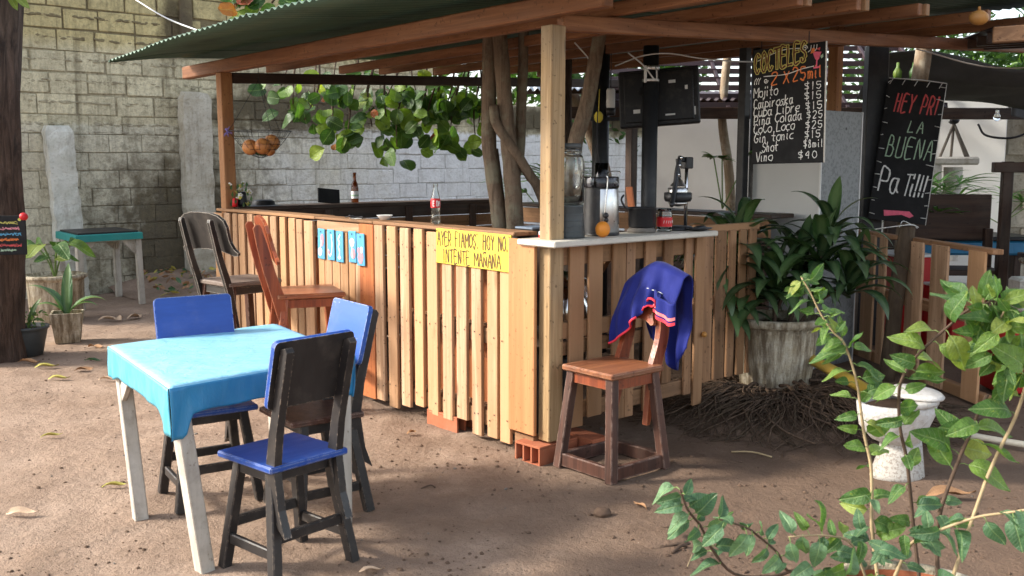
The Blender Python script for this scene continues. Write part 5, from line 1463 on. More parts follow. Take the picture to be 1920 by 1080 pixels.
t = tree_thing('leaning_tree', 'bare brown trunk leaning to the right under the roof behind the jar', (.5, 7.0, 0))
trunk(t, 'trunk', [(-.16, .12, -.05), (-.12, .08, .8), (-.075, 0, 1.64), (.015, 0, 1.98), (.08, 0, 2.34), (.12, 0, 2.6)], .062, .045, m['bark_grey'], seed=7)
def ringed(x, y, top, r_, label, lean):
    t = thing('ringed_stem', label, 'palm stem', (x, y, 0), 0, 'slim dark palm stems with pale rings')
    b = MB(); b.tube([(0, 0, 0), (lean * .5, 0, top * .5), (lean, 0, top)], r_, 12); part('stem', b, m['bark_big'], t)
    b = MB()
    z = .9
    while z < 1.62:
        b.lathe([(r_ + .001, -.004), (r_ + .004, 0), (r_ + .001, .004)], 12, (lean * z / top, 0, z)); z += .085
    part('rings', b, m['chalk_white'], t)
ringed(.325, 9.0, 2.6, .036, 'slim dark palm stem with pale rings, left of the corner post', -.045)
ringed(.515, 9.2, 2.6, .038, 'slim dark palm stem with pale rings, right of the corner post behind the jar', -.01)
b = MB(); b.tube([(0, 0, 0), (0, 0, 2.6)], .07, 14); solid('black_post', b, m['black_metal'], 'thick black round post behind the glass jar', 'post', (.73, 8.3, 0))
t = tree_thing('crooked_tree', 'slim pale crooked trunk standing between the bar and the white wall', (2.35, 11.2, 0))
trunk(t, 'trunk', [(.17, 0, -.05), (.13, 0, .6), (.1, 0, 1.2), (.06, 0, 1.6), (-.01, 0, 2.0), (-.01, 0, 2.3), (.05, 0, 3.1)], .06, .045, m['bark_pale'], seed=8)
b = MB(); b.tube([(0, 0, 0), (0, 0, 2.6)], .075, 14); solid('black_post', b, m['black_metal'], 'black post left of the white cabinet and menu', 'post', (2.2, 9.0, 0))
b = MB(); b.box((0, 0, 1.25), (.07, .07, 2.5), None, .004); solid('black_post', b, m['black_metal'], 'square black post at the left edge of the white cabinet', 'post', W(3.12, 1.12, 0), ANG)
t = tree_thing('slim_tree', 'slim speckled trunk rising behind the tilted chalk board', (3.52, 8.75, 0))
trunk(t, 'trunk', [(-.1, 0, -.05), (-.06, 0, 1.2), (.0, 0, 2.3), (.06, 0, 2.95), (.1, 0, 3.6)], .075, .062, m['bark_pale'], .06, 14, 9)

# big tree on the left with limbs reaching over the yard
def big_tree():
    t = tree_thing('shade_tree', 'big dark furrowed trunk at the left edge of the yard', (-4.27, 8.0, 0))
    b = MB(); n = 40; rows = 60; vs = []
    for j in range(rows + 1):
        z = -.1 + 4.6 * j / rows
        fl = .05 * math.exp(-max(0, z) / .22); cx = -.10 + .07 * z + .02 * math.sin(z * 1.4) - .0 * z; base = .305 + fl + .02 * math.sin(z * 2.3)
        if z > 1.5: base += .012 * (z - 1.5)
        for k in range(n):
            a = 2 * math.pi * k / n
            p = Vector((math.cos(a) * 3.2, math.sin(a) * 3.2, z * .55))
            r_ = base + .030 * noise.noise(p * 2.2) + .022 * abs(noise.noise(Vector((p.x * 3.6, p.y * 3.6, z * 1.5 + 5)))) + fl * .5 * math.sin(a * 5 + 1)
            vs.append((cx + r_ * math.cos(a), r_ * math.sin(a), z))
    b.add(vs, [(j * n + k, j * n + (k + 1) % n, (j + 1) * n + (k + 1) % n, (j + 1) * n + k) for j in range(rows) for k in range(n)], 0, True)
    part('trunk', b, m['bark_big'], t)
    for pts, r_ in (([(0, 0, 4.2), (.1, -1.6, 5.0), (-.3, -3.2, 5.6), (-.5, -4.6, 5.9)], .13), ([(0, 0, 4.3), (-1.2, .4, 5.4), (-2.4, .6, 6.2)], .12), ([(0, -1.2, 4.9), (1.0, -2.4, 5.5)], .08), ([(0, 0, 4.3), (.4, 1.2, 5.6), (.6, 2.2, 6.5)], .12)):
        trunk(t, 'limb', pts, r_, .03, m['bark_big'], seed=4)
    rr = random.Random(31); cr = MB()
    cl = [((-.55, -4.3, 5.4), .75, 420), ((.15, -4.9, 5.3), .6, 300), ((-1.0, -3.3, 5.9), .7, 330), ((-2.6, .8, 7.2), .9, 300), ((-.2, -5.6, 5.2), .55, 240), ((.9, -5.2, 5.0), .5, 200)]
    for c, r_, cnt in cl:
        for i in range(cnt):
            d = Vector((rr.gauss(0, 1), rr.gauss(0, 1), rr.gauss(0, .7))); d = d.normalized() * r_ * rr.random() ** .4
            p = Vector(c) + d; s_ = rr.uniform(.09, .16)
            M = Matrix.Translation(p) @ Euler((rr.uniform(-1, 1), rr.uniform(-1, 1), rr.uniform(0, 6.3))).to_matrix().to_4x4() @ Matrix.Scale(s_, 4)
            cr.add([(-.3, 0, .05), (0, -.7, 0), (.3, 0, .05), (0, .7, .0)], [(0, 1, 2), (0, 2, 3)], 0, False, M)
    o = part('crown', cr, m['leaf_crown'], t, kind='stuff')
    # twig with a few light leaves beside the trunk top
    ls = leaf_set('ovate', m['leaf_fg'])
    for d, p, s_ in (((.8, -.2, -.3), (.46, -.2, 2.86), .16), ((.6, -.3, -.7), (.44, -.2, 2.86), .12), ((.9, -.2, .2), (.44, -.2, 2.9), .14)):
        place_leaf(t, ls[0], p, d, (0, -.6, 1), s_)
    return t
big_tree()
t = thing('trunk_sign', 'small black sign with coloured lettering hung on the big trunk', 'sign', (-3.87, 7.58, 1.05), R(12))
b = MB(); b.box((0, 0, 0), (.31, .014, .30), None, .003); part('panel', b, m['black_board'], t)
for k, (z, mt, x0, x1) in enumerate(((.095, 'chalk_yellow', -.03, .1), (.05, 'tag_pink', -.07, .11), (.008, 'tag_blue', -.09, .12), (-.035, 'chalk_orange', -.06, .1), (-.078, 'chalk_red', -.05, .12), (-.115, 'chalk_green', -.03, .08))):
    b = MB(); squiggle(b, x0, x1, z, .009, .004, -.0085, 0, 80 + k); squiggle(b, x0, x1, z + .004, .010, .003, -.0088, 0, 180 + k); part('lettering', b, m[mt], t)
b = MB(); b.lathe([(0, 0), (.012, 0)], 10, M=Matrix.Translation((.115, -.0085, .12)) @ RX90); part('dot', b, m['chalk_yellow'], t)
b = MB(); b.blob((0, 0, 0), .032, 2, 0, .02); solid('red_ball', b, m['label_red'], 'red ball fixed to the trunk just above the small black sign', 'ball', (-3.735, 7.62, 1.19))
t = thing('painted_bird', 'small painted wooden bird on the big trunk', 'ornament', (-3.90, 7.5, 1.93), R(14))
for k, (poly_, mt, yy) in enumerate((([(-.1, .02), (-.06, .075), (0, .09), (.03, .05), (.02, -.02), (-.08, -.03)], 'black_board', 0), ([(-.1, -.03), (.03, -.025), (.05, -.05), (.02, -.1), (-.1, -.12)], 'chalk_orange', -.012), ([(-.1, .0), (-.03, .01), (-.02, .05), (-.08, .06)], 'label_red', -.014), ([(.02, .06), (.045, .12), (.06, .06)], 'chalk_yellow', -.006), ([(.0, -.03), (.06, .0), (.07, -.05), (.02, -.06)], 'chalk_green', -.015))):
    b = MB(); b.prism(poly_, .014, Matrix.Translation((0, yy, 0))); part('painted_piece', b, m[mt], t)

# tree outside the picture on the right whose crown shades that corner
def right_tree():
    t = tree_thing('shade_tree', 'tree right of the picture whose leafy crown shades the planted corner', (5.6, 4.6, 0))
    trunk(t, 'trunk', [(0, 0, -.1), (-.05, .1, 1.5), (-.3, .1, 3.2), (-1.0, .0, 4.6), (-2.2, -.2, 5.6)], .2, .06, m['bark_big'], seed=14)
    trunk(t, 'limb', [(-.3, .1, 3.2), (-.6, 1.2, 4.4), (-1.4, 2.2, 5.4)], .1, .04, m['bark_big'], seed=15)
    rr = random.Random(33); cr = MB()
    for c, r_, cnt in (((-2.6, -.3, 5.4), 1.25, 700), ((-1.2, -.6, 5.6), 1.2, 600), ((-1.5, 1.8, 5.7), 1.3, 700), ((.2, .4, 5.8), 1.3, 500), ((-3.4, .9, 6.0), 1.0, 380), ((-.6, -2.2, 5.2), 1.1, 420)):
        for i in range(cnt):
            d = Vector((rr.gauss(0, 1), rr.gauss(0, 1), rr.gauss(0, .55))); d = d.normalized() * r_ * rr.random() ** .4
            M = Matrix.Translation(Vector(c) + d) @ Euler((rr.uniform(-.8, .8), rr.uniform(-.8, .8), rr.uniform(0, 6.3))).to_matrix().to_4x4() @ Matrix.Scale(rr.uniform(.12, .2), 4)
            cr.add([(-.3, 0, .05), (0, -.7, 0), (.3, 0, .05), (0, .7, .0)], [(0, 1, 2), (0, 2, 3)], 0, False, M)
    part('crown', cr, m['leaf_crown'], t, kind='stuff')
right_tree()

# leafy branches hanging between the bar and the wall
def hanging_branches():
    t = tree_thing('almond_tree', 'broad leaved tree whose leafy branches hang behind the bar', (-1.0, 12.0, 0))
    o = Vector((-1.0, 12.0, 0))
    trunk(t, 'trunk', [(2.3, 1.4, -.05), (2.2, 1.2, 1.5), (1.6, .6, 2.6), (.6, -.6, 3.0), (-.6, -1.6, 2.85)], .12, .05, m['bark_grey'], seed=11)
    rr = random.Random(41)
    ls = leaf_set('round', m['leaf_almond']); lr = leaf_set('round', m['leaf_red'])
    tw = MB(); cnt = 0
    cl = []   # branch end clusters: (x, z, y)
    specs = [(-2.05, 2.28, 9.0, 5), (-1.95, 2.12, 9.0, 5), (-1.85, 1.98, 9.0, 8), (-1.78, 2.2, 9.1, 8), (-1.6, 2.2, 9.0, 10), (-1.45, 2.12, 9.1, 10), (-1.3, 2.22, 9.0, 12), (-1.15, 2.15, 9.1, 12), (-1.0, 2.2, 9.0, 12), (-.85, 2.18, 9.1, 12), (-.7, 2.2, 9.0, 12), (-.55, 2.15, 9.0, 10), (-.42, 2.05, 9.0, 9),
             (-1.58, 1.84, 8.9, 8), (-1.46, 1.82, 8.9, 9), (-1.25, 1.92, 9.0, 10), (-1.1, 1.84, 9.0, 10), (-.92, 1.93, 9.0, 11), (-.78, 1.92, 9.0, 11), (-.66, 1.86, 9.0, 10), (-.55, 1.78, 8.9, 9), (-.62, 1.98, 9.0, 8), (-1.02, 1.74, 8.9, 6), (-.3, 1.95, 9.1, 5), (-.22, 2.08, 9.1, 5), (-.33, 1.80, 9.1, 4)]
    for x, z, y, n in specs:
        kq = 10.6 / 9.0; c = Vector((x * kq, y * kq, 1.6 + (z - 1.6) * kq)) - o
        top = c + Vector((rr.uniform(-.05, .25), rr.uniform(.0, .25), .55 + rr.uniform(0, .3)))
        tw.tube(smooth_path([top, top.lerp(c, .5) + Vector((rr.uniform(-.08, .08), 0, 0)), c], 3), [.012] * 4 + [.007] * 3, 5)
        for i in range(n):
            p = c + Vector((rr.gauss(0, .10), rr.gauss(0, .12), rr.gauss(.02, .09)))
            d = Vector((rr.gauss(0, .8), rr.gauss(-.2, .6), rr.uniform(-1.1, .35)))
            up = Vector((rr.gauss(0, .5), rr.gauss(-.9, .4), rr.uniform(-.1, .9)))
            red = rr.random() < .03
            place_leaf(t, rr.choice(lr) if red else rr.choice(ls), p, d, up, rr.uniform(.07, .10) if red else rr.uniform(.13, .205)); cnt += 1
    part('twigs', tw, m['twig_dark'], t, kind='stuff')
    return t
hanging_branches()
# sprigs above the roof edge, upper left
t = tree_thing('roof_sprig', 'green and red leaves of a branch poking out over the left roof edge', (-1.4, 6.9, 2.45))
rr = random.Random(43); ls = leaf_set('round', m['leaf_almond']); lg_ = leaf_set('round', m['leaf_fg']); lr = leaf_set('round', m['leaf_red'])
tw = MB()
for x, z, n, kinds in ((-.44, .19, 6, (lg_, lr)), (-.40, .22, 7, (lg_, ls, lr)), (-.36, .18, 7, (ls, lg_)), (-.22, .22, 7, (ls, lg_)), (-.05, .26, 8, (ls, lg_)), (.1, .3, 7, (lg_,)), (.22, .33, 6, (lg_,))):
    c = Vector((x, 0, z)); tw.tube([c + Vector((.3, .3, .4)), c + Vector((.1, .1, .15)), c], .008, 5)
    for i in range(n):
        place_leaf(t, rr.choice(rr.choice(kinds)), c + Vector((rr.gauss(0, .05), rr.gauss(0, .06), rr.gauss(0, .04))), (rr.gauss(-.3, .8), rr.gauss(-.4, .5), rr.gauss(0, .7)), (rr.gauss(0, .4), rr.gauss(-.8, .4), .5), rr.uniform(.1, .15))
part('twigs', tw, m['twig_dark'], t)
cable('rope', [(-3.305, 9, 3.019), (-2.7, 8, 2.72), (-2.05, 6.98, 2.462)], .006, m['white_wire'], 'pale rope stretched from the wall top to the roof edge', 'rope')

# trees beyond the wall
def far_tree(x, y, h, r_, seed, label):
    t = thing('background_tree', label, 'tree', (x, y, 0), 0, 'trees beyond the block wall')
    rr = random.Random(seed)
    trunk(t, 'trunk', [(0, 0, -.1), (.1, 0, h * .3), (0, .1, h * .6)], .16, .07, m['bark_grey'], seed=seed)
    cr = MB()
    for c in range(9):
        cc = Vector((rr.gauss(0, r_ * .5), rr.gauss(0, r_ * .4), h * .62 + rr.gauss(0, r_ * .42))); R_ = r_ * rr.uniform(.35, .6)
        for i in range(330):
            d = Vector((rr.gauss(0, 1), rr.gauss(0, 1), rr.gauss(0, .8))).normalized() * R_ * rr.random() ** .45
            s_ = rr.uniform(.10, .2)
            M = Matrix.Translation(cc + d) @ Euler((rr.uniform(-1.2, 1.2), rr.uniform(-1.2, 1.2), rr.uniform(0, 6.3))).to_matrix().to_4x4() @ Matrix.Scale(s_, 4)
            cr.add([(-.28, 0, .05), (0, -.7, 0), (.28, 0, .05), (0, .7, 0)], [(0, 1, 2), (0, 2, 3)], 0, False, M)
    part('crown', cr, m['leaf_crown'], t, kind='stuff')
far_tree(.1, 18.6, 4.6, 1.7, 51, 'bushy green tree beyond the wall behind the bar trunks')
far_tree(2.4, 19.5, 5.2, 1.9, 52, 'bushy green tree beyond the wall behind the television')
far_tree(4.3, 23.5, 3.0, 1.2, 53, 'bushy green tree beyond the wall behind the crooked trunk')
far_tree(8.0, 19.0, 5.5, 2.2, 54, 'leafy tree far behind the tilted chalk board')
far_tree(10.8, 21.0, 5.5, 2.2, 57, 'leafy tree at the far right beyond the pale building')
far_tree(-8.5, 19.5, 7.0, 2.4, 55, 'leafy tree beyond the wall at the far left')
far_tree(-3.2, 20.5, 6.0, 2.2, 56, 'leafy tree beyond the wall above the green roof')
# ================================================================ BIG PLANTER with strap leaved plant and root mound
PL = Vector((1.77, 6.60, 0))
def mound_z(x, y):
    d = math.hypot((x - PL.x + .05) / .85, (y - PL.y + .28) / .78)
    return .14 * max(0, 1 - d * d) ** .75 if d < 1 else -.03
mb = MB()
mb.grid(lambda u_, v_: (PL.x - 1.0 + 2.0 * u_, PL.y - 1.2 + 2.0 * v_, mound_z(PL.x - 1.0 + 2.0 * u_, PL.y - 1.2 + 2.0 * v_) + .02 * noise.noise(Vector((u_ * 14, v_ * 14, 2))) - .004), 40, 40)
setting('earth_mound', mb, m['dirt'])
mb = MB(); rr = random.Random(61)
for i in range(1300):
    a = rr.uniform(-2.9, .55) if rr.random() < .88 else rr.uniform(0, 6.28)
    r0 = rr.uniform(.22, .40); L_ = rr.uniform(.18, .8)
    if -1.3 < a < -.2: L_ *= 1.25
    P = []; n = 6; bend = rr.gauss(0, .7); lift = rr.uniform(.0, .05) + (.04 if rr.random() < .3 else 0)
    for k in range(n + 1):
        f = k / n; rd = r0 + L_ * f; aa = a + bend * f * .45 + .05 * math.sin(k * 2.1 + i)
        x = PL.x - .03 + math.cos(aa) * rd * 1.05; y = PL.y - .12 + math.sin(aa) * rd
        P.append((x, y, max(.004, mound_z(x, y)) + lift * math.sin(math.pi * min(1, f * 1.1)) + .012 * math.sin(k * 1.7 + i)))
    r_ = rr.choice((.003, .004, .005, .006, .008))
    mb.tube(P, [r_ * (1 - .6 * k / n) for k in range(n + 1)], 4, mat=0 if rr.random() < .7 else 1)
setting('root_mat', mb, [m['root'], m['log']], 'stuff')
rt = thing('aerial_roots', 'thicker bare roots spilling over the mound in front of the big planter', 'roots', (PL.x, PL.y, 0))
for i, (a, L_, r_) in enumerate([(-1.75, .85, .014), (-1.45, .9, .013), (-1.2, .95, .016), (-.95, 1.0, .013), (-.7, 1.05, .014), (-2.1, .7, .013), (-2.5, .6, .012), (-.45, .8, .012)]):
    P = []
    for k in range(9):
        f = k / 8; rd = .2 + L_ * f; aa = a + .15 * math.sin(k * .9 + i)
        x = math.cos(aa) * rd; y = -.1 + math.sin(aa) * rd
        P.append((x, y, max(.0, mound_z(PL.x + x, PL.y + y)) + .03 + .03 * math.sin(k * 1.1 + i) * (1 - f)))
    b = MB(); b.tube(smooth_path(P, 3), [r_ * (1 - .55 * j / 24) for j in range(25)], 6); part('root', b, m['root'], rt)
ZB = .095
t = thing('planter', 'big ribbed cement planter, dirty white, standing on the root mound', 'planter', (PL.x, PL.y - .02, ZB))
def ribbed(b):
    n = 96; prof = [(.20, 0, 0), (.215, .01, .4), (.235, .15, 1), (.252, .30, 1), (.257, .36, .9), (.259, .372, .1), (.268, .378, 0), (.280, .39, 0), (.283, .405, 0), (.278, .42, 0), (.255, .424, 0), (.245, .41, 0), (.235, .36, 0)]
    vs = []
    for r_, z, k_ in prof:
        for i in range(n):
            a = 2 * math.pi * i / n
            q = r_ * (1 - .05 * k_ * (1 - abs(math.sin(a * 16)) ** .7)) + .002 * noise.noise(Vector((math.cos(a) * 6, math.sin(a) * 6, z * 20)))
            zz = z + (.02 * abs(math.sin(a * 16)) if .33 < z < .37 else 0)
            vs.append((q * math.cos(a), q * math.sin(a), zz))
    b.add(vs, [(j * n + i, j * n + (i + 1) % n, (j + 1) * n + (i + 1) % n, (j + 1) * n + i) for j in range(len(prof) - 1) for i in range(n)], 0, True)
t.scale = (1.06, 1.06, 1.16)
L1('pot', ribbed, m['pot_cement'], t)
L1('soil', lambda b: b.lathe([(0, .385), (.12, .38), (.24, .365)], 24), m['soil'], t)
L1('chipped_patch', lambda b: b.blob((.09, -.175, .03), .05, 1, 0, .12, (1.3, .5, .7)), m['terracotta'], t)
def dracaena(name, label, base, heads, seed, mats):
    t = thing(name, label, 'plant', base)
    o = Vector(base); rr = random.Random(seed)
    ME = [strap_mesh('strap_leaf', mats, L_, w, R(e), R(d)) for L_, w, e, d in ((.50, .098, 56, 125), (.46, .104, 40, 120), (.42, .094, 70, 90), (.52, .09, 30, 110), (.34, .085, 84, 35))]
    for hx, hy, hz, n, k_, (bx, by) in heads:
        hd = Vector((hx, hy, hz)) - o
        b = MB(); b.tube(smooth_path([(bx, by, -.05), (bx * .6 + hd.x * .4, by * .6 + hd.y * .4, hd.z * .5), hd, hd + Vector((0, 0, .04))], 4), .014, 8); part('stem', b, m['root'], t)
        for i in range(n):
            a = i * 2.4 + rr.uniform(-.3, .3); f = i / n
            me = ME[4] if f > .93 else (ME[2] if f > .72 else rr.choice((ME[0], ME[1], ME[3])))
            strap_at(t, me, hd + Vector((0, 0, -.10 + .13 * f)), a, rr.uniform(-.45, .1) * (1 - f), k_ * rr.uniform(.8, 1.15))
    return t
dracaena('corn_plant', 'dark green strap leaved plant growing in the big cement planter', (PL.x, PL.y, ZB + .45), [
    (2.03, 6.5, .98, 24, 1.0, (.08, 0)), (2.12, 6.6, 1.15, 18, .95, (.1, .05)), (1.72, 6.48, .78, 24, 1.0, (-.02, -.05)), (2.2, 6.45, .82, 24, 1.0, (.14, 0)), (1.93, 6.6, .9, 18, .95, (0, .1))], 71, m['leaf_drac'])
dracaena('corn_plant', 'darker drooping strap leaved plant left of the big planter, against the pallet', (1.45, 6.75, 0), [
    (1.47, 6.58, .98, 26, 1.0, (.02, 0)), (1.35, 6.62, .84, 26, .95, (-.03, 0)), (1.56, 6.6, .72, 24, .95, (.05, 0)), (1.42, 6.58, .60, 24, .9, (0, -.04)), (1.55, 6.7, 1.12, 14, .95, (0, .04))], 72, m['leaf_drac'])
cable('yellow_pipe', [(1.93, 6.62, .33), (2.05, 6.1, .285), (2.14, 5.7, .24), (2.2, 5.45, .2)], .036, m['yellow_pipe'], 'fat yellow pipe running from behind the planter towards the old toilet', 'pipe')
b = MB(); b.box((0, 0, 0), (.06, .03, .03), None, .004); b.beam((.0, 0, 0), (.02, 0, -.2), .03, .012); solid('white_tie', b, m['white_plastic'], 'white rag tied to the pallet left of the planter', 'rag', (1.47, 6.42, .56))

# ================================================================ OLD TOILET used as a plant pot
t = thing('toilet_planter', 'old dirty white toilet bowl with seat used as a planter, behind the shrub', 'toilet', (1.98, 4.98, 0), R(12))
def oval(fr, fy, cx, z, n=36):
    out = []
    for k in range(n):
        a = 2 * math.pi * k / n; c_, s_ = math.cos(a), math.sin(a)
        x = cx + fr * c_ * (1.0 if c_ < 0 else .82); y = fy * s_ * (1 - .10 * max(0, -c_))
        out.append((x, y, z))
    return out
def loft(b, rings, cap=True, mat=0):
    n = len(rings[0]); vs = [p for r_ in rings for p in r_]
    fs = [(j * n + k, j * n + (k + 1) % n, (j + 1) * n + (k + 1) % n, (j + 1) * n + k) for j in range(len(rings) - 1) for k in range(n)]
    if cap: fs += [tuple(range(n)), tuple((len(rings) - 1) * n + k for k in range(n))]
    b.add(vs, fs, mat, True)
L1('bowl', lambda b: loft(b, [oval(.10, .08, .03, .17), oval(.14, .115, .0, .2), oval(.195, .155, -.01, .27), oval(.215, .18, .0, .34), oval(.22, .185, .0, .385), oval(.20, .165, .0, .39), oval(.18, .15, .0, .345)], False), m['porcelain'], t)
L1('pedestal', lambda b: loft(b, [oval(.155, .125, .02, -.01), oval(.15, .12, .02, .02), oval(.125, .10, .03, .12), oval(.115, .085, .03, .2)]), m['pebble_dash'], t)
L1('soil', lambda b: loft(b, [oval(.19, .155, .0, .36), oval(.15, .12, .0, .375), oval(.02, .02, .0, .38)], True), m['soil'], t)
def seatf(b):
    n = 36; r1 = oval(.225, .19, .005, .392); r2 = oval(.225, .19, .005, .412); r3 = oval(.15, .118, -.01, .414); r4 = oval(.15, .118, -.01, .392)
    def sl(r_): return [(x, y, z + .03 * max(0, x)) for x, y, z in r_]
    R4 = [sl(r1), sl(r2), sl(r3), sl(r4)]
    vs = [p for r_ in R4 for p in r_]; fs = []
    for k in range(n):
        a = 2 * math.pi * (k + .5) / n
        if math.cos(a) < -.35: continue
        for j in range(4):
            fs.append((j * n + k, j * n + (k + 1) % n, ((j + 1) % 4) * n + (k + 1) % n, ((j + 1) % 4) * n + k))
    b.add(vs, fs, 0, True)
L1('seat', seatf, m['porcelain'], t)
L1('lid', lambda b: loft(b, [oval(.13, .165, .10, .418), oval(.135, .17, .10, .428), oval(.12, .155, .10, .442), oval(.03, .04, .10, .446)]), m['porcelain'], t)
cable('waste_pipe', [(2.2, 5.07, .1), (2.45, 5.6, .06), (2.86, 5.38, .045), (3.3, 5.2, .03)], .02, m['cream_pipe'], 'cream plastic pipe lying on the dirt behind the toilet', 'pipe')

# ================================================================ FOREGROUND SHRUB in a white rimmed pot
t = thing('foreground_pot', 'white rimmed terracotta pot at the bottom edge of the picture', 'pot', (1.10, 2.60, 0))
L1('pot', lambda b: b.lathe([(.17, 0), (.19, .02), (.235, .34), (.24, .37)], 40), m['terracotta'], t)
L1('rim', lambda b: b.lathe([(.24, .365), (.256, .37), (.262, .39), (.262, .41), (.255, .42), (.243, .42), (.236, .41), (.232, .365)], 44), m['pot_cement'], t)
L1('inner_wall', lambda b: b.lathe([(.2345, .40), (.225, .30)], 40), m['terracotta'], t)
L1('soil', lambda b: b.lathe([(0, .34), (.1, .345), (.231, .325)], 24), m['soil'], t)
BR = {
'A':[(1.069,2.74,0.33),(1.069,2.805,0.439),(1.055,2.809,0.544),(1.053,2.814,0.641),(1.046,2.818,0.731),(1.026,2.823,0.814),(1.016,2.828,0.878),(1.005,2.832,0.947),(0.989,2.837,1.011),(0.962,2.842,1.082),(0.932,2.846,1.112),(0.896,2.851,1.163),(0.864,2.855,1.225),(0.837,2.86,1.271)],
'B':[(1.22,2.70,0.33),(1.221,2.746,0.513),(1.222,2.741,0.601),(1.235,2.737,0.667),(1.265,2.733,0.77),(1.289,2.729,0.841),(1.307,2.724,0.905),(1.328,2.72,0.958)],
'C':[(1.193,2.76,0.33),(1.171,2.798,0.557),(1.136,2.776,0.744),(1.102,2.754,0.852),(1.085,2.732,0.955),(1.087,2.71,1.016),(1.116,2.688,1.08),(1.186,2.666,1.162),(1.231,2.644,1.212),(1.279,2.622,1.233),(1.308,2.6,1.227)],
'D':[(1.077,2.75,0.33),(1.131,2.733,0.501),(1.146,2.687,0.551),(1.179,2.64,0.595),(1.256,2.593,0.649),(1.313,2.547,0.678),(1.347,2.5,0.705)],
'F':[(1.20,2.66,0.33),(1.322,2.686,0.723),(1.385,2.671,0.909),(1.399,2.657,1.032),(1.34,2.643,1.058),(1.306,2.629,1.103),(1.288,2.614,1.164),(1.302,2.6,1.216)],
'G':[(0.98,2.72,0.33),(0.86,2.76,0.43),(0.753,2.737,0.42),(0.634,2.713,0.437),(0.563,2.69,0.521),(0.525,2.667,0.597),(0.484,2.643,0.652),(0.457,2.62,0.717)],
'H':[(0.98,2.68,0.33),(0.86,2.70,0.43),(0.768,2.663,0.47),(0.733,2.635,0.531),(0.674,2.607,0.588),(0.633,2.578,0.624),(0.55,2.55,0.66)],
'I':[(1.043,2.72,0.33),(0.962,2.693,0.526),(0.87,2.647,0.576),(0.751,2.6,0.591)],
}
def shrub():
    o = Vector((1.10, 2.66, .34))
    t = thing('shrub', 'tall leggy green shrub with pale stems growing out of the white rimmed pot', 'shrub', o)
    rr = random.Random(91)
    ov = leaf_set('ovate', m['leaf_fg']); hl = leaf_set('heart', m['leaf_low']); hf = leaf_set('heart', m['leaf_fg'])
    view = Vector((0, -1, .25))
    def br(key, r0, r1, mat):
        P = smooth_path([Vector(p) - o for p in BR[key]], 4)
        b = MB(); k = len(P); b.tube(P, [r0 + (r1 - r0) * i / (k - 1) for i in range(k)], 7, wob=.08, seed=3); part('branch', b, mat, t)
        return P
    def leafy(P, f0, f1, n, sets, size, spread=.03, droop=.5):
        for i in range(n):
            f = f0 + (f1 - f0) * (i + rr.uniform(-.3, .3)) / max(1, n - 1); f = min(1, max(0, f))
            x = f * (len(P) - 1); j = min(int(x), len(P) - 2); p = P[j].lerp(P[j + 1], x - j)
            tg = (P[j + 1] - P[j]).normalized()
            sd = tg.cross(view).normalized() * (1 if i % 2 else -1)
            d = (sd * rr.uniform(.6, 1.2) + tg * rr.uniform(-.1, .8) + Vector((rr.gauss(0, .3), rr.gauss(0, .5), -droop * rr.random())))
            up = Vector((rr.gauss(0, .4), rr.gauss(-.75, .35), rr.uniform(.3, 1.0)))
            s_ = size * rr.uniform(.7, 1.2)
            q = p + d.normalized() * s_ * .16 + Vector((rr.uniform(-spread, spread) * .3, rr.uniform(-spread, spread), 0))
            b = MB(); b.tube([p, p.lerp(q, .6) + Vector((0, 0, .004)), q], .0014, 4); 
            pet.append(b)
            place_leaf(t, rr.choice(rr.choice(sets)), q, d, up, s_, roll=rr.uniform(-.5, .5))
    pet = []
    A = br('A', .0060, .0022, m['twig']); leafy(A, .30, .68, 16, (ov, hf), .074); leafy(A, .66, 1.0, 30, (ov, ov, hf), .062); leafy(A, .06, .24, 9, (hl, hl, hf), .075)
    B_ = br('B', .0065, .0045, m['twig_dark']); leafy(B_, .52, .80, 9, (ov,), .11, .05); leafy(B_, .15, .4, 4, (hl,), .06)
    C = br('C', .0055, .003, m['twig_dark']); leafy(C, .10, .42, 12, (ov, hf), .075); leafy(C, .45, .85, 16, (ov,), .088, .03, .8); leafy(C, .80, 1.0, 22, (ov, ov, hf), .078)
    D = br('D', .0055, .003, m['twig']); leafy(D, .05, .5, 8, (hl,), .07); leafy(D, .5, 1.0, 8, (hl, hl), .075, .02, 1.2)
    F_ = br('F', .0055, .0025, m['twig']); leafy(F_, .28, .55, 9, (ov,), .095, .04); leafy(F_, .5, 1.0, 32, (ov, ov, hf), .08, .06)
    G = br('G', .0055, .003, m['twig_dark']); leafy(G, .50, 1.0, 19, (hl, hl), .072, .03, .8)
    H_ = br('H', .005, .0025, m['twig_dark']); leafy(H_, .42, 1.0, 14, (hl, hl), .066, .03, 1.0)
    I_ = br('I', .004, .002, m['twig']); leafy(I_, .15, 1.0, 15, (hl, hl, hf), .066, .03, .8)
    for i in range(26):      # dense low growth over the pot
        p = Vector((rr.uniform(-.30, .15), rr.uniform(-.10, .08), rr.uniform(.05, .36)))
        d = Vector((rr.gauss(0, .9), rr.gauss(-.4, .4), rr.uniform(-.7, .5)))
        place_leaf(t, rr.choice(rr.choice((hl, hl, hf))), p, d, (rr.gauss(0, .4), rr.gauss(-.8, .3), .6), rr.uniform(.055, .085))
    al = MB()
    for b in pet: al.add(b.v, b.f, 0, True)
    part('petioles', al, m['green_stem'], t, kind='stuff')
shrub()

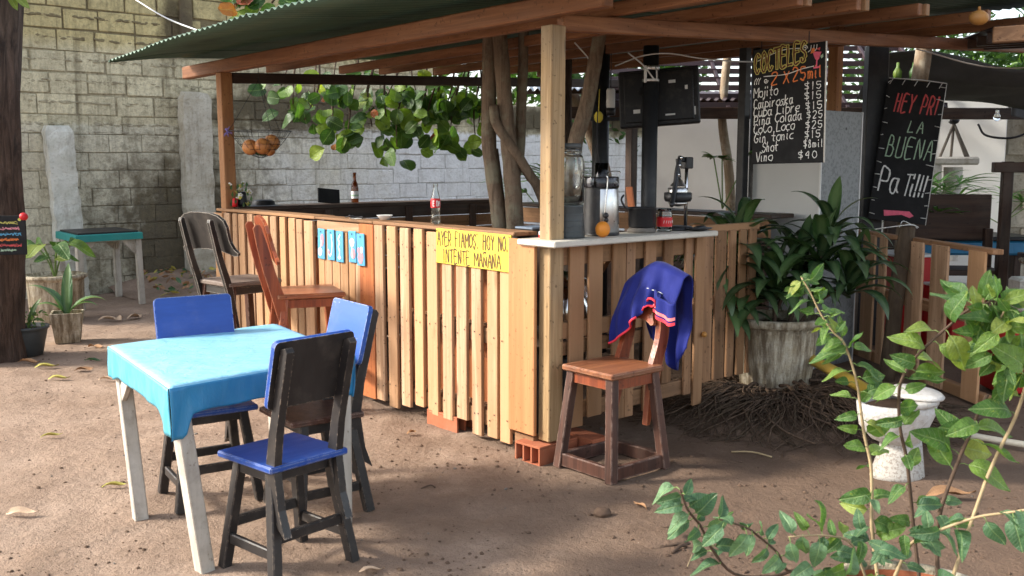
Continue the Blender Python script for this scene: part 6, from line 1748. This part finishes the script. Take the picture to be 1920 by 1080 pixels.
# ================================================================ POTS by the big trunk
t = thing('black_pot', 'wide black plastic pot with low plants at the foot of the big trunk', 'pot', (-4.06, 8.2, 0))
L1('pot', lambda b: b.lathe([(.0, .0), (.10, 0), (.125, .01), (.165, .20), (.172, .225), (.184, .23), (.185, .25), (.172, .252), (.162, .22), (0, .21)], 32), m['grey_plastic'], t)
L1('soil', lambda b: b.lathe([(0, .225), (.163, .22)], 20), m['soil'], t)
rr = random.Random(15)
st = [strap_mesh('strap_leaf', m['leaf_low'], .36, .075, R(70), R(40), vf=.5), strap_mesh('strap_leaf', m['leaf_low'], .34, .05, R(30), R(30), vf=.3)]
pt = thing('pot_plant', 'plant with upright grey green blade and fine sprigs in the black pot', 'plant', (-4.06, 8.2, .22))
strap_at(pt, st[0], (-.01, -.05, 0), R(100), 0, .85); strap_at(pt, st[1], (-.03, -.05, .02), R(75), 0, 1.0); strap_at(pt, st[0], (.0, .05, 0), R(-20), 0, .8)
ls = leaf_set('ovate', m['leaf_fg'])
for i in range(46):
    p = Vector((rr.uniform(-.02, .15), rr.uniform(-.12, .1), rr.uniform(.0, .15))); place_leaf(pt, rr.choice(ls), p, (rr.gauss(0, 1), rr.gauss(0, 1), rr.uniform(0, 1)), (0, -.5, 1), rr.uniform(.03, .055))
t = thing('grey_pot', 'square grey stone coloured pot behind the black pot', 'pot', (-4.0, 8.85, 0), R(20))
def sqpot(b):
    vs = []
    for z, h_ in ((0, .10), (.27, .135), (.27, .118), (.22, .115)): vs += [(sx * h_, sy * h_, z) for sx, sy in ((-1, -1), (1, -1), (1, 1), (-1, 1))]
    b.add(vs, [(k + 4 * j, (k + 1) % 4 + 4 * j, (k + 1) % 4 + 4 * j + 4, k + 4 * j + 4) for j in range(3) for k in range(4)] + [(0, 1, 2, 3), (12, 13, 14, 15)])
L1('pot', sqpot, m['pot_cement'], t)
pt = thing('arching_plant', 'plant with long arching blue green leaves in the square grey pot', 'plant', (-4.0, 8.85, .22))
bl = [strap_mesh('broad_leaf', m['leaf_low'], .5, .12, R(70), R(85), vf=.3), strap_mesh('broad_leaf', m['leaf_low'], .42, .11, R(60), R(120), vf=.3), strap_mesh('broad_leaf', m['leaf_low'], .5, .10, R(84), R(20), vf=.5)]
for k, (a, i, s_) in enumerate(((95, 0, .95), (75, 0, .85), (-62, 1, 1.0), (-85, 1, .8), (5, 2, 1.0), (110, 1, .8))): strap_at(pt, bl[i], (0, 0, 0), R(a), 0, s_)
t = thing('cement_planter', 'round grey cement planter against the big trunk with upright leaves', 'planter', (-4.62, 10.0, 0))
L1('pot', lambda b: b.lathe([(0, 0), (.22, 0), (.25, .02), (.27, .42), (.285, .44), (.305, .45), (.305, .48), (.28, .485), (.26, .45), (0, .43)], 32), m['pot_cement'], t)
pt = thing('leafy_plant', 'bright green leafy plant standing in the round cement planter', 'plant', (-4.62, 10.0, .43))
b = MB()
for i in range(7):
    a = i * .9; b.tube(smooth_path([(0, 0, 0), (.06 * math.cos(a), .06 * math.sin(a), .2), (.16 * math.cos(a), .16 * math.sin(a), .36)], 3), .008, 6)
part('stems', b, m['green_stem'], pt)
rl = leaf_set('heart', m['leaf_fg'])
for i in range(7):
    a = i * .9; place_leaf(pt, rr.choice(rl), (.16 * math.cos(a), .16 * math.sin(a), .36), (math.cos(a), math.sin(a), -.2), (0, -.6, .8), .26)
for i in range(5):
    a = i * 1.3 + .4; place_leaf(pt, rr.choice(rl), (.05 * math.cos(a), .05 * math.sin(a), .22), (math.cos(a), math.sin(a), .1), (0, -.6, .8), .18)

# ================================================================ FALLEN LEAVES, STONES, STICKS
dl = {k: leaf_set('dry', m[k]) for k in ('dry_leaf', 'dry_pale', 'dry_yellow', 'leaf_low')}
def fallen(x, y, s_, az, mat, label, kind=0, roll=0.0, group='fallen leaves on the dirt'):
    me = dl[mat][kind].copy()
    o = bpy.data.objects.new('fallen_leaf', me); COL.objects.link(o); tag(o, label, 'leaf', group)
    z = ground_z(x, y) + .05 * s_ + .004
    o.matrix_basis = Matrix.Translation((x, y, z)) @ Matrix.Rotation(R(az), 4, 'Z') @ Matrix.Rotation(R(roll), 4, 'Y') @ Matrix.Scale(s_, 4)
fallen(-2.30, 4.36, .15, -86, 'dry_pale', 'curled pale leaf alone on the dirt at the far left', 1, 20)
fallen(-2.02, 4.74, .125, -72, 'dry_yellow', 'yellowish narrow leaf just left of the blue table leg', 0)
fallen(-.60, 3.74, .10, -80, 'dry_pale', 'tan leaf at the bottom edge right of the near blue chair', 1)
fallen(1.98, 4.60, .24, -88, 'dry_leaf', 'long orange brown leaf in front of the old toilet', 1, 10)
fallen(-3.72, 7.62, .18, -80, 'dry_yellow', 'yellow green leaf beside the black pot', 1)
fallen(-3.93, 7.78, .2, -100, 'dry_leaf', 'brown leaf in front of the big trunk foot', 0)
fallen(-3.36, 7.5, .14, -60, 'dry_leaf', 'brown crumpled leaf right of the black pot', 2)
fallen(-3.45, 7.9, .15, -95, 'leaf_low', 'green narrow leaf right of the black pot', 0)
fallen(-3.42, 7.2, .16, -85, 'dry_yellow', 'yellow leaf nearest the viewer among those by the trunk', 1)
fallen(-3.05, 7.2, .15, -90, 'dry_pale', 'pale thin leaf on the open dirt left of the table', 0)
fallen(-4.2, 9.98, .24, -80, 'dry_pale', 'pale flat leaf under the small teal table edge', 1)
fallen(-3.92, 10.02, .22, -20, 'dry_pale', 'pale star shaped curled leaf in front of the small teal table', 2)
fallen(-3.95, 9.95, .2, 60, 'dry_pale', 'second pale curled leaf touching the star shaped one', 2)
fallen(-3.70, 8.55, .15, -100, 'dry_leaf', 'small brown leaf near the black bar chair side of the pots', 2)
fallen(-2.75, 5.65, .12, -60, 'dry_yellow', 'small green yellow sliver on the bare dirt', 0)
fallen(-.62, 5.72, .09, -30, 'dry_leaf', 'reddish crumpled leaf by the clay brick under the slats', 2)
fallen(.62, 4.42, .10, 30, 'dry_leaf', 'tan chip of leaf next to the grey stone', 1)
fallen(-1.55, 3.35, .08, 10, 'dry_leaf', 'small brown leaf near the bottom left', 2)
fallen(-2.1, 6.1, .1, 130, 'dry_pale', 'tiny pale leaf on the dirt behind the table', 2)
b = MB(); b.blob((0, 0, .018), .036, 2, 0, .12, (1.1, .9, .7)); solid('stone', b, m['clod'], 'grey brown stone on the dirt in front of the brown stool', 'stone', (.412, 4.37, 0), 0)
b = MB(); b.blob((0, 0, -.004), .12, 2, 0, .14, (1.6, 1, .14)); solid('flat_stone', b, m['dirt'], 'flat pale stone bedded in the dirt left of the shrub', 'stone', (.62, 4.12, 0), 0)
def stick(p, q, r_, label, mat='twig'):
    b = MB(); b.tube(smooth_path([(0, 0, 0), (Vector(q) - Vector(p)) * .5 + Vector((.01, .02, .008)), Vector(q) - Vector(p)], 3), r_, 6); solid('stick', b, m[mat], label, 'stick', Vector(p) + Vector((0, 0, r_)), 0, 'small sticks on the dirt')
stick((.66, 3.93, 0), (.73, 3.99, .005), .008, 'short stub of twig at the bottom right of the bare dirt', 'twig_dark')
stick((.70, 3.80, 0), (.74, 3.92, .0), .003, 'thin twig below the short stub')
stick((1.22, 5.38, 0), (1.42, 5.28, .0), .005, 'thin pale twig in front of the root mound')
stick((-.45, 4.75, 0), (-.38, 4.77, .0), .004, 'tiny stick on the dirt right of the blue chairs', 'twig_dark')

# ================================================================ PALLET FENCE on the right
F0, F1 = Vector((2.83, 8.25, 0)), Vector((3.06, 6.33, 0)); FD = (F1 - F0).normalized(); FA = math.atan2(FD.y, FD.x)
fe = thing('pallet_fence', 'upright pallet fence with wide tan slats at the right side of the yard', 'fence', F0, FA)
for s0, s1, top in [(.02, .10, 1.03), (.225, .42, 1.03), (.50, .60, 1.03), (.925, 1.14, 1.03), (1.255, 1.465, 1.03), (1.71, 1.895, 1.03)]:
    L1('slat', lambda b: b.box(((s0 + s1) / 2, -.012, (top + .03) / 2), (s1 - s0, .02, top - .03), Euler((0, rr.uniform(-.004, .004), 0)), .003), m['pine_z'], fe)
L1('slat', lambda b: b.box((1.6, .10, .52), (.13, .02, .98), None, .003), m['dark_z'], fe)
L1('top_rail', lambda b: b.box((.97, .03, 1.035), (1.98, .075, .035), None, .004), m['old_x'], fe)
for zz in (.58, .06): L1('rail', lambda b: b.box((.97, .03, zz), (1.94, .06, .08), None, .004), m['old_x'], fe)
t = thing('log_post', 'round bark covered log post tied to the pallet fence', 'post', (2.86, 7.2, 0))
L1('log', lambda b: b.tube(smooth_path([(-.10, .0, -.02), (-.05, .05, .4), (.0, .1, .8), (.06, .14, 1.14)], 4), .056, 12, wob=.06), m['log'], t)
L1('string', lambda b: (b.tube(smooth_path([(.12, .1, 1.13), (.06, .07, 1.15), (-.02, .1, 1.14), (-.2, .4, 1.08)], 4), .004, 5), b.tube(smooth_path([(.13, .14, 1.12), (.05, .2, 1.17), (-.01, .12, 1.13)], 4), .003, 5)), m['chalk_white'], t)
for i, (x, y, zt, w) in enumerate(((3.5, 8.9, .78, .34), (3.72, 8.3, .56, .3))):
    t = thing('red_crate', ('tall' if i == 0 else 'short') + ' red plastic crate behind the pallet fence', 'crate', (x, y, 0), FA, 'red crates behind the pallet fence')
    L1('box', lambda b: b.box((0, 0, zt / 2), (w * 1.5, w, zt), None, .012), m['red_plastic'], t)
    L1('white_rim', lambda b: b.box((0, 0, zt + .012), (w * 1.52, w * 1.04, .025), None, .006), m['white_plastic'], t)
# ================================================================ WHITE CABINET (cold store) behind the menu
t = thing('white_cabinet', 'tall white cabinet with grey galvanised side under the chalk menu', 'cabinet', W(3.19, .45, 0), ANG)
L1('carcass', lambda b: b.box((.27, .315, 1.0), (.53, .62, 1.97), None, .008), m['white_fridge'], t)
L1('side_sheet', lambda b: b.box((.272, -.004, 1.0), (.536, .008, 1.985), None, .002), m['galv'], t)
L1('edge_strip', lambda b: b.box((.545, -.006, 1.0), (.012, .016, 1.99), None, .002), m['white_plastic'], t)
L1('edge_strip', lambda b: b.box((-.002, -.002, 1.0), (.012, .016, 1.98), None, .002), m['white_plastic'], t)
L1('hole', lambda b: b.lathe([(0, 0), (.012, 0)], 10, M=Matrix.Translation((.32, -.0085, 1.86)) @ RX90), m['black_metal'], t)
# black structural posts and beam on the right
b = MB(); b.box((0, 0, 1.3), (.17, .17, 2.6), None, .006); solid('black_pillar', b, m['black_metal'], 'broad black pillar just left of the tilted chalk board', 'pillar', (3.14, 8.75, 0), R(-6))
# ---- roofs behind, right
def roof(name, label, corners, mat, waves=26, amp=.012, purlins=0):
    """corrugated sheet between four world corners (a, b along the ridge direction)"""
    c = [Vector(p) for p in corners]; o = sum(c, Vector()) / 4
    t = thing(name, label, 'roof', o)
    mb = MB()
    def fn(s_, q):
        p = c[0].lerp(c[1], s_).lerp(c[3].lerp(c[2], s_), q) - o
        return p + Vector((0, 0, amp * math.sin(s_ * waves * 2 * math.pi)))
    mb.grid(fn, waves * 6, 4); ob = part('sheet', mb, mat, t); md = ob.modifiers.new('thick', 'SOLIDIFY'); md.thickness = .003
    for i in range(purlins):
        f = (i + .5) / purlins
        b = MB(); b.beam(c[0].lerp(c[3], f) - o - Vector((0, 0, .06)), c[1].lerp(c[2], f) - o - Vector((0, 0, .06)), .05, .07); part('purlin', b, m['dark_x'], t)
    return t
# dark slatted roof (light coming through between the sheets) behind the menu
t = thing('slatted_roof', 'dark maroon roof of overlapping strips with daylight showing between them', 'roof', (2.9, 11.6, 2.2))
for i in range(9):
    f = i / 8
    L1('strip', lambda b: b.box((0, -.6 + 1.5 * f, .02 + .86 * f), (3.7, .012, .062), Euler((R(-12), 0, R(.6))), .003), m['roof_dark'], t)
for x in (-1.8, -1.2, -.55, .1, .75, 1.3, 1.8): L1('rafter', lambda b: b.beam((x, -.63, -.02), (x, .93, .90), .04, .05), m['roof_dark'], t)
b = MB(); b.beam((-2.6, 0, 0), (4.0, .3, 0), .09, .12); solid('dark_beam', b, m['dark_x'], 'long dark beam below the slatted roof behind the menu', 'beam', (3.0, 10.6, 2.12))
roof('small_roof', 'small brown corrugated roof edge seen under the television', [(1.0, 11.0, 2.28), (3.3, 11.0, 2.28), (3.3, 13.0, 2.5), (1.0, 13.0, 2.5)], m['roof_dark'], 26, .018, 2)
roof('small_roof', 'grey corrugated roof edge behind the lantern', [(.1, 11.5, 2.42), (1.6, 11.3, 2.42), (1.6, 12.6, 2.6), (.1, 12.8, 2.6)], m['roof_light'], 18, .018, 1)
roof('pale_roof', 'pale blue white corrugated roof at the top right corner', [(3.35, 7.8, 2.88), (6.6, 8.2, 2.75), (7.2, 12.0, 4.3), (4.0, 11.6, 4.4)], m['roof_light'], 34, .014, 0)
roof('dark_roof', 'dark green sheet roof beyond the bar at the right', [(3.3, 7.0, 2.52), (7.2, 5.6, 2.62), (7.7, 7.2, 2.70), (3.75, 8.6, 2.62)], m['roof_dark'], 40, .012, 4)
b = MB(); b.beam((0, 0, 0), (2.2, -.9, .05), .09, .10, ch=.006); solid('rafter_end', b, m['old_x'], 'tan square rafter end under the dark roof at the far right', 'rafter', (3.12, 6.62, 2.42))
roof('brown_roof', 'rusty brown corrugated roof above the bar roof edge, upper right', [(1.6, 9.6, 2.95), (3.9, 8.8, 3.0), (4.6, 10.6, 3.6), (2.2, 11.2, 3.55)], m['roof_dark'], 24, .03, 0)
# black shade net hanging under the dark roof
t = thing('shade_net', 'black shade net sagging under the roofs at the right edge', 'net', (4.6, 9.6, 2.30))
def net(s_, q):
    return (-1.25 + 3.4 * s_, -.5 + .8 * q, .27 - .30 * q - .14 * math.sin(math.pi * s_) - .35 * max(0, s_ - .55) + .05 * math.sin(s_ * 9 + q * 5) + .05 * noise.noise(Vector((s_ * 5, q * 5, 0))))
mb = MB(); mb.grid(net, 30, 14); ob = part('cloth', mb, m['tarp'], t); md = ob.modifiers.new('thick', 'SOLIDIFY'); md.thickness = .006
mb = MB(); mb.grid(lambda s_, q: (.35 + 1.9 * s_, .4 + .25 * math.sin(s_ * 5), -.12 - (.12 + .18 * math.sin(math.pi * s_)) * q + .03 * math.sin(s_ * 14) * q), 24, 8); ob = part('hanging_fold', mb, m['tarp'], t); md = ob.modifiers.new('thick', 'SOLIDIFY'); md.thickness = .006
cable('cable', [(3.3, 8.3, 2.52), (4.0, 8.4, 2.38), (4.8, 8.3, 2.43), (5.6, 8.0, 2.55)], .006, m['white_wire'], 'pale cable sagging under the roofs at the right')
cable('cable', [(4.9, 10.6, 2.0), (4.95, 10.5, 1.88), (5.2, 10.4, 1.86), (5.5, 10.5, 2.0), (5.4, 10.5, 2.08)], .012, m['wire'], 'loop of thick black cable hanging before the white wall')
for k, (x, z) in enumerate(((4.35, 2.03), (4.95, 2.06))):
    b = MB(); b.blob((0, 0, 0), .035, 2, 0, .02, (1, 1, 1.2)); b.lathe([(.018, .03), (.018, .07), (0, .075)], 10); solid('light_bulb', b, m['glass'], ('left' if k == 0 else 'right') + ' clear unlit bulb hanging below the shade net', 'bulb', (x, 10.3, z), 0, 'unlit bulbs under the shade net')

# ---- white building on the right
t = thing('white_building', 'white plastered building wall with grey block wing at the far right', 'building', (5.3, 11.6, 0))
t.rotation_euler = (0, 0, R(-10))
L1('white_wall', lambda b: b.box((-.3, .12, 1.2), (1.36, .2, 2.4), None, .01), m['wall_white'], t)
rb = random.Random(77)
for r_ in range(11):
    for c_ in range(5):
        b = MB(); b.box((.62 + .41 * c_ + (.2 if r_ % 2 else 0), .16, .11 + r_ * .21), (.398, .16, .2), None, .008, 0, .003, rb); part('block', b, m['concrete'], t)
L1('mortar_bed', lambda b: b.box((1.5, .19, 1.2), (2.2, .14, 2.4), None, .01), m['concrete'], t)
b = MB(); b.box((0, .1, 1.1), (3.4, .2, 2.2), None, .01)
solid('white_wall', b, m['wall_white'], 'short white wall behind the black pillar, left of the chalk board', 'wall', (3.5, 13.2, 0))
t = thing('wash_basin', 'white pedestal basin against the white building wall', 'basin', (4.95, 11.25, 0))
L1('pedestal', lambda b: b.lathe([(.11, .5), (.09, .9), (.10, 1.5), (.10, 1.55)], 20), m['porcelain'], t)
L1('basin', lambda b: (b.box((-.06, 0, 1.62), (.56, .34, .09), None, .03), b.box((-.28, -.05, 1.48), (.22, .2, .26), None, .09)), m['porcelain'], t)
t = thing('hanging_tripod', 'dark cord tripod hanging over the white basin', 'tripod', (4.93, 11.25, 2.03))
L1('knot', lambda b: b.blob((0, 0, .03), .05, 1, 0, .15, (1.2, .8, .7)), m['black_metal'], t)
L1('legs', lambda b: [b.tube([(0, 0, 0), (x, y, -.38)], .016, 6) for x, y in ((-.14, 0), (.14, -.04), (.03, .1), (.28, .2))], m['stone'], t)
# palms
def fan_palm(name, label, loc, n, L_, seed, up0=35):
    t = thing(name, label, 'palm', loc); r_ = random.Random(seed)
    me = [strap_mesh('palm_leaflet', m['leaf_palm'], L_, .035, R(e), R(d), 6, .4) for e, d in ((10, 40), (25, 60), (0, 20))]
    for f in range(n):
        a = f * 2.4; el = R(r_.uniform(up0 - 15, up0 + 30)); hub = Vector((math.cos(a) * math.cos(el), math.sin(a) * math.cos(el), math.sin(el))) * r_.uniform(.3, .5)
        b = MB(); b.tube([(0, 0, 0), hub], .006, 5); part('stalk', b, m['green_stem'], t)
        for k in range(11):
            strap_at(t, r_.choice(me), hub, a - R(90) + R(-75 + 15 * k), r_.uniform(-.1, .3), r_.uniform(.8, 1.1))
    return t
fan_palm('fan_palm', 'bright fan palm between the chalk board and the dark wooden rack', (4.35, 10.4, 1.05), 8, .42, 5)
fan_palm('fan_palm', 'small fan palm on the table beside the dark rack', (3.95, 9.6, .85), 4, .3, 6, 60)
fan_palm('fan_palm', 'low palm behind the dark rack at the right edge', (5.2, 10.6, .95), 4, .35, 7)
fan_palm('potted_palm', 'tiny palm silhouettes on the side counter behind the citrus press', (1.75, 8.3, 1.22), 3, .12, 8, 70)
fan_palm('potted_palm', 'green palm leaves at the foot of the wall behind the bar trunks', (.35, 9.9, 1.05), 6, .5, 9, 60)
# dark wooden rack, chairs and jar at the right edge
t = thing('dark_rack', 'dark reddish brown wooden rack at the right edge', 'rack', (4.35, 8.8, 0), R(-4))
for x in (.0, .83): L1('upright', lambda b: b.box((x, 0, .80), (.09, .07, 1.62), None, .006), m['dark_z'], t)
L1('top_bar', lambda b: b.box((.45, 0, 1.56), (1.15, .08, .09), None, .006), m['dark_x'], t)
L1('thin_pole', lambda b: b.tube([(.30, .05, .5), (.33, .05, 1.85)], .022, 10), m['dark_z'], t)
L1('shelf_board', lambda b: b.box((.6, -.05, .78), (.8, .45, .04), None, .006), m['dark_x'], t)
t = thing('dark_bench', 'high backed dark brown bench behind the pallet fence', 'bench', (3.85, 9.2, 0), R(-6))
L1('backrest', lambda b: b.box((.1, .1, 1.1), (.95, .05, .42), None, .008), m['dark_x'], t)
L1('seat', lambda b: b.box((.1, -.1, .62), (.95, .45, .05), None, .008), m['dark_x'], t)
for x in (-.33, .53): L1('leg', lambda b: b.box((x, 0, .5), (.07, .07, 1.0), None, .005), m['dark_z'], t)
b = MB(); b.blob((0, 0, 0), .35, 3, 0, .02, (1.0, .8, .9))
solid('dark_chair_back', b, m['dark_x'], 'rounded dark brown chair back behind the strap leaved plant', 'chair', (3.05, 9.9, .95))
t = thing('clay_jar', 'big brown clay jar standing on a stone dish at the right edge', 'jar', (4.62, 8.2, .80))
L1('jar', lambda b: b.lathe([(0, 0), (.16, 0), (.27, .14), (.30, .26), (.27, .38), (.19, .48), (.16, .52), (.165, .58), (.15, .585), (.14, .53), (0, .5)], 32), m['clay_jar'], t)
b = MB(); b.lathe([(0, .0), (.2, .0), (.36, .05), (.37, .075), (0, .075)], 28); b.lathe([(.1, -.7), (.12, 0)], 14); solid('stone_dish', b, m['pot_cement'], 'pale stone dish on a dark stand carrying the clay jar', 'dish', (4.60, 8.2, .72))
t = thing('blue_topped_table', 'low table with bright blue cloth behind the pallet fence', 'table', (4.3, 9.9, 0))
L1('blue_cloth', lambda b: b.box((0, 0, .78), (1.5, .6, .14), None, .02), m['cloth'], t)
L1('dark_top', lambda b: b.box((0, 0, .872), (1.56, .66, .04), None, .008), m['black_metal'], t)
for x in (-.65, .65): L1('leg', lambda b: b.box((x, 0, .35), (.07, .4, .7), None, .005), m['dark_z'], t)
b = MB(); b.box((0, 0, .13), (.30, .2, .24), None, .02); solid('concrete_cube', b, m['concrete_pale'], 'pale concrete block at the right edge above the shrub', 'block', (3.68, 6.95, .55))
b = MB(); b.box((0, 0, .45), (.9, .5, .2), None, .05); b.box((0, 0, .2), (.8, .4, .36), None, .01); solid('red_bench', b, m['red_plastic'], 'dark red cushioned seat at the right edge behind the shrub', 'seat', (3.75, 6.9, 0))
b = MB(); b.blob((0, 0, 0), .03, 1, 0, .3, (1, 1, 1.1)); solid('red_flower', b, m['label_red'], 'small red flower between the cabinet and the black pillar', 'flower', (3.25, 9.3, 1.78))
g = thing('green_plant', 'green bush between the white cabinet and the black pillar', 'plant', (3.2, 9.5, 1.2)); ls = leaf_set('ovate', m['leaf_almond']); r9 = random.Random(99)
for i in range(70): place_leaf(g, r9.choice(ls), (r9.gauss(0, .15), r9.gauss(0, .15), r9.gauss(.3, .28)), (r9.gauss(0, 1), r9.gauss(0, 1), r9.gauss(0, .6)), (0, -.6, .6), r9.uniform(.08, .14))
g = thing('glass_bottles', 'two green glass bottles on the ledge right of the black pillar', 'bottles', (3.42, 9.0, 2.32))
for x in (0, .14): L1('bottle', lambda b: b.lathe([(0, 0), (.035, 0), (.038, .08), (.014, .12), (.012, .16), (0, .16)], 14, (x, 0, 0)), m['leaf_fg'], g)
